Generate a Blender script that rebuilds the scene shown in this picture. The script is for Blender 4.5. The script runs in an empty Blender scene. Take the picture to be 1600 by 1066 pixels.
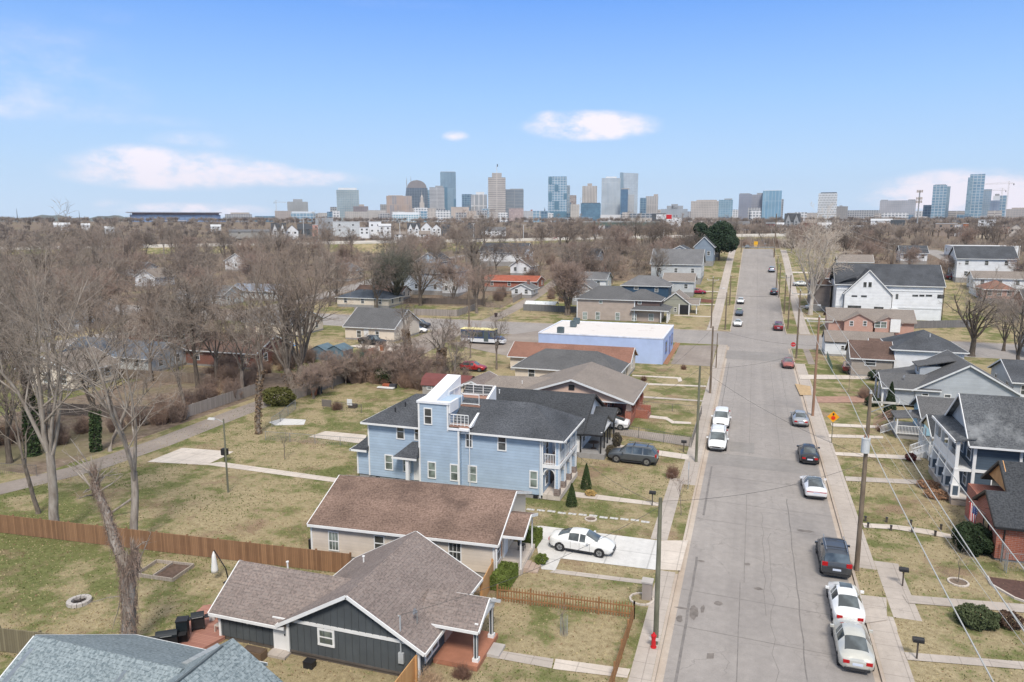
import bpy, math, random
from mathutils import Vector, Matrix
R = math.radians
SC = bpy.context.scene
COL = SC.collection
# ---------------------------------------------------------------- camera
F = 1150.0; CX, CY = 800.0, 533.0; H = 24.0
PIT = math.atan(188 / F); YAW = math.atan(379 / math.hypot(F, 188))
cd = bpy.data.cameras.new('camera'); cam = bpy.data.objects.new('camera', cd); COL.objects.link(cam)
cam.location = (0, 0, H); cam.rotation_euler = (math.pi / 2 - PIT, 0, YAW)
cd.sensor_width = 36; cd.lens = 36 * F / 1600; cd.clip_start = .5; cd.clip_end = 20000
SC.camera = cam
# ---------------------------------------------------------------- light and exposure
SUN_EL, SUN_AZ = 50.0, 158.0          # azimuth measured from +Y towards +X
SC.view_settings.view_transform = 'Standard'; SC.view_settings.look = 'None'
SC.view_settings.exposure = 0.55; SC.view_settings.gamma = 1; SC.view_settings.use_curve_mapping = False
sl = bpy.data.lights.new('sun', 'SUN'); sl.energy = 2.5; sl.angle = R(13); sl.color = (1, .93, .84)
so = bpy.data.objects.new('sun', sl); COL.objects.link(so); so.location = (0, 0, 200)
sd = Vector((math.sin(R(SUN_AZ)) * math.cos(R(SUN_EL)), math.cos(R(SUN_AZ)) * math.cos(R(SUN_EL)), math.sin(R(SUN_EL))))
so.rotation_euler = sd.to_track_quat('Z', 'Y').to_euler()
W = bpy.data.worlds.new('World'); SC.world = W; W.use_nodes = True
nt = W.node_tree; N = nt.nodes; L = nt.links; N.clear()
def nd(tree, t, **k):
 n = tree.nodes.new(t)
 for a, b in k.items(): setattr(n, a, b)
 return n
def mth(tree, op, a, b=None, c=None):
 n = tree.nodes.new('ShaderNodeMath'); n.operation = op
 for i, v in enumerate((a, b, c)):
  if v is None: continue
  if hasattr(v, 'is_linked') or hasattr(v, 'links'): tree.links.new(v, n.inputs[i])
  else: n.inputs[i].default_value = v
 return n.outputs[0]
sky = nd(nt, 'ShaderNodeTexSky', sky_type='NISHITA', sun_disc=False, sun_elevation=R(SUN_EL), sun_rotation=R(SUN_AZ),
   altitude=100, air_density=1.0, dust_density=.6, ozone_density=1.6)
bg = nd(nt, 'ShaderNodeBackground'); out = nd(nt, 'ShaderNodeOutputWorld')
bg.inputs[1].default_value = .12
tc = nd(nt, 'ShaderNodeTexCoord'); sx = nd(nt, 'ShaderNodeSeparateXYZ'); L.new(tc.outputs['Generated'], sx.inputs[0])
az = mth(nt, 'ARCTAN2', sx.outputs[0], sx.outputs[1]); el = mth(nt, 'ARCSINE', sx.outputs[2])
def skydir(u, v):
 a = (u - CX) / F; b = -(v - CY) / F
 d = FW + a * RT + b * UP; d.normalize()
 return math.atan2(d.x, d.y), math.asin(d.z)
FW = Vector((-math.sin(YAW) * math.cos(PIT), math.cos(YAW) * math.cos(PIT), -math.sin(PIT)))
RT = Vector((math.cos(YAW), math.sin(YAW), 0)); UP = RT.cross(FW)
nz = nd(nt, 'ShaderNodeTexNoise'); nz.inputs['Scale'].default_value = 20; nz.inputs['Detail'].default_value = 9; nz.inputs['Roughness'].default_value = .62
mp = nd(nt, 'ShaderNodeMapping'); mp.inputs['Scale'].default_value = (1, 1, 2.1); L.new(tc.outputs['Generated'], mp.inputs[0]); L.new(mp.outputs[0], nz.inputs['Vector'])
total = None
# clouds of the day: bearing and height of each bank above the horizon, width, height, density
for (u, v, w, h, s) in ((270, 270, 150, 34, 1.1), (440, 280, 130, 17, 1.0), (215, 252, 75, 24, 1.2), (400, 262, 60, 12, .8), (300, 222, 62, 17, .42), (300, 330, 120, 13, .9),
      (925, 200, 105, 26, 1.3), (862, 187, 34, 14, .8), (712, 214, 22, 10, .8), (1500, 305, 120, 34, 1.5), (1590, 318, 85, 28, 1.3), (1545, 290, 50, 20, 1.2),
      (50, 130, 150, 80, .3), (20, 165, 90, 28, .4), (150, 185, 170, 12, .3), (60, 60, 120, 26, .22), (112, 250, 20, 10, .35), (175, 320, 26, 9, .45), (180, 26, 60, 16, .15), (620, 8, 130, 9, .15)):
 a0, e0 = skydir(u, v); wa = w / F; he = h / F
 dx = mth(nt, 'DIVIDE', mth(nt, 'SUBTRACT', az, a0), wa); dy = mth(nt, 'DIVIDE', mth(nt, 'SUBTRACT', el, e0), he)
 # flat bases: the lower half falls off faster
 dy = mth(nt, 'MULTIPLY', dy, mth(nt, 'ADD', 1.0, mth(nt, 'MULTIPLY', mth(nt, 'LESS_THAN', dy, 0.0), .35)))
 r2 = mth(nt, 'ADD', mth(nt, 'MULTIPLY', dx, dx), mth(nt, 'MULTIPLY', dy, dy))
 f = mth(nt, 'MULTIPLY', mth(nt, 'MAXIMUM', mth(nt, 'SUBTRACT', 1.25, r2), 0.0), s)
 total = f if total is None else mth(nt, 'MAXIMUM', total, f)
shape = mth(nt, 'SUBTRACT', mth(nt, 'MULTIPLY', nz.outputs['Fac'], 2.3), .62)
cl = mth(nt, 'MULTIPLY', total, shape); cl.node.use_clamp = False
mr = nd(nt, 'ShaderNodeMapRange', interpolation_type='SMOOTHSTEP'); L.new(cl, mr.inputs[0])
mr.inputs[1].default_value = .0; mr.inputs[2].default_value = .92; mr.inputs[3].default_value = 0; mr.inputs[4].default_value = .85
hs = nd(nt, 'ShaderNodeHueSaturation'); L.new(sky.outputs[0], hs.inputs['Color']); hs.inputs['Saturation'].default_value = 1.0; hs.inputs['Value'].default_value = 1
tint = nd(nt, 'ShaderNodeMix', data_type='RGBA', blend_type='MULTIPLY'); tint.inputs[0].default_value = 1
L.new(hs.outputs[0], tint.inputs[6]); tint.inputs[7].default_value = (1, 1, 1, 1)
# clear-day blue paling to the horizon; unseen dome above whitened as added fill light
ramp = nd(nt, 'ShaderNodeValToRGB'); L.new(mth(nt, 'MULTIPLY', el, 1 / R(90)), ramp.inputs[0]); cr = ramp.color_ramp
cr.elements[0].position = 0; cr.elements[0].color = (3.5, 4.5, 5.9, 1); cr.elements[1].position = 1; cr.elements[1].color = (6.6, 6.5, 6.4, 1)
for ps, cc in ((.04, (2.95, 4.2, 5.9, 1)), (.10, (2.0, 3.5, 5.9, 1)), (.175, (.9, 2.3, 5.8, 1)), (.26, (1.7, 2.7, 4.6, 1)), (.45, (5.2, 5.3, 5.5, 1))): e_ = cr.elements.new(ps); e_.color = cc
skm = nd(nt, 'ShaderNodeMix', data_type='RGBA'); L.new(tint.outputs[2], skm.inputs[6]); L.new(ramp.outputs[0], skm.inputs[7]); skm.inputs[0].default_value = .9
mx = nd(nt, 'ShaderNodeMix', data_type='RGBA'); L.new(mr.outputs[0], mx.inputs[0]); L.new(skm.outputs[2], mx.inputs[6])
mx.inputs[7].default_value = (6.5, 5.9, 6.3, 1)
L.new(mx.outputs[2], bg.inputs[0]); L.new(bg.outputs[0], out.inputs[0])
# ---------------------------------------------------------------- place helpers
def ss(a, b, x):
 t = min(1, max(0, (x - a) / (b - a))); return t * t * (3 - 2 * t)
def zt(x, y):
 """height of the land"""
 e = 12.5 * ss(165, 330, y) * (0.35 + 0.65 * ss(-190, -60, x))
 d = math.hypot(x, y)
 return e + (20.5 - e) * ss(650, 1500, d)
def ray(u, v): return FW + (u - CX) / F * RT - (v - CY) / F * UP
def G(u, v, z=None):
 """the point on the land (or at height z) seen along a line of sight"""
 d = ray(u, v)
 if z is not None:
  t = (z - H) / d.z; return Vector((d.x * t, d.y * t, z))
 t = 5.0
 while t < 9000 and H + d.z * t > zt(d.x * t, d.y * t): t *= 1.003
 lo, hi = t / 1.003, t
 for _ in range(25):
  m = (lo + hi) / 2
  if H + d.z * m < zt(d.x * m, d.y * m): hi = m
  else: lo = m
 return Vector((d.x * t, d.y * t, zt(d.x * t, d.y * t)))
def AD(u, v, dist):
 """point at a known distance along a line of sight"""
 d = ray(u, v); k = dist / math.hypot(d.x, d.y); return Vector((d.x * k, d.y * k, H + d.z * k))
def PY(u, v, c):
 d = ray(u, v); t = c / d.y; return Vector((d.x * t, c, H + d.z * t))
def PX(u, v, c):
 d = ray(u, v); t = c / d.x; return Vector((c, d.y * t, H + d.z * t))
def hz(x, y, v):
 """height at ground place (x,y) that is seen on row v"""
 lo, hi = -50.0, min(900.0, 2.5 * math.hypot(x, y))
 for _ in range(45):
  m = (lo + hi) / 2; p = Vector((x, y, m - H)); r = CY - F * p.dot(UP) / p.dot(FW)
  if r > v: lo = m
  else: hi = m
 return lo
# ---------------------------------------------------------------- materials
MATS = {}
def newmat(name):
 m = bpy.data.materials.new(name); m.use_nodes = True; t = m.node_tree; b = t.nodes['Principled BSDF']; return m, t, b
def c4(c, k=1): return (c[0] * k, c[1] * k, c[2] * k, 1)
def noise(t, scale, detail=4, vec=None, rough=.55):
 n = t.nodes.new('ShaderNodeTexNoise'); n.inputs['Scale'].default_value = scale; n.inputs['Detail'].default_value = detail; n.inputs['Roughness'].default_value = rough
 if vec is not None: t.links.new(vec, n.inputs['Vector'])
 return n
def mixc(t, f, a, b, blend='MIX'):
 n = t.nodes.new('ShaderNodeMix'); n.data_type = 'RGBA'; n.blend_type = blend
 for i, v in ((0, f), (6, a), (7, b)):
  if hasattr(v, 'links'): t.links.new(v, n.inputs[i])
  else: n.inputs[i].default_value = v
 return n.outputs[2]
def rng(t, v, a, b, c, d, clamp=True):
 n = t.nodes.new('ShaderNodeMapRange'); n.clamp = clamp; t.links.new(v, n.inputs[0])
 for i, x in enumerate((a, b, c, d)): n.inputs[i + 1].default_value = x
 return n.outputs[0]
def bump(t, b, h, s, d=.05):
 n = t.nodes.new('ShaderNodeBump'); n.inputs['Strength'].default_value = s; n.inputs['Distance'].default_value = d
 t.links.new(h, n.inputs['Height']); t.links.new(n.outputs[0], b.inputs['Normal'])
def coord(t, k='Object'): return t.nodes.new('ShaderNodeTexCoord').outputs[k]
def key(*a): return repr(a)
def plain(c, rough=.7, var=.18, scale=1.2, metal=0, spec=.35):
 k = key('p', c, rough, var, scale, metal)
 if k in MATS: return MATS[k]
 m, t, b = newmat('paint'); n = noise(t, scale, 6, coord(t))
 f = rng(t, n.outputs[0], .3, .7, 1 - var, 1 + var)
 v = t.nodes.new('ShaderNodeHueSaturation'); v.inputs['Color'].default_value = c4(c); t.links.new(f, v.inputs['Value'])
 t.links.new(v.outputs[0], b.inputs['Base Color']); b.inputs['Roughness'].default_value = rough; b.inputs['Metallic'].default_value = metal
 b.inputs['Specular IOR Level'].default_value = spec
 MATS[k] = m; return m
def siding(c, p=.2, d=.8):
 k = key('s', c, p, d)
 if k in MATS: return MATS[k]
 m, t, b = newmat('lap_siding'); s = t.nodes.new('ShaderNodeSeparateXYZ'); t.links.new(coord(t, 'UV'), s.inputs[0])
 fr = mth(t, 'FRACT', mth(t, 'DIVIDE', s.outputs[1], p)); line = mth(t, 'LESS_THAN', fr, .16)
 n = noise(t, .8, 6, coord(t)); f = rng(t, n.outputs[0], .3, .7, .9, 1.08)
 f = mth(t, 'MULTIPLY', f, mth(t, 'SUBTRACT', 1.0, mth(t, 'MULTIPLY', line, 1 - d)))
 # each board a shade of its own
 bw = t.nodes.new('ShaderNodeTexWhiteNoise'); bw.noise_dimensions = '1D'; t.links.new(mth(t, 'FLOOR', mth(t, 'DIVIDE', s.outputs[1], p)), bw.inputs['W'])
 f = mth(t, 'MULTIPLY', f, rng(t, bw.outputs[0], 0, 1, .96, 1.03))
 v = t.nodes.new('ShaderNodeHueSaturation'); v.inputs['Color'].default_value = c4(c); t.links.new(f, v.inputs['Value'])
 t.links.new(v.outputs[0], b.inputs['Base Color']); b.inputs['Roughness'].default_value = .6
 bump(t, b, fr, .35, .03); MATS[k] = m; return m
def shingle(a, c2, c3, stain=.25, w=.3, h=.16, streak=None):
 k = key('sh', a, c2, c3, stain, streak)
 if k in MATS: return MATS[k]
 m, t, b = newmat('shingles'); uv = coord(t, 'UV')
 mpn = t.nodes.new('ShaderNodeMapping'); t.links.new(uv, mpn.inputs[0]); mpn.inputs['Scale'].default_value = (1, 1, 1)
 br = t.nodes.new('ShaderNodeTexBrick'); t.links.new(mpn.outputs[0], br.inputs['Vector']); br.offset = .5
 br.inputs['Scale'].default_value = 1; br.inputs['Brick Width'].default_value = w; br.inputs['Row Height'].default_value = h
 br.inputs['Mortar Size'].default_value = .012; br.inputs['Bias'].default_value = 0
 br.inputs['Color1'].default_value = c4(a); br.inputs['Color2'].default_value = c4(c2); br.inputs['Mortar'].default_value = c4(a, .62)
 n1 = noise(t, 7, 3, uv); col = mixc(t, rng(t, n1.outputs[0], .42, .62, 0, .75), br.outputs[0], c4(c3))
 n2 = noise(t, .35, 5, coord(t)); f = rng(t, n2.outputs[0], .3, .7, 1 - stain, 1 + stain)
 n3 = noise(t, 45, 2, uv); f = mth(t, 'MULTIPLY', f, rng(t, n3.outputs[0], .3, .7, .86, 1.14))
 v = t.nodes.new('ShaderNodeHueSaturation'); t.links.new(col, v.inputs['Color']); t.links.new(f, v.inputs['Value']); o = v.outputs[0]
 if streak:
  n4 = noise(t, .28, 6, coord(t), .65); o = mixc(t, rng(t, n4.outputs[0], .52, .66, 0, .7), o, c4(streak))
 t.links.new(o, b.inputs['Base Color']); b.inputs['Roughness'].default_value = .92; b.inputs['Specular IOR Level'].default_value = .2
 bump(t, b, br.outputs['Fac'], -.4, .02); MATS[k] = m; return m
def brick(a, c2, mortar=(.42, .38, .34), w=.42, h=.14):
 k = key('b', a, c2, mortar, w)
 if k in MATS: return MATS[k]
 m, t, b = newmat('brickwork'); br = t.nodes.new('ShaderNodeTexBrick'); t.links.new(coord(t, 'UV'), br.inputs['Vector'])
 br.inputs['Scale'].default_value = 1; br.inputs['Brick Width'].default_value = w; br.inputs['Row Height'].default_value = h; br.inputs['Mortar Size'].default_value = .012
 br.inputs['Color1'].default_value = c4(a); br.inputs['Color2'].default_value = c4(c2); br.inputs['Mortar'].default_value = c4(mortar)
 n = noise(t, .9, 5, coord(t)); t.links.new(mixc(t, .5, br.outputs[0], mixc(t, rng(t, n.outputs[0], .3, .7, 0, 1), c4(a), c4(c2))), b.inputs['Base Color'])
 b.inputs['Roughness'].default_value = .85; bump(t, b, br.outputs['Fac'], -.3, .02); MATS[k] = m; return m
def facade(frame, g1, g2, cw=3.4, ch=3.9, mort=.9, rough=.25, off=0.0):
 """far facade: rows of windows as a pattern of one wall surface"""
 k = key('f', frame, g1, g2, cw, ch, mort, off)
 if k in MATS: return MATS[k]
 m, t, b = newmat('facade'); br = t.nodes.new('ShaderNodeTexBrick'); t.links.new(coord(t, 'UV'), br.inputs['Vector']); br.offset = off
 br.inputs['Scale'].default_value = 1; br.inputs['Brick Width'].default_value = cw; br.inputs['Row Height'].default_value = ch; br.inputs['Mortar Size'].default_value = mort / 2
 br.inputs['Color1'].default_value = c4(g1); br.inputs['Color2'].default_value = c4(g2); br.inputs['Mortar'].default_value = c4(frame); br.inputs['Mortar Smooth'].default_value = .1
 n = noise(t, .03, 4, coord(t)); v = t.nodes.new('ShaderNodeHueSaturation'); t.links.new(br.outputs[0], v.inputs['Color']); t.links.new(rng(t, n.outputs[0], .3, .7, .86, 1.14), v.inputs['Value'])
 t.links.new(v.outputs[0], b.inputs['Base Color']); t.links.new(rng(t, br.outputs['Fac'], 0, 1, rough, .8), b.inputs['Roughness'])
 MATS[k] = m; return m
def glass(c=(.035, .04, .045), rough=.12):
 k = key('g', c, rough)
 if k in MATS: return MATS[k]
 m, t, b = newmat('window_glass'); n = noise(t, .7, 3, coord(t)); s = t.nodes.new('ShaderNodeSeparateXYZ')
 t.links.new(mixc(t, rng(t, n.outputs[0], .4, .6, 0, 1), c4(c, .55), c4(c, 1.6)), b.inputs['Base Color'])
 b.inputs['Roughness'].default_value = rough; b.inputs['Specular IOR Level'].default_value = .9; MATS[k] = m; return m
def carpaint(c, metal=.3):
 k = key('cp', c, metal)
 if k in MATS: return MATS[k]
 m, t, b = newmat('car_paint'); n = noise(t, 2.5, 5, coord(t)); v = t.nodes.new('ShaderNodeHueSaturation'); v.inputs['Color'].default_value = c4(c)
 t.links.new(rng(t, n.outputs[0], .3, .7, .93, 1.05), v.inputs['Value']); t.links.new(v.outputs[0], b.inputs['Base Color'])
 b.inputs['Metallic'].default_value = metal; b.inputs['Roughness'].default_value = .38; b.inputs['Coat Weight'].default_value = .6; b.inputs['Coat Roughness'].default_value = .12
 MATS[k] = m; return m
def bark(c, c2, scale=6):
 k = key('bk', c, c2)
 if k in MATS: return MATS[k]
 m, t, b = newmat('bark'); mpn = t.nodes.new('ShaderNodeMapping'); mpn.inputs['Scale'].default_value = (1, 1, .25); t.links.new(coord(t), mpn.inputs[0])
 n = noise(t, scale, 5, mpn.outputs[0]); t.links.new(mixc(t, rng(t, n.outputs[0], .35, .65, 0, 1), c4(c), c4(c2)), b.inputs['Base Color'])
 b.inputs['Roughness'].default_value = .95; b.inputs['Specular IOR Level'].default_value = .1; bump(t, b, n.outputs[0], .6, .05); MATS[k] = m; return m
def planks(c, c2, p=.14, horiz=False, d=.55):
 k = key('pl', c, c2, p, horiz)
 if k in MATS: return MATS[k]
 m, t, b = newmat('planks'); s = t.nodes.new('ShaderNodeSeparateXYZ'); t.links.new(coord(t, 'UV'), s.inputs[0])
 q = mth(t, 'DIVIDE', s.outputs[1 if horiz else 0], p); line = mth(t, 'LESS_THAN', mth(t, 'FRACT', q), .12)
 wn = t.nodes.new('ShaderNodeTexWhiteNoise'); wn.noise_dimensions = '1D'; t.links.new(mth(t, 'FLOOR', q), wn.inputs['W'])
 n = noise(t, 1.5, 5, coord(t)); f = mth(t, 'ADD', mth(t, 'MULTIPLY', wn.outputs[0], .7), mth(t, 'MULTIPLY', n.outputs[0], .5))
 o = mixc(t, mth(t, 'MINIMUM', f, 1.0), c4(c), c4(c2)); o = mixc(t, mth(t, 'MULTIPLY', line, d), o, c4(c, .25))
 t.links.new(o, b.inputs['Base Color']); b.inputs['Roughness'].default_value = .85; MATS[k] = m; return m
# ---------------------------------------------------------------- mesh builder
class MB:
 def __init__(s): s.v = []; s.f = []; s.m = []
 def quad(s, pts, mi=0):
  i = len(s.v); s.v += [tuple(p) for p in pts]; s.f.append(tuple(range(i, i + len(pts)))); s.m.append(mi); return s
 def box(s, x0, x1, y0, y1, z0, z1, mi=0):
  return s.hexa([(x0, y0, z0), (x1, y0, z0), (x1, y1, z0), (x0, y1, z0)], [(x0, y0, z1), (x1, y0, z1), (x1, y1, z1), (x0, y1, z1)], mi)
 def hexa(s, lo, hi, mi=0, cap=True):
  i = len(s.v); n = len(lo); s.v += [tuple(p) for p in lo] + [tuple(p) for p in hi]
  fs = [(i + k, i + (k + 1) % n, i + n + (k + 1) % n, i + n + k) for k in range(n)]
  if cap: fs += [tuple(range(i + n - 1, i - 1, -1)), tuple(range(i + n, i + 2 * n))]
  s.f += fs; s.m += [mi] * len(fs); return s
 def slab(s, pts, t, mi=0):
  """roof plane pushed down by t"""
  lo = [(p[0], p[1], p[2] - t) for p in pts]; return s.hexa(lo, pts, mi)
 def bar(s, p, q, w, h=None, mi=0, up=(0, 0, 1)):
  p = Vector(p); q = Vector(q); d = (q - p)
  if d.length < 1e-6: return s
  d.normalize(); u = Vector(up)
  if abs(d.dot(u)) > .99: u = Vector((1, 0, 0))
  a = d.cross(u).normalized() * (w / 2); b = a.cross(d).normalized() * ((h or w) / 2)
  return s.hexa([p - a - b, p + a - b, p + a + b, p - a + b], [q - a - b, q + a - b, q + a + b, q - a + b], mi)
 def tube(s, pts, rad, n=8, mi=0, cap=True):
  pts = [Vector(p) for p in pts]; i = len(s.v); K = len(pts)
  if not isinstance(rad, (list, tuple)): rad = [rad] * K
  for k, p in enumerate(pts):
   d = (pts[min(k + 1, K - 1)] - pts[max(k - 1, 0)]).normalized()
   u = Vector((0, 0, 1)) if abs(d.z) < .95 else Vector((1, 0, 0))
   a = d.cross(u).normalized(); b = a.cross(d)
   for j in range(n):
    t = 2 * math.pi * j / n; s.v.append(tuple(p + a * (math.cos(t) * rad[k]) + b * (math.sin(t) * rad[k])))
  for k in range(K - 1):
   for j in range(n):
    j2 = (j + 1) % n; s.f.append((i + k * n + j, i + (k + 1) * n + j, i + (k + 1) * n + j2, i + k * n + j2)); s.m.append(mi)
  if cap:
   s.f.append(tuple(i + j for j in range(n))); s.m.append(mi); s.f.append(tuple(i + (K - 1) * n + n - 1 - j for j in range(n))); s.m.append(mi)
  return s
 def cyl(s, c, r, z0, z1, n=12, mi=0, r2=None): return s.tube([(c[0], c[1], z0), (c[0], c[1], z1)], [r, r if r2 is None else r2], n, mi)
 def build(s, name, mats, parent=None, smooth=False, angle=None, uv=True):
  me = bpy.data.meshes.new(name); me.from_pydata(s.v, [], s.f)
  if not isinstance(mats, (list, tuple)): mats = [mats]
  for m in mats: me.materials.append(m)
  if len(mats) > 1: me.polygons.foreach_set('material_index', s.m)
  if uv:
   ul = me.uv_layers.new(name='UVMap').data
   for p in me.polygons:
    n = p.normal
    if abs(n.z) > .999: U, V = Vector((1, 0, 0)), Vector((0, 1, 0))
    else: U = Vector((-n.y, n.x, 0)).normalized(); V = n.cross(U)
    for li in p.loop_indices:
     co = me.vertices[me.loops[li].vertex_index].co; ul[li].uv = (co.dot(U), co.dot(V))
  if smooth: me.polygons.foreach_set('use_smooth', [True] * len(me.polygons))
  if angle: me.set_sharp_from_angle(angle=R(angle))
  o = bpy.data.objects.new(name, me); COL.objects.link(o)
  if parent is not None: o.parent = parent
  return o
def tag(o, label, cat=None, group=None, kind=None):
 if label: o['label'] = label
 if cat: o['category'] = cat
 if group: o['group'] = group
 if kind: o['kind'] = kind
 return o
def thing(name, label, cat, group=None, loc=(0, 0, 0), rz=0):
 o = bpy.data.objects.new(name, None); COL.objects.link(o); o.location = loc; o.rotation_euler = (0, 0, rz); o.empty_display_size = .3
 return tag(o, label, cat, group)
def struct(o, label=None): o['kind'] = 'structure'; return tag(o, label)
def dup(o, loc, rz=0, sc=1, label=None):
 c = o.copy(); COL.objects.link(c); c.location = loc; c.rotation_euler = (0, 0, rz); c.scale = (sc,) * 3 if not isinstance(sc, tuple) else sc
 if label: c['label'] = label
 for ch in o.children:
  d = ch.copy(); COL.objects.link(d); d.parent = c
  for g in ch.children:
   e = g.copy(); COL.objects.link(e); e.parent = d
 return c
WHITE = (.72, .72, .71); OFFW = (.62, .6, .57)
mWHITE = plain(WHITE, .5, .06, 1.5); mTRIM = plain((.66, .67, .67), .5, .08, 2); mBLACK = plain((.02, .02, .022), .5, .2, 3); mGLASS = glass(); mCONC = plain((.42, .39, .36), .9, .14, .7)
mWOOD = planks((.16, .1, .06), (.3, .2, .12))
# ================================================================ ground, streets, paths
KL, KR = -3.82, 7.65
CROSS = (148.0, 167.0)
def in_road(x, y):
 if KL < x < KR and y < 327: return True
 return CROSS[0] < y < CROSS[1] and -420 < x < 260
xs = sorted(set([-6500, -4500, -3200, -2400, -1800, -1400, -1100, -900, -750, -650, -560, -500, -460, -420.01, -420] + list(range(-400, 262, 8)) + [260.01, 300, 360, 450, 600, 800, 1000, 1300, 1700, 2300, 3200, 4500, 6500]
 + [KL - .01, KL, KR, KR + .01]))
ys = sorted(set([-300, -120, -60] + list(range(-40, 440, 6)) + [460, 500, 540, 580, 620, 680, 740, 800, 860, 920, 980, 1040, 1100, 1180, 1260, 1340, 1420, 1500, 1700, 2000, 2600, 3500, 5000, 7500, 10000]
 + [CROSS[0] - .01, CROSS[0], CROSS[1], CROSS[1] + .01, 326.99, 327]))
gm = MB(); nx = len(xs)
for y in ys:
 for x in xs:
  inside = (KL <= x <= KR and y < 327) or (CROSS[0] <= y <= CROSS[1] and -420 <= x <= 260)
  gm.v.append((x, y, zt(x, y) - (.13 if inside else 0)))
for j in range(len(ys) - 1):
 for i in range(nx - 1):
  gm.f.append((j * nx + i, j * nx + i + 1, (j + 1) * nx + i + 1, (j + 1) * nx + i)); x_, y_ = (xs[i] + xs[i + 1]) / 2, (ys[j] + ys[j + 1]) / 2
  gm.m.append(1 if y_ > 332 or (x_ < -64 and y_ > 190) or x_ < -140 or (x_ < -66 and 50 < y_ < 100 and x_ > -88) or (y_ > 236 and x_ < -24) or (x_ > 34 and y_ > 255) or math.hypot(x_, y_) > 400 else 0)
m, t, b = newmat('winter_grass'); oc = coord(t)
big = noise(t, .045, 5, oc, .6); mid = noise(t, .33, 7, oc, .68); fin = noise(t, 2.6, 6, oc, .75); vf = noise(t, 16, 3, oc, .6)
g1 = mixc(t, rng(t, fin.outputs[0], .35, .65, 0, 1), c4((.1, .118, .04)), c4((.165, .175, .07)))
tan = mixc(t, rng(t, fin.outputs[0], .32, .68, 0, 1), c4((.25, .2, .115)), c4((.4, .335, .21)))
dirt = mixc(t, rng(t, vf.outputs[0], .3, .7, 0, 1), c4((.17, .115, .075)), c4((.31, .22, .155)))
f1 = mth(t, 'ADD', mth(t, 'MULTIPLY', big.outputs[0], .9), mth(t, 'MULTIPLY', mid.outputs[0], 1.1)); f1 = mth(t, 'ADD', f1, mth(t, 'MULTIPLY', fin.outputs[0], .5))
col = mixc(t, rng(t, f1, 1.2, 1.33, 0, .95), tan, g1)
md2 = noise(t, .21, 6, oc, .7); md2.inputs['W'] if False else None
mpx = t.nodes.new('ShaderNodeMapping'); mpx.inputs['Location'].default_value = (40, 70, 3); t.links.new(oc, mpx.inputs[0]); t.links.new(mpx.outputs[0], md2.inputs['Vector'])
col = mixc(t, rng(t, md2.outputs[0], .54, .66, 0, .85), col, dirt)
hsv = t.nodes.new('ShaderNodeHueSaturation'); t.links.new(col, hsv.inputs['Color']); t.links.new(mth(t, 'MULTIPLY', rng(t, vf.outputs[0], .3, .7, .74, 1.26), rng(t, fin.outputs[0], .3, .7, .88, 1.12)), hsv.inputs['Value'])
t.links.new(hsv.outputs[0], b.inputs['Base Color']); b.inputs['Roughness'].default_value = 1; b.inputs['Specular IOR Level'].default_value = .05
bump(t, b, vf.outputs[0], .6, .12); mGRASS = m
m, t, b = newmat('woodland_floor'); oc = coord(t); a_ = noise(t, .06, 6, oc, .65); c_ = noise(t, 1.1, 6, oc, .7)
o_ = mixc(t, rng(t, c_.outputs[0], .35, .65, 0, 1), c4((.12, .09, .07)), c4((.25, .195, .15))); t.links.new(mixc(t, rng(t, a_.outputs[0], .5, .66, 0, .8), o_, c4((.2, .185, .1))), b.inputs['Base Color']); b.inputs['Roughness'].default_value = 1; b.inputs['Specular IOR Level'].default_value = .05; mFLOOR = m
struct(gm.build('ground', (mGRASS, mFLOOR), uv=False, smooth=False), 'flat winter lawns, green and straw coloured, rising to a low hill')
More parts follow.
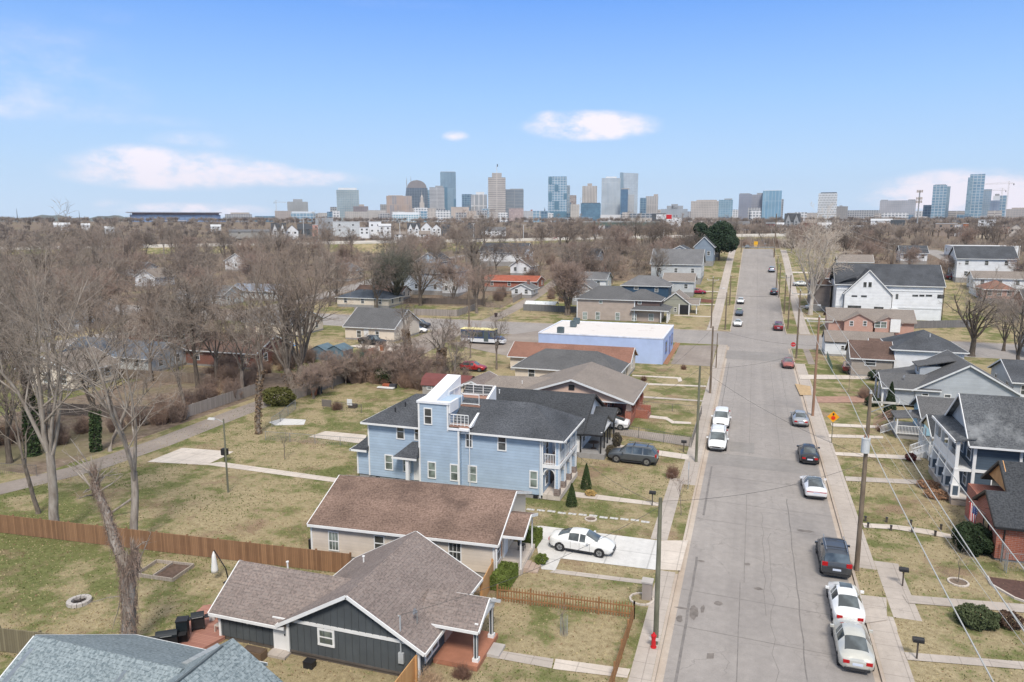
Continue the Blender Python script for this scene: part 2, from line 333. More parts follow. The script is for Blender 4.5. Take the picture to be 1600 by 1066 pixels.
def pavem(name, c, c2, rough=.9, cell=0, crack=.3):
 m, t, b = newmat(name); oc = coord(t)
 a = noise(t, .12, 6, oc, .65); bq = noise(t, 1.7, 6, oc, .7); cq = noise(t, 28, 2, oc)
 o = mixc(t, rng(t, a.outputs[0], .35, .65, 0, 1), c4(c), c4(c2))
 f = mth(t, 'MULTIPLY', rng(t, bq.outputs[0], .3, .7, .9, 1.09), rng(t, cq.outputs[0], .3, .7, .93, 1.07))
 lm = t.nodes.new('ShaderNodeMapping'); lm.inputs['Scale'].default_value = (1, .012, 1); t.links.new(oc, lm.inputs[0]); ln_ = noise(t, .55, 4, lm.outputs[0], .6); f = mth(t, 'MULTIPLY', f, rng(t, ln_.outputs[0], .35, .65, .93, 1.05))
 # hairline cracks
 wv = noise(t, .5, 4, oc, .6); vm = t.nodes.new('ShaderNodeVectorMath'); vm.operation = 'SCALE'; t.links.new(wv.outputs[1], vm.inputs[0]); vm.inputs['Scale'].default_value = 2.2
 ad = t.nodes.new('ShaderNodeVectorMath'); ad.operation = 'ADD'; t.links.new(oc, ad.inputs[0]); t.links.new(vm.outputs[0], ad.inputs[1])
 vo = t.nodes.new('ShaderNodeTexVoronoi'); vo.feature = 'DISTANCE_TO_EDGE'; vo.inputs['Scale'].default_value = .28; t.links.new(ad.outputs[0], vo.inputs['Vector'])
 ck = rng(t, vo.outputs['Distance'], 0, .012, crack, 0); ms = rng(t, a.outputs[0], .45, .6, 0, 1)
 f = mth(t, 'MULTIPLY', f, mth(t, 'SUBTRACT', 1.0, mth(t, 'MULTIPLY', ck, ms)))
 if cell:
  s = t.nodes.new('ShaderNodeSeparateXYZ'); t.links.new(oc, s.inputs[0])
  for q in (0, 1):
   l = mth(t, 'LESS_THAN', mth(t, 'FRACT', mth(t, 'DIVIDE', s.outputs[q], cell)), .035); f = mth(t, 'MULTIPLY', f, mth(t, 'SUBTRACT', 1.0, mth(t, 'MULTIPLY', l, .25)))
 h = t.nodes.new('ShaderNodeHueSaturation'); t.links.new(o, h.inputs['Color']); t.links.new(f, h.inputs['Value']); t.links.new(h.outputs[0], b.inputs['Base Color'])
 b.inputs['Roughness'].default_value = rough; b.inputs['Specular IOR Level'].default_value = .2; return m
mROAD = pavem('worn_asphalt', (.265, .243, .227), (.315, .289, .268)); mPATCH = pavem('asphalt_patch', (.235, .218, .205), (.27, .253, .237), crack=.2)
mWALK = pavem('old_concrete', (.37, .325, .285), (.45, .40, .355), cell=1.5); mNEWC = pavem('new_concrete', (.54, .53, .51), (.6, .59, .57), cell=3, crack=.1)
mKERB = pavem('kerb_stone', (.38, .31, .25), (.46, .4, .34), crack=.2); mALLEY = pavem('alley_asphalt', (.23, .195, .17), (.31, .27, .235)); mSEAM = plain((.185, .17, .16), .95, .2, 3)
mCREAM = pavem('cream_concrete', (.5, .44, .38), (.58, .52, .46), cell=2.0, crack=.2)
PAVED = []
def ribbon(name, cx, y0, y1, mat_, dz, step=4, label=None, th=0):
 """a strip along the street between x0 and x1 that follows the land; th>0 makes it a raised kerb"""
 mb = MB(); yy_ = [y0] + [y for y in ys if y0 + .02 < y < y1 - .02] + [y1]; n = len(yy_) - 1
 x0, x1 = cx; PAVED.append([(x0, y0), (x1, y0), (x1, y1), (x0, y1)])
 for k in range(n):
  a = yy_[k]; c = yy_[k + 1]
  q = [(x0, a, zt(x0, a) + dz), (x1, a, zt(x1, a) + dz), (x1, c, zt(x1, c) + dz), (x0, c, zt(x0, c) + dz)]
  if th:
   lo = [(p[0], p[1], p[2] - th) for p in q]; i = len(mb.v); mb.v += lo + q
   mb.f += [(i + 4, i + 5, i + 6, i + 7), (i, i + 4, i + 7, i + 3), (i + 1, i + 2, i + 6, i + 5)]; mb.m += [0] * 3
   if k == 0: mb.f.append((i, i + 1, i + 5, i + 4)); mb.m.append(0)
   if k == n - 1: mb.f.append((i + 3, i + 7, i + 6, i + 2)); mb.m.append(0)
  else: mb.quad(q)
 return struct(mb.build(name, mat_, uv=False), label)
PC = [0]
def patch(name, px, mat_, dz=.006, label=None, z0=0):
 PC[0] += 1; dz += .0012 * PC[0]; mb = MB(); P = [G(u, v, z0) for u, v in px]; PAVED.append([(p.x, p.y) for p in P]); mb.quad([(p.x, p.y, p.z + dz) for p in P])
 o = mb.build(name, mat_, uv=False)
 if o.data.polygons[0].normal.z < 0: o.data.flip_normals()
 return struct(o, label)
def flat(name, x0, x1, y0, y1, mat_, dz=.006, label=None): return ribbon(name, (x0, x1), y0, y1, mat_, dz, label=label)
ribbon('road', (KL + .02, KR - .02), 10, 326.9, mROAD, -.126, label='long straight worn grey asphalt street')
mb = MB()
def crossroad(x0, x1, name, label):
 mb = MB(); n = 40
 for k in range(n):
  a = x0 + (x1 - x0) * k / n; c = x0 + (x1 - x0) * (k + 1) / n
  q = [(a, CROSS[0] + .02), (c, CROSS[0] + .02), (c, 163), (a, 163)]; mb.quad([(x, y, zt(x, y) - .126) for x, y in q])
  q = [(a, 163), (c, 163), (c, CROSS[1] - .02), (a, CROSS[1] - .02)]; mb.quad([(x, y, zt(x, y) - .126) for x, y in q])
 return struct(mb.build(name, mROAD, uv=False), label)
crossroad(-420, KL + .02, 'road', 'grey cross street running off to the left'); crossroad(KR - .02, 260, 'road', 'grey cross street running off to the right')
# kerbs: raised strips
for (c, a, bq) in ((KL, 10, 48.6), (KL, 53.9, CROSS[0]), (KL, CROSS[1], 326)): ribbon('kerb', (c - .16, c + .015), a, bq, mKERB, .012, th=.16)
for (c, a, bq) in ((KR, 10, CROSS[0]), (KR, CROSS[1], 326)): ribbon('kerb', (c - .015, c + .16), a, bq, mKERB, .012, th=.16)
# gutters beside the kerbs
ribbon('gutter', (KL + .03, KL + .42), 10, 147, mKERB, -.121); ribbon('gutter', (KR - .36, KR - .03), 10, 148, mKERB, -.121)
for x0, x1 in ((-418, KL - .2), (KR + .2, 258)):
 for yy in (CROSS[0], CROSS[1]):
  mb = MB(); n = 30
  for k in range(n):
   a = x0 + (x1 - x0) * k / n; c = x0 + (x1 - x0) * (k + 1) / n; y_ = yy + (-.16 if yy == CROSS[0] else 0)
   mb.hexa([(a, y_, zt(a, y_) - .15), (c, y_, zt(c, y_) - .15), (c, y_ + .17, zt(c, y_) - .15), (a, y_ + .17, zt(a, y_) - .15)],
     [(a, y_, zt(a, y_) + .012), (c, y_, zt(c, y_) + .012), (c, y_ + .17, zt(c, y_) + .012), (a, y_ + .17, zt(a, y_) + .012)])
  struct(mb.build('kerb', mKERB, uv=False))
# sidewalks
ribbon('pavement', (-5.15, KL - .17), 20, 48.8, mWALK, .006, label='worn concrete pavement left of the street')
ribbon('pavement', (-5.5, KL - .17), 66.6, 147.8, mWALK, .006)
ribbon('pavement', (-6.35, -5.1), 53.8, 68, mWALK, .007)
ribbon('pavement', (-9.0, -6.6), 167.3, 320, mWALK, .02)
ribbon('pavement', (KR + .17, 9.25), 20, 46.6, mWALK, .006); ribbon('pavement', (KR + .17, 9.3), 53.5, 132, mWALK, .006)
ribbon('pavement', (9.32, 10.9), 47, 55, mWALK, .008); ribbon('pavement', (KR + .17, 9.3), 45.5, 47, mWALK, .009)
ribbon('pavement', (10.4, 12.6), 167.3, 320, mWALK, .02)
ribbon('pavement', (9.9, 11.0), 132, 147.8, mALLEY, .02)
# seams, patches and stains in the asphalt
def sheet(name, pts, mat_, dz=-.118): 
 mb = MB(); mb.quad([(x, y, zt(x, y) + dz) for x, y in pts]); o = mb.build(name, mat_, uv=False)
 if o.data.polygons[0].normal.z < 0: o.data.flip_normals()
 return struct(o)
sheet('road_patch', [(KL + .5, 73.6), (KR - .5, 73.4), (KR - .5, 77.2), (KL + .5, 77.6)], mPATCH)
sheet('road_patch', [(KL + .1, 133.8), (KR - .1, 133.4), (KR - .1, 142.2), (KL + .1, 142.8)], mPATCH)
sheet('road_patch', [(-1.3, 78.6), (1.2, 78.6), (1.2, 82.4), (-1.3, 82.2)], mPATCH)
sheet('road_patch', [(-2.9, 60.0), (-2.72, 60.0), (-2.75, 73), (-2.93, 73)], mSEAM)
mSTAIN = plain((.17, .15, .135), .9, .3, 2)
rs = random.Random(5)
def crack(x, y0, y1, w, seed, amp=.12):
 r = random.Random(seed); mb = MB(); y = y0; px = x
 while y < y1:
  ny = min(y1, y + 1.6); nx_ = x + r.uniform(-amp, amp); q = [(px - w / 2, y), (px + w / 2, y), (nx_ + w / 2, ny), (nx_ - w / 2, ny)]
  mb.quad([(a, c, zt(a, c) - .119) for a, c in q]); px = nx_; y = ny
 struct(mb.build('road_crack', mSEAM, uv=False))
crack(-2.75, 30, 52, .16, 1, .03); crack(.3, 30, 49, .05, 2, .02); crack(3.9, 30, 66, .07, 3, .05); crack(.55, 49, 66, .035, 4, .02); crack(3.75, 78, 132, .035, 5, .05)
crack(.7, 78, 132, .035, 6, .03); crack(1.9, 45, 62, .03, 7, .15); crack(2.3, 36, 58, .025, 8, .2); crack(-1.5, 84, 126, .03, 9, .1); crack(5.3, 84, 140, .03, 10, .1)
crack(-2.9, 83, 130, .09, 11, .03); crack(1.8, 168, 300, .05, 12, .05)
def blob(cx, cy, rx, ry, seed, mat_, dz=-.117):
 r = random.Random(seed); n = 16; sheet('road_stain', [(cx + rx * math.cos(6.283 * k / n) * r.uniform(.7, 1.2), cy + ry * math.sin(6.283 * k / n) * r.uniform(.7, 1.2)) for k in range(n)], mat_, dz)
for (u, v, rx, ry) in ((1084, 955, .25, .9), (1098, 950, .12, .5), (1122, 941, .28, .28), (1066, 949, .5, .12), (1168, 880, .2, .2), (1258, 828, .7, .25), (1096, 875, .25, .15), (1185, 918, .3, .2), (1062, 965, .2, .5)):
 p = G(u, v); blob(p.x, p.y, rx, ry, int(u + v), mSTAIN)
sheet('manhole_cover', [(p.x, p.y) for p in (G(1105, 1019), G(1116, 1019), G(1115, 1026), G(1104, 1026))], mSTAIN, -.115)
# transverse joints
for yy, w in ((46.8, .04), (42.2, .04), (59.2, .03), (63.6, .03), (70.2, .04), (101, .05), (118, .05), (90, .04)): sheet('road_crack', [(KL + .4, yy), (KR - .4, yy - .6), (KR - .4, yy - .6 + w), (KL + .4, yy + w)], mSEAM, -.1175)
# alley along the back of the left hand lots and its far half beyond the cross street
mb = MB(); al = [(-70, 30), (-64.6, 44), (-61.2, 53), (-60.6, 62), (-61, 75), (-61, 90), (-61, 110), (-61, 130), (-60.5, 148.2)]
for a, c in zip(al, al[1:]):
 w0 = 1.7; mb.quad([(a[0] - w0, a[1], .012), (a[0] + w0, a[1], .012), (c[0] + w0, c[1], .012), (c[0] - w0, c[1], .012)])
struct(mb.build('alley', mALLEY, uv=False), 'narrow grey asphalt alley behind the left hand lots')
ribbon('alley', (-62.2, -58.6), 167.1, 330, mALLEY, .02, label='narrow alley beyond the cross street')
# paved pieces on the lots
patch('concrete_pad', [(230, 722), (285, 700), (365, 706), (350, 714), (322, 727)], mCREAM, .02, 'pale concrete parking pad by the alley')
patch('path', [(318, 726), (345, 722), (530, 748), (530, 755)], mCREAM, .022)
patch('concrete_pad', [(482, 683), (508, 674), (573, 680), (568, 694)], mCREAM, .02)
patch('gravel_patch', [(420, 660), (440, 654), (478, 656), (475, 664), (430, 665)], mNEWC, .012)
patch('driveway', [(800, 825), (845, 822), (1028, 845), (1024, 891), (876, 873), (868, 892), (846, 890), (838, 850)], mNEWC, .018, 'new pale concrete driveway with a white sedan on it')
patch('driveway', [(1024, 845), (1075, 845), (1063, 892), (1024, 890)], mCREAM, .016)
patch('path', [(868, 890), (1016, 908), (1014, 914), (858, 895)], mWALK, .014)
patch('path', [(893, 768), (1030, 786), (1028, 791), (888, 776)], mCREAM, .014)
patch('path', [(768, 1015), (865, 1030), (862, 1045), (770, 1028)], mWALK, .014); patch('path', [(868, 1030), (985, 1046), (980, 1060), (864, 1046)], mCREAM, .014)
patch('path', [(966, 695), (1078, 711), (1075, 719), (962, 702)], mCREAM, .014)
patch('driveway', [(958, 668), (1080, 684), (1078, 698), (955, 678)], mALLEY, .014)
patch('path', [(1006, 648), (1042, 652), (1052, 658), (1080, 660), (1080, 663), (1050, 662), (1040, 656), (1006, 652)], mCREAM, .014)
patch('path', [(990, 618), (1100, 626), (1100, 628), (990, 621)], mWALK, .014); patch('path', [(988, 598), (1103, 603), (1103, 605), (988, 601)], mCREAM, .014)
patch('path', [(988, 586), (1064, 590), (1066, 596), (1060, 597), (1058, 592), (988, 588)], mCREAM, .014)
patch('car_park', [(1062, 540), (1120, 540), (1112, 573), (1048, 569)], mALLEY, .012, 'grey asphalt forecourt beside the pale blue building')
patch('brick_strip', [(1055, 535), (1063, 537), (1043, 570), (1036, 569)], plain((.3, .15, .08), .9, .3, 4), .014)
patch('gravel_yard', [(700, 537), (850, 516), (850, 552), (790, 556)], mALLEY, .01)
patch('driveway', [(600, 545), (690, 512), (738, 514), (665, 552), (600, 590), (578, 588)], mALLEY, .012)
patch('driveway', [(545, 541), (600, 532), (640, 543), (610, 552)], mCREAM, .014)
# right hand side
patch('path', [(1348, 818), (1400, 821), (1450, 828), (1496, 838), (1494, 844), (1450, 836), (1400, 828), (1350, 825)], mCREAM, .014)
patch('path', [(1410, 930), (1600, 945), (1600, 958), (1418, 943)], mWALK, .014); patch('path', [(1413, 1020), (1600, 1035), (1600, 1047), (1418, 1032)], mWALK, .014)
patch('path', [(1320, 745), (1445, 751), (1445, 758), (1322, 752)], mWALK, .014); patch('path', [(1303, 707), (1435, 713), (1440, 720), (1306, 712)], mCREAM, .014)
patch('path', [(1298, 662), (1378, 666), (1378, 670), (1300, 667)], mCREAM, .014); patch('path', [(1294, 679), (1380, 682), (1380, 686), (1295, 684)], mCREAM, .014)
patch('path', [(1275, 620), (1370, 620), (1380, 629), (1278, 630)], plain((.33, .2, .15), .9, .2, 2), .014)
patch('driveway', [(1248, 586), (1372, 587), (1375, 593), (1250, 593)], mCREAM, .014)
patch('gravel_patch', [(1242, 600), (1266, 604), (1268, 618), (1250, 618)], plain((.42, .3, .17), .95, .2, 2), .012)
patch('path', [(1340, 930), (1385, 935), (1386, 970), (1352, 975)], mWALK, .013)
for i_, yy in enumerate((188, 204, 221, 238, 256)): flat('path', 12.6, 19, yy, yy + 2.6, mCREAM, .03)
for yy in (186, 203, 222): flat('path', -18, -9, yy, yy + 1.2, mCREAM, .03)
# streets further off on the left
flat('road', -133, -124, 60, 147.8, mROAD, .02, 'side street seen through the trees on the left'); flat('road', -131, -123, 167.2, 330, mROAD, .03)
flat('road', 62, 69, 167.5, 330, mROAD, .03, 'side street on the far right')
flat('road', 62, 69, 60, 147.8, mROAD, .02)
# ================================================================ bare trees
class TM:
 """tree mesh: tubes for wood (material 0) and thin twigs (material 1)"""
 def __init__(s): s.v = []; s.f = []; s.m = []
 def tube(s, pts, rad, n, mi=0):
  i = len(s.v); K = len(pts)
  for k in range(K):
   d = pts[min(k + 1, K - 1)] - pts[max(k - 1, 0)]; d.normalize()
   u = Vector((0, 0, 1)) if abs(d.z) < .9 else Vector((1, 0, 0)); a = d.cross(u).normalized(); b = a.cross(d); r = rad[k]
   for j in range(n):
    t = 6.2832 * j / n; s.v.append(p_ := tuple(pts[k] + a * (math.cos(t) * r) + b * (math.sin(t) * r)))
  for k in range(K - 1):
   o = i + k * n
   for j in range(n):
    j2 = (j + 1) % n; s.f.append((o + j, o + n + j, o + n + j2, o + j2)); s.m.append(mi)
 def twig(s, p, q, r, mi=1):
  d = q - p; u = Vector((0, 0, 1)) if abs(d.z) < .9 * d.length else Vector((1, 0, 0)); a = d.cross(u).normalized() * r; b = a.cross(d).normalized() * r; i = len(s.v)
  s.v += [tuple(p + a), tuple(p - a * .5 + b), tuple(p - a * .5 - b), tuple(q)]
  s.f += [(i, i + 1, i + 3), (i + 1, i + 2, i + 3), (i + 2, i, i + 3)]; s.m += [mi] * 3
 def leaf(s, p, r, rnd, mi=2):
  a = Vector((rnd.gauss(0, 1), rnd.gauss(0, 1), rnd.gauss(0, 1))).normalized(); b = a.orthogonal().normalized(); i = len(s.v)
  s.v += [tuple(p + a * r), tuple(p + b * r * .7), tuple(p - a * r), tuple(p - b * r * .7)]; s.f.append((i, i + 1, i + 2, i + 3)); s.m.append(mi)
 def mesh(s, name, mats, only=None):
  if only is None: F_, M_, V_ = s.f, s.m, s.v
  else:
   F_ = [f for f, m_ in zip(s.f, s.m) if m_ in only]; M_ = [m_ for m_ in s.m if m_ in only]; used = sorted({v for f in F_ for v in f}); ix = {v: k for k, v in enumerate(used)}
   V_ = [s.v[v] for v in used]; F_ = [tuple(ix[v] for v in f) for f in F_]
  me = bpy.data.meshes.new(name); me.from_pydata(V_, [], F_)
  for m_ in mats: me.materials.append(m_)
  me.polygons.foreach_set('material_index', M_); me.polygons.foreach_set('use_smooth', [m_ == 0 for m_ in M_]); return me
def grow(seed, h=15, r=.35, fork=.28, limbs=5, spread=.55, levels=3, kids=(7, 7, 7), twigs=6, droop=0.0, wob=.12, up=.12, tw=.55, tr=.012, lean=(0, 0), ivy=0, trunks=1, limb_len=.72):
 rnd = random.Random(seed); T = TM()
 def branch(p, d, ln, rad, lev, mi):
  n = {0: 7, 1: 6, 2: 5}.get(lev, 4); segs = 5 if lev < 2 else 3; pts = [p.copy()]; rads = [rad]; q = p.copy(); dd = d.copy()
  for k in range(segs):
   dd = dd + Vector((rnd.gauss(0, wob), rnd.gauss(0, wob), rnd.gauss(0, wob * .7) + up * (.6 if lev < 2 else .35) - droop * lev * .12)); dd.normalize()
   q = q + dd * (ln / segs); pts.append(q.copy()); rads.append(rad * (1 - .78 * (k + 1) / segs))
  T.tube(pts, rads, n if lev else 8, 0 if lev < 3 else 1)
  if lev > levels:
   return
  nk = kids[min(lev - 1, len(kids) - 1)] if lev <= levels - 1 else twigs
  for c in range(nk):
   f = .22 + .78 * (c + rnd.random()) / nk; x = f * segs; i = min(segs - 1, int(x)); fr = x - i; bp = pts[i].lerp(pts[i + 1], fr); br = rads[i] * (1 - fr) + rads[i + 1] * fr
   tdir = (pts[i + 1] - pts[i]).normalized(); ax = tdir.orthogonal().normalized(); ax.rotate(Matrix.Rotation(rnd.uniform(0, 6.283), 3, tdir))
   ang = rnd.uniform(.45, .95); nd_ = (tdir * math.cos(ang) + ax * math.sin(ang)).normalized()
   if lev < levels: branch(bp, nd_, ln * rnd.uniform(.38, .62) * (1.12 - .45 * f), max(tr * 1.1, br * .6), lev + 1, 0)
   else:
    L_ = rnd.uniform(.5, 1.25) * tw; e = bp + (nd_ + Vector((0, 0, .18 - droop * .5))).normalized() * L_; T.twig(bp, e, tr)
    for w in range(2):
     m_ = bp.lerp(e, rnd.uniform(.25, .75)); a2 = nd_.copy(); a2 = (a2 + Vector((rnd.gauss(0, .6), rnd.gauss(0, .6), rnd.gauss(.1, .5)))).normalized(); T.twig(m_, m_ + a2 * L_ * rnd.uniform(.45, .8), tr * .8)
 for tk in range(trunks):
  a0 = rnd.uniform(0, 6.28) if trunks > 1 else 0; off = Vector((math.cos(a0 + tk * 6.28 / trunks), math.sin(a0 + tk * 6.28 / trunks), 0)) * (r * .9 if trunks > 1 else 0)
  tp = [Vector((0, 0, -.25)) + off * .6, Vector((0, 0, .25)) + off]; tr_ = [r * 1.45, r * 1.08]; ln = fork * h; d = Vector((lean[0], lean[1], 1)) + off * (.35 if trunks > 1 else 0)
  n = 4
  for k in range(n):
   d = d + Vector((rnd.gauss(0, .05), rnd.gauss(0, .05), 0)); tp.append(tp[-1] + d.normalized() * (ln / n)); tr_.append(r * (1 - .22 * (k + 1) / n))
  T.tube(tp, tr_, 9, 0); top = tp[-1]
  for i in range(limbs):
   az_ = 6.283 * (i + rnd.uniform(-.25, .25)) / limbs + seed; sp = spread * rnd.uniform(.35, 1.15) if i else spread * .15
   dd = Vector((math.cos(az_) * sp, math.sin(az_) * sp, 1)).normalized() + d.normalized() * .25
   st = tp[-1].lerp(tp[-2], rnd.uniform(0, .9)) if i else top
   branch(st, dd.normalized(), h * limb_len * rnd.uniform(.78, 1.05) * (1 if i else 1.08) * (1 - fork * .55), r * rnd.uniform(.34, .58) * (.8 if trunks > 1 else 1), 1, 0)
  if ivy:
   for k in range(int(ivy * 500)):
    f = rnd.random() * (len(tp) - 1); i = int(f); p = tp[i].lerp(tp[min(i + 1, len(tp) - 1)], f - i); a_ = rnd.uniform(0, 6.28); rr = r * rnd.uniform(.95, 1.9)
    T.leaf(p + Vector((math.cos(a_) * rr, math.sin(a_) * rr, 0)), rnd.uniform(.07, .16), rnd)
 return T
BK1 = bark((.13, .105, .085), (.26, .22, .185)); BK2 = bark((.36, .31, .26), (.55, .5, .44), 2.5); BK3 = bark((.075, .06, .05), (.15, .125, .1)); BK4 = bark((.2, .165, .135), (.36, .32, .28), 3)
TW1 = plain((.285, .23, .19), .95, .2, .6, spec=.05); TW2 = plain((.31, .235, .195), .95, .2, .6, spec=.05); TW3 = plain((.17, .14, .12), .95, .2, .6, spec=.05); TW4 = plain((.34, .285, .24), .95, .2, .6, spec=.05); TW5 = plain((.265, .225, .19), .95, .2, .6, spec=.05)
IVY = plain((.035, .06, .018), .8, .45, 1.5); IVYB = plain((.16, .11, .07), .95, .35, 2)
def treekind(T, mats, whole=False):
 """mesh data of one kind of tree: a whole one for far ones, wood and crown apart for near ones"""
 if whole: return (T.mesh('bare_tree', mats),)
 return (T.mesh('trunk', mats, (0, 2)), T.mesh('crown', mats, (1,)))
def put_tree(kind, name, label, p, rz=0, s=1, group=None, cat='tree'):
 loc = (p[0], p[1], zt(p[0], p[1])); sc = (s,) * 3 if not isinstance(s, tuple) else s
 if len(kind) == 1:
  o = bpy.data.objects.new(name, kind[0]); COL.objects.link(o); o.location = loc; o.rotation_euler = (0, 0, rz); o.scale = sc; tag(o, label, cat, group); return o
 r = thing(name, label, cat, group, loc, rz); r.scale = sc
 for me, nm in zip(kind, ('trunk', 'crown')):
  if len(me.polygons) == 0: continue
  c = bpy.data.objects.new(nm, me); COL.objects.link(c); c.parent = r
 return r
# kinds used many times over: the woods
WOODS = [treekind(grow(11, 13, .26, .22, 6, .75, 3, (6, 6), 8, tw=.8, tr=.02, trunks=1), (BK1, TW1, IVY), True),
   treekind(grow(12, 15, .3, .25, 6, .55, 3, (6, 6), 8, tw=.85, tr=.02), (BK3, TW5, IVY), True),
   treekind(grow(13, 11, .2, .12, 7, .8, 3, (6, 5), 9, tw=.8, tr=.02, trunks=2), (BK1, TW2, IVY), True),
   treekind(grow(14, 16, .28, .35, 5, .45, 3, (6, 6), 8, tw=.8, tr=.02), (BK4, TW1, IVY), True),
   treekind(grow(15, 12, .24, .18, 7, .85, 3, (6, 6), 7, tw=.75, tr=.02, droop=.25), (BK3, TW3, IVY), True),
   treekind(grow(16, 9, .15, .1, 8, .6, 3, (5, 5), 9, tw=.7, tr=.018, trunks=2), (BK4, TW4, IVY), True)]
rt = random.Random(42); WP = []
def clear_of(x, y, rad):
 for (a, c_, d, e) in KEEP:
  if a - rad < x < c_ + rad and d - rad < y < e + rad: return False
 return True
# rectangles the woods keep out of: streets, lots, houses
KEEP = [(-53.5, 200, -40, 94), (-37, 200, 90, 148), (-62.9, -58.8, 30, 200), (-57, 0, 101, 148), (-420, 260, 146, 169), (-58, 60, 148, 186), (-4, 8, 0, 330), (-135, -121, 40, 340), (-80, -57, 112, 150), (60, 70, 0, 400), (-78, -57, 100, 115), (-98, -57, 58, 82), (-58, -16, 168, 212), (-80, -64, 165, 178), (9, 50, 168, 205)]
# ================================================================ buildings
SH_CHAR = shingle((.05, .055, .062), (.075, .08, .09), (.1, .105, .115)); SH_BLK = shingle((.035, .038, .043), (.055, .058, .065), (.075, .08, .085), .15)
SH_GREYB = shingle((.15, .125, .115), (.21, .18, .165), (.27, .215, .19), .12, .42, .2); SH_BROWN = shingle((.135, .09, .07), (.19, .13, .1), (.26, .18, .145), .25, .42, .17, streak=(.08, .055, .045))
SH_GRN = shingle((.13, .165, .18), (.2, .24, .255), (.3, .345, .36), .1, .38, .2); SH_TAUPE = shingle((.19, .165, .145), (.24, .21, .185), (.28, .24, .21), .08)
SH_WEA = shingle((.06, .065, .072), (.095, .1, .108), (.13, .135, .14), .25, streak=(.27, .28, .285)); SH_DKBR = shingle((.085, .055, .045), (.13, .085, .07), (.16, .11, .09), .2)
SH_GREY = shingle((.12, .12, .125), (.16, .16, .165), (.2, .2, .2), .15); SH_RED = shingle((.2, .095, .065), (.26, .13, .095), (.29, .17, .13), .15); SH_GABL = shingle((.085, .085, .088), (.115, .115, .118), (.14, .14, .14), .12)
S_BLUE = siding((.375, .475, .585), .26); S_TAN = siding((.62, .545, .465), .2, .9); S_CREAM = plain((.64, .56, .46), .7, .05); S_WHITE = siding((.7, .71, .72), .24, .88); S_GREY = siding((.42, .45, .475), .24, .9); S_SLATE = siding((.07, .1, .135), .24, .75)
S_DKG = plain((.075, .085, .092), .75, .12, 1); S_TAN2 = siding((.4, .33, .28), .25, .9); S_OLIVE = siding((.3, .3, .245), .25, .9); S_NAVY = siding((.025, .065, .12), .25, .8); S_SKY = siding((.3, .5, .62), .24, .85); S_YEL = plain((.62, .54, .33), .7, .08)
S_BRN = siding((.12, .08, .07), .25, .8); S_PINK = plain((.6, .43, .34), .8, .08); S_LTG = siding((.5, .52, .53), .25, .9)
B_RED = brick((.27, .075, .045), (.36, .12, .07)); B_DK = brick((.16, .06, .04), (.25, .09, .06)); B_PINK = brick((.42, .23, .18), (.5, .3, .24)); B_STONE = brick((.14, .1, .085), (.25, .2, .175), w=.5, h=.2)
mFOUND = plain((.28, .27, .26), .9, .12, 2); mPANE = glass((.075, .08, .08)); mPANEG = glass((.16, .19, .17), .2)
NRM = {'S': Vector((0, -1, 0)), 'E': Vector((1, 0, 0)), 'W': Vector((-1, 0, 0)), 'N': Vector((0, 1, 0))}
def on_face(face, c, h, z, out=0.0):
 n = NRM[face]; p = Vector((h, c, z)) if face in 'SN' else Vector((c, h, z)); return p + n * out
def hbar(mb, face, c, h0, h1, z0, z1, o0, o1, mi=0):
 """a box lying on a wall face: h along it, z up, standing o0..o1 proud"""
 a = on_face(face, c, h0, z0, o0); b = on_face(face, c, h1, z1, o1); return mb.box(min(a.x, b.x), max(a.x, b.x), min(a.y, b.y), max(a.y, b.y), z0, z1, mi)
def window(par, face, c, h0, h1, z0, z1, fr=.09, frm=None, pane=None, style='double', name='window'):
 mb = MB(); f = fr; z0, z1 = min(z0, z1), max(z0, z1); h0, h1 = min(h0, h1), max(h0, h1)
 hbar(mb, face, c, h0 - f, h1 + f, z1, z1 + f, .0, .06); hbar(mb, face, c, h0 - f, h1 + f, z0 - f, z0, 0, .075)
 hbar(mb, face, c, h0 - f, h0, z0, z1, 0, .06); hbar(mb, face, c, h1, h1 + f, z0, z1, 0, .06); zm = (z0 + z1) / 2; hm = (h0 + h1) / 2
 if style in ('double', 'grid', 'twin'): hbar(mb, face, c, h0, h1, zm - .03, zm + .03, 0, .05)
 if style == 'twin': hbar(mb, face, c, hm - .06, hm + .06, z0, z1, 0, .055)
 if style == 'grid':
  for k in (1, 2): hh = h0 + (h1 - h0) * k / 3; hbar(mb, face, c, hh - .015, hh + .015, z0, z1, 0, .045)
 o = mb.build(name, frm or mWHITE, par, uv=False)
 pb = MB(); hbar(pb, face, c, h0, h1, z0, zm, .004, .03); pb.build('pane', pane or mPANE, o, uv=False)
 pb = MB(); hbar(pb, face, c, h0, h1, zm, z1, .004, .024); pb.build('pane', pane or mPANE, o, uv=False)
 return o
def winp(par, face, c, box, **k):
 u0, v0, u1, v1 = box; fn = PY if face in 'SN' else PX; um, vm = (u0 + u1) / 2, (v0 + v1) / 2; a = fn(u0, vm, c); b = fn(u1, vm, c)
 h0, h1 = (a.x, b.x) if face in 'SN' else (a.y, b.y); return window(par, face, c, h0, h1, fn(um, v1, c).z, fn(um, v0, c).z, **k)
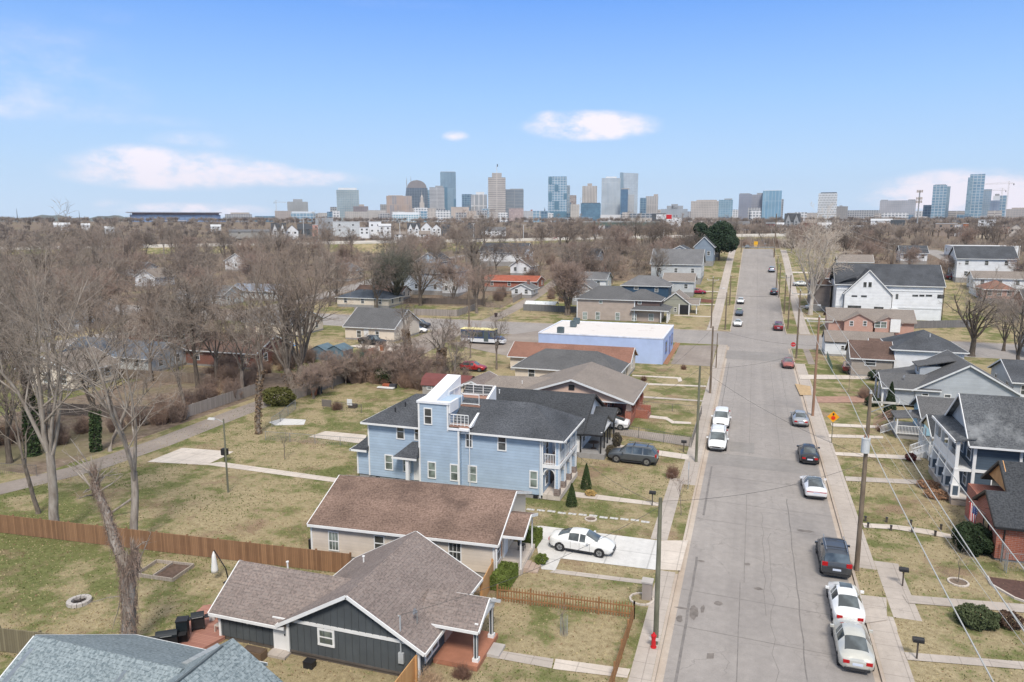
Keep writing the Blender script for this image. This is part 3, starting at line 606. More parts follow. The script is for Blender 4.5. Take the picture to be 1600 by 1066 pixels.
def door(par, face, c, h0, h1, z0, z1, m_=None, name='door'):
 mb = MB(); h0, h1 = min(h0, h1), max(h0, h1); hbar(mb, face, c, h0, h1, z0, z1, 0, .05); hbar(mb, face, c, h0 - .08, h0, z0, z1 + .08, 0, .07); hbar(mb, face, c, h1, h1 + .08, z0, z1 + .08, 0, .07); hbar(mb, face, c, h0, h1, z1, z1 + .08, 0, .07)
 o = mb.build(name, m_ or mWHITE, par); kb = MB(); hbar(kb, face, c, h1 - .14, h1 - .08, z0 + .95, z0 + 1.05, .05, .1); kb.build('handle', mBLACK, o, uv=False); return o
def wallbox(mb, x0, x1, y0, y1, z0, z1, axis=None, zr=0, at=None):
 """walls of a block; with axis the two end walls rise to a gable at height zr"""
 if axis == 'x':
  ym = at if at is not None else (y0 + y1) / 2
  for x in (x0, x1): mb.quad([(x, y0, z0), (x, y1, z0), (x, y1, z1), (x, ym, zr), (x, y0, z1)] if x == x1 else [(x, y1, z0), (x, y0, z0), (x, y0, z1), (x, ym, zr), (x, y1, z1)])
  mb.quad([(x0, y0, z0), (x1, y0, z0), (x1, y0, z1), (x0, y0, z1)]); mb.quad([(x1, y1, z0), (x0, y1, z0), (x0, y1, z1), (x1, y1, z1)])
 elif axis == 'y':
  xm = at if at is not None else (x0 + x1) / 2
  for y in (y0, y1): mb.quad([(x0, y, z0), (x1, y, z0), (x1, y, z1), (xm, y, zr), (x0, y, z1)] if y == y0 else [(x1, y, z0), (x0, y, z0), (x0, y, z1), (xm, y, zr), (x1, y, z1)])
  mb.quad([(x1, y0, z0), (x1, y1, z0), (x1, y1, z1), (x1, y0, z1)]); mb.quad([(x0, y1, z0), (x0, y0, z0), (x0, y0, z1), (x0, y1, z1)])
 else: mb.box(x0, x1, y0, y1, z0, z1)
def gable(mb, tb, x0, x1, y0, y1, ze, zr, axis, ov=.45, ovg=.4, t=.14, ovl=None, tr=.16):
 """two roof planes over the block; ze is the roof height above the side walls. tb collects fascia boards. ovl: own overhang of the low end of the ridge axis"""
 if axis == 'x': A, B, C, D = x0, x1, y0, y1; P = lambda a, c, z: (a, c, z)
 else: A, B, C, D = y0, y1, x0, x1; P = lambda a, c, z: (c, a, z)
 cm = (C + D) / 2; s = (zr - ze) / (cm - C); a0 = A - (ovg if ovl is None else ovl); a1 = B + ovg; e0, e1 = C - ov, D + ov; zl = ze - s * ov
 for e in (e0, e1):
  q = [P(a0, e, zl), P(a1, e, zl), P(a1, cm, zr), P(a0, cm, zr)]
  if (e == e0) != (axis == 'x'): q = q[::-1]
  mb.slab(q, t)
  sg = -1 if e == e0 else 1
  if tb: tb.bar(P(a0, e + sg * .03, zl - .1), P(a1, e + sg * .03, zl - .1), .07, tr)
  if tb:
   for a, sa, on in ((a0, -1, ovl != 0), (a1, 1, ovg > 0)):
    if on: tb.bar(P(a + sa * .03, e, zl - .09), P(a + sa * .03, cm, zr - .09), .06, tr + .03)
def hip(mb, tb, x0, x1, y0, y1, ze, zr, ov=.45, t=.14, hx=None, tr=.16):
 s = (zr - ze) / (min(x1 - x0, y1 - y0) / 2); zl = ze - s * ov; X0, X1, Y0, Y1 = x0 - ov, x1 + ov, y0 - ov, y1 + ov
 if (x1 - x0) >= (y1 - y0): h = (Y1 - Y0) / 2; r0 = (X0 + h, (Y0 + Y1) / 2, zr); r1 = (X1 - h, (Y0 + Y1) / 2, zr)
 else: h = (X1 - X0) / 2; r0 = ((X0 + X1) / 2, Y0 + h, zr); r1 = ((X0 + X1) / 2, Y1 - h, zr)
 a, b_, c, d = (X0, Y0, zl), (X1, Y0, zl), (X1, Y1, zl), (X0, Y1, zl)
 if (x1 - x0) >= (y1 - y0): fs = [[a, b_, r1, r0], [b_, c, r1], [c, d, r0, r1], [d, a, r0]]
 else: fs = [[a, b_, r0], [b_, c, r1, r0], [c, d, r1], [d, a, r0, r1]]
 for f in fs: mb.quad(f)
 mb.quad([(p[0], p[1], p[2] - t) for p in (d, c, b_, a)])
 for p, q in ((a, b_), (b_, c), (c, d), (d, a)): mb.quad([(p[0], p[1], zl - t), (q[0], q[1], zl - t), q, p])
 if tb:
  for p, q in ((a, b_), (b_, c), (c, d), (d, a)):
   n = Vector((q[1] - p[1], p[0] - q[0], 0)).normalized() * .035; tb.bar((p[0] + n.x, p[1] + n.y, zl - .09), (q[0] + n.x, q[1] + n.y, zl - .09), .07, tr)
 return r0, r1
def vents(par, pts, m_=None):
 for (x, y, z) in pts:
  mb = MB(); mb.cyl((x, y), .05, z - .15, z + .3, 8); mb.cyl((x, y), .09, z + .3, z + .36, 8); mb.build('vent_pipe', m_ or mTRIM, par, uv=False)
def house(name, label, x0, x1, y0, y1, h, roof, rise, wm, rm, z0=None, wins=(), cat='house', group=None, ov=.45, trim=None, found=.35, auto=None, base=None, door_at=None, ch=False, two=False):
 """a whole house: walls, roof, trim, windows; roof is gx, gy, hip or flat"""
 if z0 is None: z0 = min(zt(x, y) for x in (x0, x1) for y in (y0, y1))
 zb = max(zt(x, y) for x in (x0, x1) for y in (y0, y1)); ze = zb + h; zr = ze + rise
 o = thing(name, label, cat, group, (0, 0, 0)); o.location = ((x0 + x1) / 2, (y0 + y1) / 2, z0)
 wb = MB(); fb = MB(); rb = MB(); tb = MB(); ax = {'gx': 'x', 'gy': 'y'}.get(roof)
 wallbox(wb, x0, x1, y0, y1, zb + found, ze, ax, zr - .03); fb.box(x0 + .03, x1 - .03, y0 + .03, y1 - .03, z0 - .3, zb + found)
 if ax: gable(rb, tb, x0, x1, y0, y1, ze, zr, ax, ov, ov * .85)
 elif roof == 'hip': hip(rb, tb, x0, x1, y0, y1, ze, zr, ov)
 else: rb.box(x0 - .05, x1 + .05, y0 - .05, y1 + .05, ze, ze + .12); tb.box(x0 - .08, x1 + .08, y0 - .08, y0, ze - .1, ze + .3)
 off = Vector(o.location)
 def fin(mb, nm, m_):
  mb.v = [(a - off.x, b_ - off.y, c - off.z) for a, b_, c in mb.v]; return mb.build(nm, m_, o)
 fin(wb, 'wall', wm); fin(fb, 'foundation', base or mFOUND); r_ = fin(rb, 'roof', rm); fin(tb, 'trim', trim or mTRIM)
 k = []
 if auto:
  # auto = (faces, per face count, window width, height): evenly spaced sash windows
  for fc in auto[0]:
   lo, hi, c = {'S': (x0, x1, y0), 'N': (x0, x1, y1), 'E': (y0, y1, x1), 'W': (y0, y1, x0)}[fc]; n = auto[1] if fc in 'SN' else max(1, auto[1] - 1)
   for lv in range(2 if two else 1):
    for i in range(n):
     hc = lo + (hi - lo) * (i + .5) / n; zc = zb + (h * .5 + .25 if not two else h * (.26 + .5 * lv)); ww, wh = auto[2], auto[3]
     k.append(window(o, fc, c, hc - ww / 2, hc + ww / 2, zc - wh / 2, zc + wh / 2))
 for w in wins:
  if len(w) == 6: k.append(window(o, w[0], w[1], w[2], w[3], zb + w[4], zb + w[5]))
  else: k.append(winp(o, w[0], w[1], w[2]))
 if door_at: k.append(door(o, door_at[0], door_at[1], door_at[2], door_at[2] + .9, zb + found, zb + found + 2.0))
 if ch:
  cb = MB(); cx_, cy_ = (x0 * .35 + x1 * .65, y0 * .4 + y1 * .6); cb.box(cx_ - .35, cx_ + .35, cy_ - .3, cy_ + .3, ze - .2, zr + .7); cb.box(cx_ - .42, cx_ + .42, cy_ - .37, cy_ + .37, zr + .7, zr + .85)
  c_ = cb.build('chimney', B_DK, r_); c_.location = -off
 for w in k:
  w.location = -off
 return o
def parts(o, *items):
 """items: (mesh builder, name, material) placed in world coordinates under a thing at the origin"""
 for it in items: it[0].build(it[1], it[2], o)
def post(mb, x, y, z0, z1, w, mi=0): mb.box(x - w / 2, x + w / 2, y - w / 2, y + w / 2, z0, z1, mi)
def railing(par, pts, z, h=.95, mat_=None, gap=.14, name='railing', w=.04):
 mb = MB()
 for a, b_ in zip(pts, pts[1:]):
  A = Vector(a); B = Vector(b_); n = max(1, int((B - A).length / gap)); mb.bar(A + Vector((0, 0, h)), B + Vector((0, 0, h)), .08, .06); mb.bar(A + Vector((0, 0, .12)), B + Vector((0, 0, .12)), .06, .06)
  for k in range(n + 1): q = A.lerp(B, k / n); mb.bar(q, q + Vector((0, 0, h)), w, w)
 return mb.build(name, mat_ or mWHITE, par, uv=False)
# ---------------------------------------------------------------- dark grey board and batten house
D = thing('bungalow', 'low dark grey board and batten house with brown shingle roof and terracotta porch', 'house')
wb = MB(); wallbox(wb, -23.6, -15.6, 32.2, 40.0, .25, 2.2, 'y', 4.38); wallbox(wb, -28.3, -23.6, 32.3, 37.3, .25, 2.05, 'x', 3.6)
bt = MB()
for k in range(19):
 x = -23.45 + k * .43; zz = 2.2 + (4.38 - 2.2) * (1 - abs(x + 19.6) / 4.0)
 if x < -15.7: bt.box(x - .025, x + .025, 32.165, 32.2, .25, zz - .05)
for k in range(10):
 x = -28.1 + k * .45; bt.box(x - .025, x + .025, 32.265, 32.3, .25, 2.0)
for k in range(8): y = 32.5 + k * .45; bt.box(-15.6, -15.565, y - .025, y + .025, .25, 2.1)
fb = MB(); fb.box(-23.56, -15.64, 32.24, 39.9, -.2, .25); fb.box(-28.2, -23.6, 32.35, 38.9, -.2, .25); fb.box(-23.62, -15.58, 32.16, 32.24, .2, .32)
rb = MB(); tb = MB(); gable(rb, tb, -23.6, -15.6, 32.2, 40.0, 2.2, 4.42, 'y', .5, .38); gable(rb, tb, -28.3, -23.65, 32.3, 37.3, 2.05, 3.65, 'x', .4, .0, ovl=.4); gable(rb, None, -23.65, -20.9, 32.3, 37.3, 2.05, 3.65, 'x', -.3, 0, ovl=0)
gable(rb, tb, -16.6, -13.3, 34.35, 37.3, 2.45, 3.3, 'x', .3, .32, ovl=0)
tb.box(-23.6, -15.6, 32.14, 32.2, 2.02, 2.2); tb.box(-15.72, -15.56, 32.12, 32.26, 0, 2.1); tb.box(-23.68, -23.52, 32.12, 32.2, .2, 2.1); tb.box(-28.36, -28.22, 32.24, 32.4, .2, 2.0)
tb.hexa([(-20.35, 32.13, 3.95), (-18.85, 32.13, 3.95), (-18.85, 32.19, 3.95), (-20.35, 32.19, 3.95)], [(-19.62, 32.13, 4.33), (-19.58, 32.13, 4.33), (-19.58, 32.19, 4.33), (-19.62, 32.19, 4.33)])
tb.hexa([(-13.1, 34.6, 2.5), (-13.02, 34.6, 2.5), (-13.02, 37.05, 2.5), (-13.1, 37.05, 2.5)], [(-13.1, 35.8, 3.2), (-13.02, 35.8, 3.2), (-13.02, 35.85, 3.2), (-13.1, 35.85, 3.2)])
tb.box(-13.3, -13.1, 34.35, 37.3, 2.28, 2.5); tb.box(-15.5, -13.3, 34.3, 34.45, 2.28, 2.42)
parts(D, (wb, 'wall', S_DKG), (bt, 'battens', S_DKG), (fb, 'foundation', plain((.1, .085, .075), .9)), (rb, 'roof', SH_GREYB), (tb, 'trim', mWHITE))
winp(D, 'S', 32.2, (500, 986, 520, 1006), fr=.12, pane=mPANEG)
window(D, 'E', -15.6, 32.95, 34.5, .75, 1.9, fr=.12, style='twin', pane=mPANEG)
door(D, 'S', 32.3, -24.55, -23.75, .1, 2.0); door(D, 'E', -15.6, 35.6, 36.5, .32, 2.2, plain((.55, .33, .24), .6, .08))
pf = MB(); pf.box(-15.58, -13.0, 33.9, 37.35, .02, .3); pf.build('porch_floor', plain((.36, .16, .1), .8, .12, 1.5), D)
for y in (34.4, 36.9):
 mb = MB(); post(mb, -13.25, y, .3, 2.35, .2); o = mb.build('column', mWHITE, D); mb = MB(); post(mb, -13.25, y, .3, .5, .34); mb.build('column_base', mWHITE, o); mb = MB(); post(mb, -13.25, y, 2.15, 2.28, .28); mb.build('column_head', mWHITE, o)
 mb = MB(); mb.box(-13.31, -13.19, y - .11, y - .1, .5, 2.15); mb.box(-13.15, -13.14, y - .06, y + .06, .5, 2.15); mb.build('column_inlay', S_DKG, o)
mb = MB(); mb.box(-13.0, -12.3, 35.4, 36.6, .0, .17); mb.build('step', mCONC, D)
mb = MB(); mb.box(-24.7, -23.5, 31.6, 32.25, 0, .15); mb.build('step', mWALK, D)
mb = MB(); mb.box(-16.75, -16.45, 32.05, 32.18, .9, 1.5); mb.bar((-16.6, 32.1, 1.5), (-16.6, 32.1, 3.6), .06); mb.bar((-16.6, 32.1, 3.6), (-16.62, 31.95, 3.7), .06); mb.build('electric_meter', plain((.4, .42, .43), .5), D)
vents(D, [(-22.0, 37.9, 3.15), (-25.6, 35.2, 3.5)], mWHITE)
mb = MB(); mb.cyl((-26.3, 32.22), .09, 1.35, 1.6, 8); mb.build('wall_lamp', mWHITE, D)
# ---------------------------------------------------------------- tan house with brown roof
T = thing('bungalow', 'tan sided house with long brown shingle roof and small white posted porch', 'house')
wb = MB(); wallbox(wb, -29.2, -15.62, 44.0, 53.4, .35, 2.55, 'x', 4.12); wb.build('wall', S_TAN, T)
wb = MB(); wb.quad([(-15.6, 44.0, .35), (-15.6, 53.4, .35), (-15.6, 53.4, 2.55), (-15.6, 48.7, 4.12), (-15.6, 44.0, 2.55)]); wb.build('gable_wall', S_CREAM, T)
fb = MB(); fb.box(-29.1, -15.7, 44.08, 53.3, -.1, .35); rb = MB(); tb = MB(); gable(rb, tb, -29.2, -15.6, 44.0, 53.4, 2.55, 4.15, 'x', .35, .4, ovl=.1)
pr = MB(); gable(pr, tb, -15.4, -13.9, 44.9, 48.7, 2.75, 3.35, 'x', .25, .22, ovl=.0); tb.box(-15.5, -13.7, 44.95, 45.1, 2.5, 2.65); tb.box(-15.66, -15.52, 43.92, 44.06, 0, 2.2); tb.box(-29.26, -29.12, 43.94, 44.06, .1, 2.2)
tb.box(-15.4, -15.3, 43.7, 43.8, 0, 2.1)
parts(T, (fb, 'foundation', mFOUND), (rb, 'roof', SH_BROWN), (pr, 'porch_roof', SH_BROWN), (tb, 'trim', mWHITE))
for bx, st in (((524, 829, 537, 853), 'grid'), ((592, 837, 605, 857), 'double'), ((704, 851, 721, 876), 'grid')): winp(T, 'S', 44.0, bx, fr=.07, style=st, pane=mPANEG if st == 'grid' and bx[0] < 600 else mPANE)
window(T, 'E', -15.6, 44.75, 45.6, .8, 2.0, fr=.05); window(T, 'E', -15.6, 48.8, 49.6, .9, 2.0, fr=.05)
for y in (44.15, 45.7, 48.5, 49.7):
 mb = MB(); mb.box(-15.6, -15.55, y, y + .25, .75, 2.05); mb.build('shutter', plain((.45, .2, .09), .7), T)
door(T, 'E', -15.6, 46.5, 47.4, .38, 2.35)
mb = MB(); mb.box(-15.58, -13.9, 44.9, 49.2, 0, .38); mb.build('porch_floor', mCREAM, T)
for y in (45.05, 48.55):
 mb = MB(); post(mb, -13.98, y, .0 if y < 46 else .38, 2.42, .1); mb.build('post', mWHITE, T)
for k in range(3):
 mb = MB(); mb.box(-13.9 + .33 * k, -13.57 + .33 * k, 45.5, 46.7, 0, .28 - .09 * k); mb.build('step', brick((.35, .26, .21), (.45, .35, .28)), T)
mb = MB(); mb.box(-30.1, -29.5, 44.0, 44.7, 0, .8); tag(mb.build('air_conditioner', mBLACK), 'dark outdoor air conditioner at the back corner of the tan house', 'air conditioner')
a_ = R(3.8); T.rotation_euler = (0, 0, a_); T.scale = (1, 1, 1.1); T.location = Vector((-15.6, 44, 0)) - Matrix.Rotation(a_, 3, 'Z') @ Vector((-15.6, 44, 0))
# ---------------------------------------------------------------- blue two storey house with roof deck
B = thing('blue_house', 'tall light blue two storey house with dark hipped roof, roof deck and arched porch', 'house')
wb = MB(); wb.box(-33.2, -16.4, 58.9, 65.6, .4, 5.85); wb.box(-34.5, -33.2, 59.0, 65.4, .4, 2.75); wb.build('wall', S_BLUE, B)
wb = MB(); wb.box(-27.7, -24.9, 58.2, 62.0, .4, 8.0); wb.box(-24.9, -23.9, 58.2, 58.9, .4, 5.95); wb.build('tower_wall', S_BLUE, B)
fb = MB(); fb.box(-33.1, -16.5, 59.0, 65.5, -.1, .4); fb.box(-34.4, -33.1, 59.1, 65.3, -.1, .4); fb.box(-27.6, -24, 58.45, 59, -.1, .4); fb.build('foundation', mFOUND, B)
rb = MB(); tb = MB(); hip(rb, tb, -33.2, -14.85, 58.9, 65.6, 5.9, 7.75, .5)
rb.slab([(-35.0, 58.6, 2.9), (-33.2, 58.6, 3.15), (-33.2, 65.8, 3.15), (-35.0, 65.8, 2.9)], .12); rb.hexa([(-34.9, 58.5, 2.85), (-33.2, 58.5, 2.85), (-33.2, 65.9, 2.85), (-34.9, 65.9, 2.85)], [(-33.6, 59.4, 4.0), (-33.2, 59.4, 4.0), (-33.2, 65.0, 4.0), (-33.6, 65.0, 4.0)])
rb.hexa([(-30.1, 57.5, 2.9), (-27.7, 57.5, 2.9), (-27.7, 58.9, 2.9), (-30.1, 58.9, 2.9)], [(-28.7, 58.75, 4.1), (-27.7, 58.3, 4.1), (-27.7, 58.9, 4.1), (-28.7, 58.9, 4.1)])
tb.box(-30.15, -27.68, 57.44, 57.5, 2.78, 2.95); tb.box(-35.0, -33.25, 58.44, 58.5, 2.72, 2.9); tb.box(-35.06, -34.9, 58.44, 65.9, 2.72, 2.9)
for x in (-33.2, -16.4): tb.box(x - .07, x + .07, 58.84, 58.9, .4, 5.85)
tb.box(-34.56, -34.42, 58.94, 59.06, .4, 2.75); tb.box(-27.76, -27.6, 58.13, 58.2, .3, 8.05); tb.box(-24.96, -24.82, 58.13, 58.21, 5.6, 8.05); tb.box(-23.96, -23.8, 58.13, 58.21, .3, 5.95)
tb.box(-28.85, -28.55, 57.6, 57.9, .2, 2.85)
parts(B, (rb, 'roof', SH_CHAR), (tb, 'trim', mWHITE))
# roof deck: stair head, parapets, boards
mb = MB(); mb.box(-27.85, -24.75, 58.07, 58.6, 8.0, 8.2); mb.box(-27.85, -27.6, 58.6, 62.1, 8.0, 8.2); mb.hexa([(-27.6, 58.6, 7.9), (-26.2, 58.6, 7.9), (-26.2, 64.6, 6.0), (-27.6, 64.6, 6.0)], [(-27.6, 58.6, 8.15), (-26.2, 58.6, 8.15), (-26.2, 64.6, 9.3), (-27.6, 64.6, 9.3)])
mb.box(-24.9, -24.7, 58.3, 60.3, 7.2, 8.15)
mb.hexa([(-23.0, 58.5, 6.0), (-22.8, 58.5, 6.0), (-22.8, 65.2, 6.0), (-23.0, 65.2, 6.0)], [(-23.0, 58.5, 6.15), (-22.8, 58.5, 6.15), (-22.8, 65.2, 8.35), (-23.0, 65.2, 8.35)]); mb.box(-24.9, -22.9, 58.07, 58.4, 5.75, 5.95)
mb.build('parapet', plain((.74, .75, .77), .6, .05), B)
mb = MB(); mb.box(-24.85, -23.0, 58.4, 61.2, 5.96, 6.1); mb.box(-26.2, -23.0, 61.2, 65.2, 6.9, 7.3); mb.build('deck_boards', planks((.2, .1, .07), (.38, .22, .16), .14, True), B)
railing(B, [(-24.8, 58.45, 6.1), (-23.05, 58.45, 6.1)], 0, 1.0, gap=.35, w=.05); railing(B, [(-24.8, 61.3, 7.3), (-23.1, 61.3, 7.3)], 0, 1.0, gap=1.2, w=.05)
railing(B, [(-26.1, 65.1, 7.3), (-23.1, 65.1, 7.3)], 0, 1.05, gap=1.0, w=.06); railing(B, [(-26.1, 61.4, 7.3), (-26.1, 65.1, 7.3)], 0, 1.05, gap=1.0, w=.06)
mb = MB()
for z in (6.35, 6.6, 6.85): mb.bar((-24.8, 58.45, z), (-23.05, 58.45, z), .02)
for z in (7.55, 7.8, 8.05): mb.bar((-26.1, 65.1, z), (-23.1, 65.1, z), .02)
mb.build('rail_cables', mTRIM, B, uv=False)
for bx in ((664, 639, 674, 662), (729, 676, 737, 698), (779, 680, 790, 703), (603, 712, 613, 733), (733, 729, 744, 752), (829, 737, 839, 761)): winp(B, 'S', 58.9 if bx[0] != 664 else 58.2, bx, fr=.1, pane=mPANE if bx[1] < 706 else mPANEG)
for bx in ((670, 723, 680, 746), (705, 727, 715, 750), (631, 717, 641, 736)): winp(B, 'S', 58.2 if bx[0] > 660 else 58.9, bx, fr=.1, pane=mPANEG)
for bx in ((621, 664, 631, 685), (649, 666, 658.5, 687)): winp(B, 'S', 58.9, bx, fr=.1)
door(B, 'S', 58.9, -28.55, -27.8, .45, 2.5)
# two storey porch with arches
pf = MB(); pf.box(-16.38, -14.8, 58.95, 65.6, .05, .5); pf.build('porch_floor', mCREAM, B); pf = MB(); pf.box(-16.38, -14.95, 58.95, 65.6, 2.95, 3.15); pf.build('balcony_floor', planks((.25, .13, .08), (.36, .2, .14)), B)
ys_ = [59.15, 61.2, 63.3, 65.35]
for y in ys_:
 mb = MB(); post(mb, -15.1, y, 1.05, 2.95, .34); post(mb, -15.1, y, 3.15, 5.75, .3); o = mb.build('column', S_BLUE, B)
 mb = MB(); post(mb, -15.1, y, .5, 1.1, .5); mb.build('stone_base', B_STONE, o)
 mb = MB()
 for sx in (-1, 1):
  for sy in (-1, 1): mb.box(-15.1 + sx * .17 - .035, -15.1 + sx * .17 + .035, y + sy * .17 - .035, y + sy * .17 + .035, 1.1, 2.95); mb.box(-15.1 + sx * .15 - .035, -15.1 + sx * .15 + .035, y + sy * .15 - .035, y + sy * .15 + .035, 3.15, 5.75)
 mb.build('corner_trim', mWHITE, o)
def arch(par, P, a0, a1, zs, zt_, th=.14):
 """panel between two columns with an arched opening: P(a,z,out)"""
 wbm = MB(); tr = MB(); n = 12; c = (a0 + a1) / 2; r = (a1 - a0) / 2
 pts = [(c + r * math.cos(math.pi * k / n), zs + (zt_ - .18 - zs) * math.sin(math.pi * k / n)) for k in range(n + 1)]
 for (p, q) in zip(pts, pts[1:]):
  lo = [P(p[0], p[1], 0), P(q[0], q[1], 0), P(q[0], q[1], th), P(p[0], p[1], th)]; hi = [P(p[0], zt_, 0), P(q[0], zt_, 0), P(q[0], zt_, th), P(p[0], zt_, th)]; wbm.hexa(lo, hi)
  tr.bar(P(p[0], p[1], th * .5), P(q[0], q[1], th * .5), th + .08, .1)
 o = wbm.build('arch_panel', S_BLUE, par); tr.build('arch_trim', mWHITE, o)
for y0_, y1_ in zip(ys_, ys_[1:]):
 for zs, ztp in ((2.2, 2.97), (4.9, 5.75)): arch(B, lambda a, z, o_: Vector((-15.17 + o_, a, z)), y0_ + .18, y1_ - .18, zs, ztp)
 railing(B, [(-15.05, y0_ + .2, 3.15), (-15.05, y1_ - .2, 3.15)], 0, .95)
for zs, ztp in ((2.2, 2.97), (4.9, 5.75)): arch(B, lambda a, z, o_: Vector((a, 59.22 - o_, z)), -16.33, -15.3, zs, ztp)
railing(B, [(-16.3, 59.1, 3.15), (-15.3, 59.1, 3.15)], 0, .95)
mb = MB(); mb.box(-16.4, -14.9, 58.9, 59.02, 2.9, 3.2); mb.box(-14.97, -14.85, 58.95, 65.6, 2.9, 3.2); mb.build('band', mWHITE, B)
window(B, 'E', -16.4, 59.9, 60.7, 1.0, 2.5); door(B, 'E', -16.4, 61.7, 62.7, .5, 2.6, mBLACK); window(B, 'E', -16.4, 59.9, 60.7, 3.5, 5.0); door(B, 'E', -16.4, 62.2, 63.2, 3.2, 5.2)
vents(B, [(-30.2, 60.6, 6.9), (-30.9, 59.9, 6.5), (-28.6, 61.4, 7.3)], mBLACK)
mb = MB(); mb.cyl((-22.9, 58.3), .04, .4, 5.9, 6); mb.cyl((-16.55, 58.75), .05, .2, 5.7, 8); mb.build('downpipe', mWHITE, B)
mb = MB()
for x in (-32.6, -30.6, -27.1, -23.0, -19.6, -17.2): mb.box(x, x + .4, 58.27 if -27.7 < x < -24 else 58.85, 59.1, .1, .3)
mb.build('crawl_vent', mBLACK, B)
# ---------------------------------------------------------------- white house with black roof behind
Wh = thing('bungalow', 'white brick house with black shingle roof, black posts and a deep porch', 'house')
wb = MB(); wallbox(wb, -30.0, -15.9, 71.4, 82.6, .5, 2.75, 'x', 5.35); wb.build('wall', siding((.74, .74, .74), .24, .95), Wh)
fb = MB(); fb.box(-29.9, -16, 71.45, 82.5, -.1, .5); fb.box(-16, -13.3, 71.2, 77.4, -.1, .55); fb.build('foundation', mFOUND, Wh)
rb = MB(); tb = MB(); gable(rb, tb, -30.0, -15.9, 71.4, 82.6, 2.8, 5.4, 'x', .45, .4); gable(rb, tb, -17.6, -13.9, 71.4, 76.6, 2.75, 3.95, 'x', .3, .35, ovl=0); gable(rb, tb, -16.4, -13.7, 77.6, 81.2, 2.65, 3.45, 'x', .25, .25, ovl=0)
parts(Wh, (rb, 'roof', SH_BLK), (tb, 'trim', mBLACK))
mb = MB(); mb.hexa([(-13.72, 71.7, 2.8), (-13.66, 71.7, 2.8), (-13.66, 76.3, 2.8), (-13.72, 76.3, 2.8)], [(-13.72, 73.95, 3.85), (-13.66, 73.95, 3.85), (-13.66, 74.05, 3.85), (-13.72, 74.05, 3.85)]); mb.box(-13.75, -13.6, 71.4, 76.6, 2.55, 2.8)
mb.hexa([(-13.6, 77.8, 2.7), (-13.54, 77.8, 2.7), (-13.54, 81.0, 2.7), (-13.6, 81.0, 2.7)], [(-13.6, 79.35, 3.4), (-13.54, 79.35, 3.4), (-13.54, 79.45, 3.4), (-13.6, 79.45, 3.4)]); mb.build('gable_panel', mWHITE, Wh)
for x, y in ((-15.8, 71.3), (-13.75, 71.5), (-13.75, 73.4), (-13.75, 75.2), (-13.75, 76.6), (-13.6, 78.0)):
 mb = MB(); post(mb, x, y, .55, 2.6, .13); mb.build('post', mBLACK, Wh)
window(Wh, 'E', -15.9, 72.6, 73.6, 1.2, 2.4); door(Wh, 'E', -15.9, 75.0, 75.9, .55, 2.5); vents(Wh, [(-26.2, 76.0, 5.0)], mWHITE)
mb = MB(); mb.cyl((-14.8, 73.0), .06, .55, 1.2, 8); mb.cyl((-14.8, 73.0), .55, 1.2, 1.26, 16); mb.cyl((-14.8, 73.0), .3, .55, .6, 10); tag(mb.build('round_table', plain((.12, .08, .06), .6)), 'small round brown table on the white house porch', 'table')
# ---------------------------------------------------------------- brick bungalow with taupe roof and brick porch
K = thing('bungalow', 'red brick bungalow with taupe roof, peach gable and brick porch with stairs', 'house')
zr = 5.3; xr = -19.9; xe, xw = -12.4, -27.0
wb = MB(); wb.box(-25.8, -15.9, 84.6, 95.2, .5, 2.95); wb.build('wall', B_RED, K)
s_e = (zr - 2.85) / (xe - xr) * -1; s_w = (zr - 2.85) / (xr - xw)
gb = MB(); 
for y in (84.55, 95.25): q = [(-26.2, y, 2.7), (-12.9, y, 2.7), (-12.9, y, 2.95), (xr, y, zr - .1), (-26.2, y, 2.95)]; gb.quad(q if y < 90 else q[::-1])
gb.build('gable_wall', S_PINK, K)
rb = MB(); y0_, y1_ = 84.0, 95.8
rb.slab([(xr, y0_, zr), (xe, y0_, 2.9), (xe, y1_, 2.9), (xr, y1_, zr)], .16); rb.slab([(xw, y0_, 2.9), (xr, y0_, zr), (xr, y1_, zr), (xw, y1_, 2.9)], .16)
rb.slab([(-33.0, 86.5, 2.6), (-25.5, 86.5, 2.6), (-23.5, 90.5, 4.0), (-31.5, 90.5, 3.7)], .14); rb.slab([(-31.5, 90.5, 3.7), (-23.5, 90.5, 4.0), (-25.5, 94.5, 2.6), (-33.0, 94.5, 2.6)], .14); rb.build('roof', SH_TAUPE, K)
tb = MB(); tb.bar((xe, y0_ - .03, 2.8), (xr, y0_ - .03, zr - .1), .06, .22); tb.bar((xw, y0_ - .03, 2.8), (xr, y0_ - .03, zr - .1), .06, .22); tb.bar((xe + .03, y0_, 2.8), (xe + .03, y1_, 2.8), .07, .18); tb.bar((-33, 86.45, 2.52), (-25.5, 86.45, 2.52), .07, .16)
tb.bar((-25.8, 84.5, 2.75), (-12.9, 84.5, 2.75), .08, .16); tb.build('trim', mTRIM, K)
wb = MB(); wb.box(-32.4, -25.8, 87.0, 94.2, 0, 2.55); wb.build('rear_wall', S_CREAM, K)
mb = MB(); mb.box(-20.3, -19.6, 84.45, 84.56, 3.9, 4.5); mb.build('attic_vent', mBLACK, K)
mb = MB(); mb.box(-15.9, -12.8, 84.7, 95.0, 0, .8); mb.build('porch_base', B_RED, K)
for y in (85.1, 88.2, 91.6, 94.7):
 mb = MB(); post(mb, -13.1, y, .8, 1.7, .75); o = mb.build('pier', B_RED, K); mb = MB(); i = .3; mb.hexa([(-13.4, y - i, 1.75), (-12.8, y - i, 1.75), (-12.8, y + i, 1.75), (-13.4, y + i, 1.75)], [(-13.3, y - .2, 2.8), (-12.9, y - .2, 2.8), (-12.9, y + .2, 2.8), (-13.3, y + .2, 2.8)]); mb.build('column', S_PINK, o)
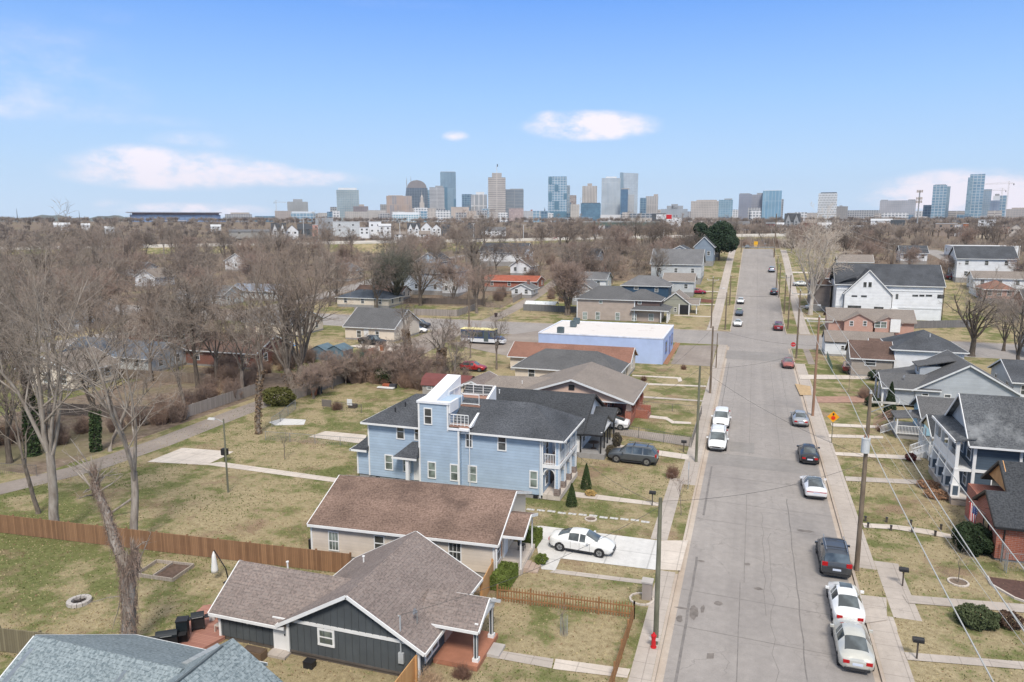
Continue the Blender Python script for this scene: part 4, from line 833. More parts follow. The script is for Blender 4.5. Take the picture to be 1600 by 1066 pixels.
for a, b_ in ((85.5, 87.8), (92.0, 94.3)): mb = MB(); mb.box(-13.2, -13.0, a, b_, .8, 1.5); mb.build('porch_wall', B_RED, K)
for k in range(5): mb = MB(); mb.box(-12.8 + .32 * k, -12.45 + .32 * k, 88.6, 91.2, 0, .78 - .15 * k); mb.build('step', B_DK, K)
for y in (88.45, 91.25): mb = MB(); mb.box(-12.8, -11.3, y, y + .25, 0, 1.0); mb.build('stair_wall', B_RED, K)
mb = MB(); mb.box(-15.2, -14.2, 86.2, 87.2, .8, 1.5); tag(mb.build('porch_bench', plain((.05, .045, .045), .7)), 'dark bench in the shade of the brick bungalow porch', 'bench')
door(K, 'E', -15.9, 89.4, 90.4, .85, 2.7, mBLACK); window(K, 'E', -15.9, 86.2, 87.6, 1.2, 2.4); window(K, 'S', 84.6, -24.5, -23.6, 1.2, 2.4)
vents(K, [(-27.4, 88.5, 3.3)], mWHITE)
# ---------------------------------------------------------------- the rest of the left hand side
hh = house('bungalow', 'low house with dark hipped roof behind the brick bungalow', -33, -17.6, 103.0, 110.4, 2.7, 'hip', 2.1, S_CREAM, SH_GABL, auto=(('S', 'E'), 3, .9, 1.2))
house('bungalow', 'cream house with long reddish brown roof beside the pale blue building', -36.6, -17.4, 111.6, 118.6, 2.6, 'gx', 1.6, S_CREAM, SH_RED, wins=[('S', 111.6, (810, 566, 818, 576))], auto=(('E',), 2, .9, 1.2))
fb_ = thing('commercial_building', 'pale blue painted flat roofed building with white roof', 'building')
wb = MB(); wb.box(-35.4, -13.6, 124.0, 141.0, -.1, 4.3); wb.build('wall', plain((.4, .49, .7), .75, .08, .6), fb_)
rb = MB(); rb.box(-35.2, -13.8, 124.2, 140.8, 4.25, 4.34); mrf, t_, b_ = newmat('white_roof_membrane'); n_ = noise(t_, .5, 7, coord(t_), .7); n2_ = noise(t_, .12, 4, coord(t_)); t_.links.new(mixc(t_, rng(t_, n_.outputs[0], .6, .72, 0, .75), mixc(t_, n2_.outputs[0], c4((.66, .62, .59)), c4((.58, .54, .5))), c4((.36, .28, .24))), b_.inputs['Base Color']); b_.inputs['Roughness'].default_value = .8
rb.build('roof', mrf, fb_)
tb = MB(); tb.box(-35.45, -13.55, 123.93, 124.2, 4.3, 4.5); tb.box(-35.45, -13.55, 140.8, 141.07, 4.3, 4.5); tb.box(-13.8, -13.53, 124.2, 140.8, 4.3, 4.5); tb.box(-35.47, -35.2, 124.2, 140.8, 4.3, 4.5); tb.build('parapet', plain((.66, .68, .74), .6), fb_)
for y, w in ((127.5, 2.4), (134, 1.2), (137, 2.2)): window(fb_, 'E', -13.6, y, y + w, 1.3 if w > 2 else .2, 3.2, frm=plain((.1, .16, .4), .5), fr=.12)
for i, (u, v) in enumerate(((876, 521), (896, 511), (901, 506))):
 p = G(u, v, 4.35); mb = MB(); mb.box(-.55, .55, -.5, .5, .15, 1.1); mb.box(-.5, .5, -.45, .45, 0, .15); mb.cyl((0, 0), .38, 1.1, 1.16, 12); o = mb.build('rooftop_unit', plain((.09, .12, .13), .6)); o.location = (p.x, p.y, 4.36)
 tag(o, 'grey green cooling unit on the white roof, %s of three' % ('nearest', 'middle', 'furthest')[i], 'cooling unit', 'cooling units on the white roof')
# the tan duplex with two stepped hipped roofs
Dx = thing('house', 'large tan two storey house with dark stepped hipped roofs and white posts', 'house')
zb = .3
wb = MB(); wb.box(-40.2, -26.2, 175.2, 184, .2, 5.5); wb.build('wall', S_TAN2, Dx); wb = MB(); wb.box(-26.2, -20.2, 175.6, 184, .2, 3.2); wb.build('lower_wall', S_TAN2, Dx); wb = MB(); wb.box(-26.2, -20.4, 175.8, 184, 3.2, 5.5); wb.build('upper_wall', S_BRN, Dx)
rb = MB(); tb = MB(); hip(rb, tb, -40.2, -26.2, 175.2, 184, 5.6, 8.2, .45); hip(rb, tb, -29.5, -20.4, 175.8, 183.6, 5.5, 7.6, .4)
rb.hexa([(-27, 174.2, 3.1), (-18.0, 174.2, 3.1), (-18.0, 184, 3.1), (-27, 184, 3.1)], [(-26.0, 175.6, 4.0), (-20.4, 175.6, 4.0), (-20.4, 182, 4.0), (-26.0, 182, 4.0)]); tb.box(-27, -18, 174.12, 174.2, 2.95, 3.12)
tb.box(-26.35, -26.1, 175.1, 175.2, .2, 5.5); tb.box(-40.3, -40.1, 175.1, 175.2, .2, 5.5); parts(Dx, (rb, 'roof', SH_GABL), (tb, 'trim', mTRIM))
for bx in ((911, 488, 917, 499), (931, 488, 937, 499), (962, 489, 968, 500), (988, 491, 994, 501), (1014, 491, 1021, 501), (936.5, 470, 941, 474), (997, 470, 1002, 475)): winp(Dx, 'S', 175.2 if bx[0] < 995 else 175.6 if bx[1] > 480 else 175.8, bx, style='grid' if bx[1] > 480 else 'single', pane=mPANEG)
for x, y in ((-19.9, 174.6), (-18.4, 174.6), (-18.4, 177.4), (-18.4, 180)): mb = MB(); post(mb, x, y, .2, 3.0, .22); mb.build('post', mWHITE, Dx)
Gr = thing('house', 'olive green gabled house with a corner porch beyond the tan duplex', 'house')
wb = MB(); wallbox(wb, -21.2, -14.6, 188.2, 197, .4, 3.75, 'y', 6.2); wb.build('wall', S_OLIVE, Gr); rb = MB(); tb = MB(); gable(rb, tb, -21.2, -14.6, 188.2, 197, 3.75, 6.25, 'y', .4, .3); gable(rb, tb, -15.5, -12.4, 189.5, 193.5, 3.4, 4.7, 'x', .3, .3, ovl=0)
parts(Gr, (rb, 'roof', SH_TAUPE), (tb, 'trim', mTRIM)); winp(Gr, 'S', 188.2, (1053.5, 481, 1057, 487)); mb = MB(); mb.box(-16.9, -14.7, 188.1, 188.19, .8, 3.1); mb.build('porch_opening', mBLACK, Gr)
for x in (-16.95, -14.5, -12.8): mb = MB(); post(mb, x, 188.05 if x < -13 else 189.8, .5, 3.3, .25); mb.build('post', mWHITE, Gr)
house('house', 'navy blue house with grey hipped roof behind the tan duplex', -34, -21.3, 203, 211, 4.3, 'hip', 2.3, S_NAVY, SH_GREY, wins=[('S', 203, (1023.5, 450, 1028, 456)), ('S', 203, (991, 448, 997, 452))])
house('house', 'pale grey house with taupe gable roof beside the navy house', -24, -15.5, 214, 223, 3.6, 'gx', 1.9, S_LTG, SH_TAUPE, auto=(('S', 'E'), 2, .9, 1.2))
house('house', 'tall house with long grey shingle roof and white gable facing the street', -30, -14.8, 233, 247, 4.8, 'gx', 4.2, S_LTG, SH_GREY, auto=(('S', 'E'), 3, .9, 1.3))
house('house', 'pale grey gabled house with white edged roof high behind the trees', -28.4, -17.8, 251, 262, 5.4, 'gy', 2.6, S_LTG, SH_CHAR, auto=(('S',), 3, .9, 1.2))
house('house', 'blue grey house with steep dark roof left of the magnolia', -19.5, -13.0, 266, 280, 5.6, 'gy', 3.2, siding((.22, .27, .33), .25), SH_CHAR, auto=(('S', 'E'), 2, .9, 1.3))
house('house', 'small cream house behind the magnolia at the far end of the street', -20, -12, 288, 298, 3.2, 'gy', 2.2, S_CREAM, SH_DKBR, auto=(('S', 'E'), 2, .9, 1.2))
# cream house on the cross street
house('bungalow', 'cream gabled house with dark shingle roof where the black pickup is parked', -78.6, -67.5, 131.2, 143, 2.9, 'gx', 3.1, S_CREAM, SH_GABL, ov=.4, wins=[('S', 131.2, (558, 517, 564, 527)), ('S', 131.2, (587, 518, 592, 528))], auto=(('E',), 2, .7, .9), door_at=('S', 131.2, -74.2))
Sh = thing('shed', 'long shed with maroon gambrel roof and grey rounded end', 'shed')
wb = MB(); wb.box(-42.2, -35.6, 90.0, 93.4, 0, 1.9); wb.build('wall', siding((.36, .33, .3), .25), Sh)
rb = MB(); tb = MB()
prof = [(-.2, 1.85), (.35, 2.7), (1.7, 3.15), (3.05, 2.7), (3.6, 1.85)]
for a, c in zip(prof, prof[1:]): rb.slab([(-42.4, 90 + a[0], a[1]), (-35.4, 90 + a[0], a[1]), (-35.4, 90 + c[0], c[1]), (-42.4, 90 + c[0], c[1])], .08)
for x in (-42.25, -35.55): wb = MB(); wb.quad([(x, 90 + a, c) for a, c in prof] if x < -40 else [(x, 90 + a, c) for a, c in prof][::-1]); wb.build('end_wall', plain((.4, .41, .4), .6), Sh)
rb.build('roof', plain((.16, .05, .045), .6, .12), Sh); winp(Sh, 'S', 90, (668, 601, 674, 608), style='grid'); winp(Sh, 'S', 90, (703, 603, 708, 610), style='grid')
ts = house('shed', 'cream garden house with brown gabled roof beside the maroon shed', -36.4, -31.0, 86.8, 93.2, 2.35, 'gy', 1.25, S_CREAM, SH_GREYB, cat='garden house', wins=[('S', 86.8, -35.9, -34.9, .8, 1.9), ('S', 86.8, -32.7, -31.8, .8, 1.9)], door_at=('S', 86.8, -34.3), ov=.3)
for i, u in enumerate((496, 522)):
 p = G(u, 563); s = thing('shed', 'blue grey gabled garden shed, %s of the two by the bins' % ('left', 'right')[i], 'shed', 'twin blue grey sheds', (p.x, p.y + 1.8, 0))
 wb = MB(); wallbox(wb, -1.75, 1.75, -1.6, 1.6, 0, 1.7, 'y', 2.5); wb.build('wall', siding((.13, .2, .25), .3), s); rb = MB(); gable(rb, None, -1.75, 1.75, -1.6, 1.6, 1.7, 2.55, 'y', .15, .15, .06); rb.build('roof', plain((.1, .15, .18), .6), s)
# houses through the trees on the left
LH = [('small white house with a pale gable end seen through the bare trees by the alley', -101, -91, 78, 86, 2.9, 'gy', 2.0, S_CREAM, SH_TAUPE), ('long white house with blue grey roof behind the brown board fence', -108, -90, 91.5, 99, 2.6, 'gx', 1.9, S_LTG, shingle((.1, .13, .17), (.14, .17, .21), (.18, .2, .24))),
   ('red brick house with cream gable beside the alley bend', -90, -76, 99, 109, 2.9, 'gx', 2.1, B_DK, SH_DKBR), ('house with wide grey roof behind the elm', -103, -90, 131, 141, 2.8, 'gx', 2.0, S_CREAM, SH_GREY), ('white two storey house behind the trees on the left', -166, -148, 128, 139, 5.2, 'gx', 2.2, S_WHITE, SH_TAUPE),
   ('white house with a front facing gable far left', -150, -139, 112, 122, 3.4, 'gy', 2.4, S_WHITE, SH_GREY), ('low dark roofed ranch house far left', -118, -104, 112, 120, 2.6, 'gx', 1.8, B_RED, SH_DKBR), ('grey roofed white house behind the second street', -160, -146, 84, 93, 3.0, 'gx', 2.0, S_WHITE, SH_GREY),
   ('red brick house at the left edge behind the trees', -122, -110, 62, 70, 3, 'gx', 2.0, B_RED, SH_CHAR), ('brown roofed cottage deep in the left hand trees', -190, -178, 118, 128, 3, 'gy', 2.2, S_TAN, SH_DKBR),
   ('white gabled house among far trees on the left', -208, -199, 207, 216, 3.6, 'gy', 2.6, S_WHITE, SH_TAUPE), ('pale house with tin grey roof in the left hand woods', -158, -142, 172, 181, 3.2, 'gx', 2.2, S_LTG, SH_GREY), ('low pale blue house with white trim in the left hand woods', -132.5 - 18, -134, 186, 193, 2.8, 'gx', 1.7, S_LTG, shingle((.2, .24, .3), (.24, .28, .33), (.28, .3, .36))),
   ('low house with blue black roof across the cross street', -110, -94, 180, 189, 2.5, 'hip', 1.7, S_CREAM, shingle((.05, .065, .085), (.07, .085, .105), (.09, .1, .12))), ('long brown roofed garage behind the blue black roof', -112, -97, 194, 200, 2.3, 'gx', 1.4, S_TAN, SH_DKBR),
   ('white two storey house with blue bands behind the dark mossy tree', -107, -88, 205, 216, 6.0, 'gx', 2.4, siding((.55, .62, .7), .25), SH_GREY), ('narrow white three storey house beside the dark mossy tree', -88, -83, 203, 211, 7.2, 'hip', 1.4, S_WHITE, SH_GREY), ('pale blue gabled house above the dark mossy tree', -112, -103, 236, 246, 5.2, 'gy', 2.8, siding((.38, .47, .56), .25), SH_CHAR),
   ('white long building with dark roof near the motorway', -98, -80, 262, 272, 4.2, 'gx', 3.0, S_WHITE, SH_CHAR), ('house with bright orange red roof between the trees', -79, -62, 214, 223, 2.4, 'gx', 1.3, B_RED, plain((.32, .09, .05), .7, .2)), ('small white gabled garage beside the orange red roof', -66.5, -60.5, 204, 211, 2.2, 'gy', 1.4, S_WHITE, SH_GREY),
   ('grey gabled house behind the carport', -46.5, -40, 196, 206, 3.4, 'gy', 2.2, S_LTG, SH_GREY), ('white gabled cottage above the orange red roof', -78, -71, 238, 247, 3.0, 'gy', 2.4, S_WHITE, SH_TAUPE), ('grey roofed house with white porch beyond the woods', -62, -52, 258, 268, 3.4, 'gx', 2.2, S_LTG, SH_CHAR), ('brick red house near the far alley end', -56, -46, 236, 245, 3.0, 'gx', 2.0, B_RED, SH_DKBR),
   ('white walled house with grey roof deep behind the duplex', -50, -41, 216, 225, 3.2, 'gx', 1.8, S_WHITE, SH_GREY), ('house with pale gable far behind on the left hill', -214, -203, 262, 272, 4.2, 'gy', 3.0, S_WHITE, SH_TAUPE), ('cream house in the woods left of the alley end', -128 - 20, -136, 232, 241, 3.2, 'gy', 2.4, S_CREAM, SH_GREY),
   ('long low grey house in front of the motorway on the left', -250, -234, 236, 245, 3.4, 'gx', 2.0, S_LTG, SH_GREY), ('white gabled house left of the woods near the frame edge', -232, -222, 168, 178, 3.6, 'gy', 2.6, S_WHITE, SH_GREY)]
for (lb, a, b_, c, d, h_, rf, rs_, wm_, rm_) in LH: house('house', lb, a, b_, c, d, h_, rf, rs_, wm_, rm_, auto=(('S', 'E'), 3, .9, 1.3) if b_ - a > 9 else (('S', 'E'), 2, .9, 1.2), two=h_ > 5, ch=(int(a) % 3 == 0))
cp = thing('carport', 'open carport with curved white metal roof beside the far alley', 'carport'); mb = MB()
for k in range(6):
 a0 = k / 6; a1 = (k + 1) / 6; mb.slab([(-57, 186 + 3.6 * a0, 2.2 + .7 * math.sin(a0 * 3.14)), (-48.5, 186 + 3.6 * a0, 2.2 + .7 * math.sin(a0 * 3.14)), (-48.5, 186 + 3.6 * a1, 2.2 + .7 * math.sin(a1 * 3.14)), (-57, 186 + 3.6 * a1, 2.2 + .7 * math.sin(a1 * 3.14))], .06)
mb.build('roof', plain((.62, .64, .63), .5), cp)
for x in (-56.9, -54, -51.3, -48.6):
 for y in (186.1, 189.5): mb = MB(); post(mb, x, y, .1, 2.4 + .4, .1); mb.build('post', mTRIM, cp)
# ---------------------------------------------------------------- right hand side
R1 = thing('house', 'slate blue two storey house with weathered roof, white balcony and tapered white columns', 'house')
wb = MB(); wb.box(18.7, 33, 69.2, 77.2, .6, 3.0); wb.box(18.7, 33, 69.2, 77.2, 3.0, 5.6); wb.build('wall', S_SLATE, R1)
gw = MB(); wallbox(gw, 18.6, 33.05, 69.1, 77.3, 5.55, 5.7, 'x', 8.65); gw.build('gable_wall', S_GREY, R1)
fb = MB(); fb.box(17.2, 33, 68.6, 77.4, -.1, .6); fb.build('porch_base', plain((.36, .3, .25), .9), R1); fl = MB(); fl.box(17.15, 18.7, 68.5, 77.4, .6, .68); fl.box(18.7, 22.4, 68.5, 69.2, .6, .68); fl.build('porch_floor', plain((.5, .46, .42), .7), R1)
rb = MB(); tb = MB(); gable(rb, tb, 18.6, 33, 69.0, 77.2, 5.75, 8.85, 'x', .5, .2, ovl=.5); rb.slab([(17.1, 68.8, 5.6), (18.7, 68.8, 5.95), (18.7, 77.4, 5.95), (17.1, 77.4, 5.6)], .1)
tb.bar((17.1, 68.8, 5.52), (17.1, 77.4, 5.52), .1, .2); tb.box(18.6, 33, 69.1, 69.2, 2.9, 3.15); tb.box(18.62, 18.86, 69.05, 69.2, .6, 5.6); tb.box(22.0, 22.2, 69.05, 69.2, .6, 5.6); tb.box(22.4, 22.6, 69.05, 69.2, .6, 5.6); tb.box(17.3, 18.7, 69.1, 77.2, 2.9, 3.1)
parts(R1, (rb, 'roof', SH_WEA), (tb, 'trim', mWHITE))
bw = MB(); bw.box(17.35, 17.45, 69.2, 77.1, 3.1, 4.0); bw.build('balcony_wall', mWHITE, R1)
for y in (69.3, 71.9, 74.5, 77.1):
 mb = MB(); y_ = min(y, 76.9); mb.hexa([(17.2, y_ - .3, 1.7), (17.8, y_ - .3, 1.7), (17.8, y_ + .3, 1.7), (17.2, y_ + .3, 1.7)], [(17.32, y_ - .18, 2.9), (17.68, y_ - .18, 2.9), (17.68, y_ + .18, 2.9), (17.32, y_ + .18, 2.9)]); mb.box(17.15, 17.85, y_ - .35, y_ + .35, .68, 1.7); mb.box(17.33, 17.6, y_ - .14, y_ + .14, 3.1, 5.45); o = mb.build('column', mWHITE, R1)
 mb = MB(); mb.box(17.12, 17.15, y_ - .2, y_ + .2, .8, 1.6); mb.box(17.3, 17.7, y_ - .38, y_ - .35, .8, 1.6); mb.build('column_panel', S_SLATE, o)
for y in (70.0, 72.4, 74.8): window(R1, 'W', 18.7, y, y + 1.2, 3.7, 5.2)
for y in (70.6, 76): window(R1, 'W', 18.7, y, y + 1.0, 1.2, 2.6)
door(R1, 'W', 18.7, 73, 73.9, .68, 2.7, mBLACK); window(R1, 'S', 69.2, 20.2, 20.8, 1.0, 2.5); window(R1, 'S', 69.2, 21.3, 21.9, 1.0, 2.5); vents(R1, [(25.6, 72.6, 7.3)], mWHITE)
R0 = thing('house', 'red brick cottage with black roof, bare wooden gable and a flag', 'house')
wb = MB(); wallbox(wb, 17.5, 27, 57.7, 62.6, .2, 2.9, 'x', 4.3); wb.box(17.6, 27, 62.6, 66, .2, 2.9); wb.build('wall', B_RED, R0); fb = MB(); fb.box(17.6, 27, 57.8, 66, -.1, .2); fb.build('foundation', mFOUND, R0)
rb = MB(); tb = MB(); gable(rb, tb, 17.5, 27, 57.7, 62.6, 2.95, 4.4, 'x', .4, .3, ovl=.25); gable(rb, tb, 18.9, 27, 59.2, 66.2, 3.6, 6.0, 'x', .35, .2, ovl=.25); parts(R0, (rb, 'roof', SH_BLK), (tb, 'trim', mBLACK))
mb = MB(); mb.hexa([(18.85, 59.9, 4.0), (18.9, 59.9, 4.0), (18.9, 65.5, 4.0), (18.85, 65.5, 4.0)], [(18.85, 62.65, 6.0), (18.9, 62.65, 6.0), (18.9, 62.75, 6.0), (18.85, 62.75, 6.0)]); mb.build('wooden_gable', planks((.45, .22, .08), (.6, .33, .14), .3), R0)
window(R0, 'W', 17.5, 59.6, 60.7, .9, 2.1, frm=mBLACK, fr=.1); mb = MB(); mb.cyl((17.95, 57.62), .05, 0, 2.8, 8); mb.build('downpipe', mBLACK, R0, uv=False); mb = MB(); mb.box(20.6, 20.95, 57.5, 57.7, 1.0, 1.5); mb.cyl((20.75, 57.55), .03, 0, 3.4, 6); mb.box(21.2, 21.5, 57.5, 57.7, 1.2, 2.0); mb.build('electric_meter', plain((.42, .45, .47), .5), R0)
# flag
fl = thing('flag', 'red white and blue striped flag with starred canton hanging from the brick cottage', 'flag', loc=(17.2, 60.6, 2.75))
mb = MB(); mb.bar((0.3, 0, -.4), (-.9, -.25, .55), .035); mb.build('flagpole', mWHITE, fl, uv=False)
def flagm(c): return plain(c, .9, .05, 2)
cols_ = [flagm((.45, .02, .03)), flagm((.7, .68, .66)), flagm((.02, .04, .16))]
mb = MB(); P0 = Vector((-.85, -.24, .52)); dv = Vector((.62, .13, -.5)); dn = Vector((-.05, -.1, -1.25))
for k in range(13):
 for j in range(6):
  a, b2 = k / 13, (k + 1) / 13; c_, d_ = j / 6, (j + 1) / 6; wv = lambda s_, t__: P0 + dv * s_ + dn * t__ + Vector((.05, -.06, 0)) * math.sin(s_ * 9 + t__ * 2)
  mb.quad([wv(a, c_), wv(b2, c_), wv(b2, d_), wv(a, d_)], 2 if (j < 3 and k >= 6) else k % 2)
o = mb.build('cloth', cols_, fl); md = o.modifiers.new('thick', 'SOLIDIFY'); md.thickness = .012
mb = MB()
for k in range(4):
 for j in range(4): q = wv(.52 + k * .12, .06 + j * .12) + Vector((.0, -.02, 0)); mb.box(q.x - .018, q.x + .018, q.y - .02, q.y + .02, q.z - .018, q.z + .018)
mb.build('stars', mWHITE, o, uv=False)
Yl = thing('house', 'small pale yellow house with dark gable roof and white porch stairs', 'house')
wb = MB(); wallbox(wb, 19.4, 28, 81.3, 86.2, .7, 2.8, 'x', 4.2); wb.build('wall', S_YEL, Yl); rb = MB(); tb = MB(); gable(rb, tb, 19.4, 28, 81.3, 86.2, 2.8, 4.2, 'x', .35, .2, ovl=1.4); parts(Yl, (rb, 'roof', SH_BLK), (tb, 'trim', mTRIM))
mb = MB(); mb.hexa([(18.2, 81.6, 2.75), (18.25, 81.6, 2.75), (18.25, 85.9, 2.75), (18.2, 85.9, 2.75)], [(18.2, 83.7, 4.0), (18.25, 83.7, 4.0), (18.25, 83.8, 4.0), (18.2, 83.8, 4.0)]); mb.build('gable_panel', S_YEL, Yl)
mb = MB(); mb.box(17.9, 19.4, 81.2, 86.2, .5, .7); mb.build('deck', mTRIM, Yl); mb = MB(); mb.box(19.4, 28, 81.35, 86.1, -.1, .7); mb.build('foundation', mFOUND, Yl)
for x, y in ((18, 81.3), (18, 83.7), (18, 86.1)): mb = MB(); post(mb, x, y, 0, 2.75, .14); mb.build('post', mWHITE, Yl)
railing(Yl, [(18.0, 81.3, .7), (19.4, 81.3, .7)], 0, .9); railing(Yl, [(18.0, 84.5, .7), (18.0, 86.1, .7)], 0, .9); railing(Yl, [(16.6, 81.9, 0), (18.0, 81.9, .7)], 0, .9); railing(Yl, [(16.6, 83.2, 0), (18.0, 83.2, .7)], 0, .9)
for k in range(4): mb = MB(); mb.box(16.7 + k * .32, 17.05 + k * .32, 81.95, 83.15, 0, .16 * (k + 1)); mb.build('step', mTRIM, Yl)
Lb = thing('house', 'small sky blue house with dark grey roofs and white railed deck', 'house')
wb = MB(); wallbox(wb, 18.9, 29, 88.7, 94.5, .6, 2.9, 'x', 4.3); wb.build('wall', S_SKY, Lb); fb = MB(); fb.box(16.3, 29, 88.8, 94.4, -.1, .6); fb.build('foundation', mFOUND, Lb); rb = MB(); tb = MB(); gable(rb, tb, 18.9, 29, 88.7, 94.5, 2.9, 4.4, 'x', .4, .2, ovl=.45)
rb.slab([(16.0, 88.5, 2.4), (18.9, 88.5, 2.75), (18.9, 92.0, 2.75), (16.0, 92.0, 2.4)], .1); parts(Lb, (rb, 'roof', SH_GABL), (tb, 'trim', mTRIM))
railing(Lb, [(16.2, 88.6, .6), (18.8, 88.6, .6)], 0, .95); railing(Lb, [(16.2, 88.6, .6), (16.2, 90.2, .6)], 0, .95); railing(Lb, [(14.9, 90.3, 0), (16.2, 90.3, .6)], 0, .9); railing(Lb, [(14.6, 92.0, 0), (16.4, 92.0, 1.2)], 0, .95, plain((.32, .2, .16), .8)); railing(Lb, [(14.6, 93.6, 0), (16.4, 93.6, 1.2)], 0, .95, plain((.32, .2, .16), .8))
for x, y in ((16.2, 88.6), (16.2, 90.4), (18.5, 88.6)): mb = MB(); post(mb, x, y, .6, 2.4, .12); mb.build('post', mWHITE, Lb)
window(Lb, 'W', 18.9, 89.5, 90.5, 1.2, 2.3); door(Lb, 'W', 18.9, 91, 91.9, .65, 2.6)
Gg = thing('house', 'large pale grey house with wide gable, roof dormer and white posted porch', 'house')
wb = MB(); wallbox(wb, 20.9, 32.5, 104.4, 115.5, .3, 2.7, 'y', 6.05); wb.box(17.6, 20.9, 104.6, 109.5, .3, 2.6); wb.build('wall', S_GREY, Gg); rb = MB(); tb = MB(); gable(rb, tb, 20.9, 32.5, 104.4, 115.5, 2.75, 6.1, 'y', .5, .35)
gable(rb, tb, 17.2, 23.8, 104.4, 110.8, 2.7, 3.9, 'x', .35, .0, ovl=.3); rb.slab([(17.6, 110.8, 2.6), (22.5, 110.8, 3.6), (22.5, 115.5, 3.6), (17.6, 115.5, 2.6)], .1)
rb.slab([(21.6, 108.2, 4.9), (26, 108.2, 5.9), (26, 111.8, 5.9), (21.6, 111.8, 4.9)], .12); parts(Gg, (rb, 'roof', SH_GABL), (tb, 'trim', mTRIM)); mb = MB(); mb.box(22.0, 24.5, 108.5, 111.5, 3.4, 4.85); o = mb.build('dormer', S_GREY, Gg); window(Gg, 'W', 22.0, 109.0, 110.2, 3.9, 4.5, style='single')
for y in (104.6, 107.6, 110.4): mb = MB(); post(mb, 17.1, y, 0, 2.6, .22); mb.build('post', mWHITE, Gg)
winp(Gg, 'S', 104.4, (1441, 615, 1450, 618), style='single'); winp(Gg, 'S', 104.4, (1476, 617, 1485, 621), style='single')
W2 = thing('house', 'white two storey house with dark hipped roof and small metal porch canopy', 'house')
wb = MB(); wb.box(21.6, 31, 124.5, 134.5, .1, 4.7); wb.build('wall', siding((.72, .73, .75), .3, .94), W2); rb = MB(); tb = MB(); hip(rb, tb, 21.6, 31, 124.5, 134.5, 4.75, 7.0, .5); parts(W2, (rb, 'roof', SH_CHAR), (tb, 'trim', mWHITE)); fb = MB(); fb.box(21.7, 30.9, 124.6, 134.4, -.1, .1); fb.build('foundation', mFOUND, W2)
winp(W2, 'S', 124.5, (1478, 551, 1484, 556), frm=mBLACK, style='single'); winp(W2, 'S', 124.5, (1416.5, 578.5, 1424, 582), frm=mBLACK, style='single'); mb = MB(); mb.slab([(19.4, 125.2, 3.2), (21.6, 125.2, 3.6), (21.6, 128.4, 3.6), (19.4, 128.4, 3.2)], .08); mb.build('canopy', plain((.2, .2, .2), .4, .1, 1, .6), W2)
for y in (125.4, 128.2): mb = MB(); post(mb, 19.5, y, 0, 3.2, .14); mb.build('post', mWHITE, W2)
vents(W2, [(26.8, 127.4, 6.3)], mWHITE); window(W2, 'W', 21.6, 129.8, 130.8, 3.0, 4.0)
house('bungalow', 'taupe clapboard cottage with dark brown roof behind the red pickup', 15.5, 21.3, 123.8, 131, 3.1, 'gx', 2.1, siding((.33, .29, .25), .3), SH_DKBR, ov=.3, wins=[('S', 123.8, (1352, 562, 1368, 571))])
house('bungalow', 'white painted block building with taupe roof near the stop sign', 13.2, 24.5, 141.6, 147.3, 2.7, 'gx', 1.6, siding((.66, .68, .7), .4, .97), SH_TAUPE, ov=.15, trim=mBLACK, wins=[('S', 141.6, (1314.5, 540.5, 1319, 546.5))])
house('bungalow', 'white cottage with dark brown roof and brick chimney', 19.8, 26.6, 135.4, 140.0, 2.6, 'gx', 1.5, S_WHITE, SH_DKBR, ov=.2, ch=True)
Br = thing('bungalow', 'pink brick ranch house with two front gables and a white garage panel', 'house')
wb = MB(); wallbox(wb, 16.4, 33, 171.8, 180, .2, 3.1, 'x', 5.0); wallbox(wb, 19.4, 25, 170.6, 172, .2, 3.1, 'y', 4.5); wallbox(wb, 25.4, 30.2, 170.4, 172, .2, 3.0, 'y', 4.0); wb.build('wall', B_PINK, Br)
rb = MB(); tb = MB(); gable(rb, tb, 16.4, 33, 171.8, 180, 3.1, 5.1, 'x', .5, .4); gable(rb, tb, 19.4, 25, 170.6, 175, 3.1, 4.6, 'y', .35, .25); gable(rb, tb, 25.4, 30.2, 170.4, 174.5, 3.0, 4.15, 'y', .35, .25); parts(Br, (rb, 'roof', SH_TAUPE), (tb, 'trim', plain((.3, .24, .21), .7)))
for bx in ((1328, 502, 1333, 509), (1349, 502, 1354, 509)): winp(Br, 'S', 170.6, bx, style='double')
winp(Br, 'S', 170.4, (1367, 503, 1385, 512), style='twin', pane=mPANEG); winp(Br, 'S', 171.8, (1402, 503, 1408, 510)); mb = MB(); mb.box(28.2, 30.1, 169.9, 170.1, .9, 3.6); tag(mb.build('white_panel', mWHITE), 'blank white panel standing in front of the pink brick ranch', 'panel')
Md = thing('house', 'big white modern house block with long black roof and tall front gable', 'house')
zb = 1.4; wb = MB(); wb.box(19.6, 42.4, 192.5, 206, .6, 9.3); wallbox(wb, 21.4, 31.4, 191.4, 196, .6, 7.2, 'y', 12.5); wb.build('wall', siding((.74, .75, .76), .35, .95), Md)
rb = MB(); tb = MB(); gable(rb, tb, 19.4, 42.4, 192.5, 206, 9.3, 13.6, 'x', .5, .3); gable(rb, tb, 21.4, 31.4, 191.4, 199.5, 7.25, 12.6, 'y', .4, .35); rb.slab([(19.2, 192.0, 9.1), (24.5, 192.0, 11.4), (24.5, 193.5, 11.8), (19.2, 193.5, 9.4)], .12); parts(Md, (rb, 'roof', SH_CHAR), (tb, 'trim', mWHITE))
for bx in ((1349, 441, 1354, 449), (1357, 441, 1362, 449)): winp(Md, 'S', 191.4, bx, style='single')
for bx in ((1331, 462, 1339, 463.5), (1346, 462, 1354, 464), (1325, 478, 1345, 481), (1366, 480, 1380, 483)): winp(Md, 'S', 191.4, bx, style='single', fr=.05, frm=mBLACK)
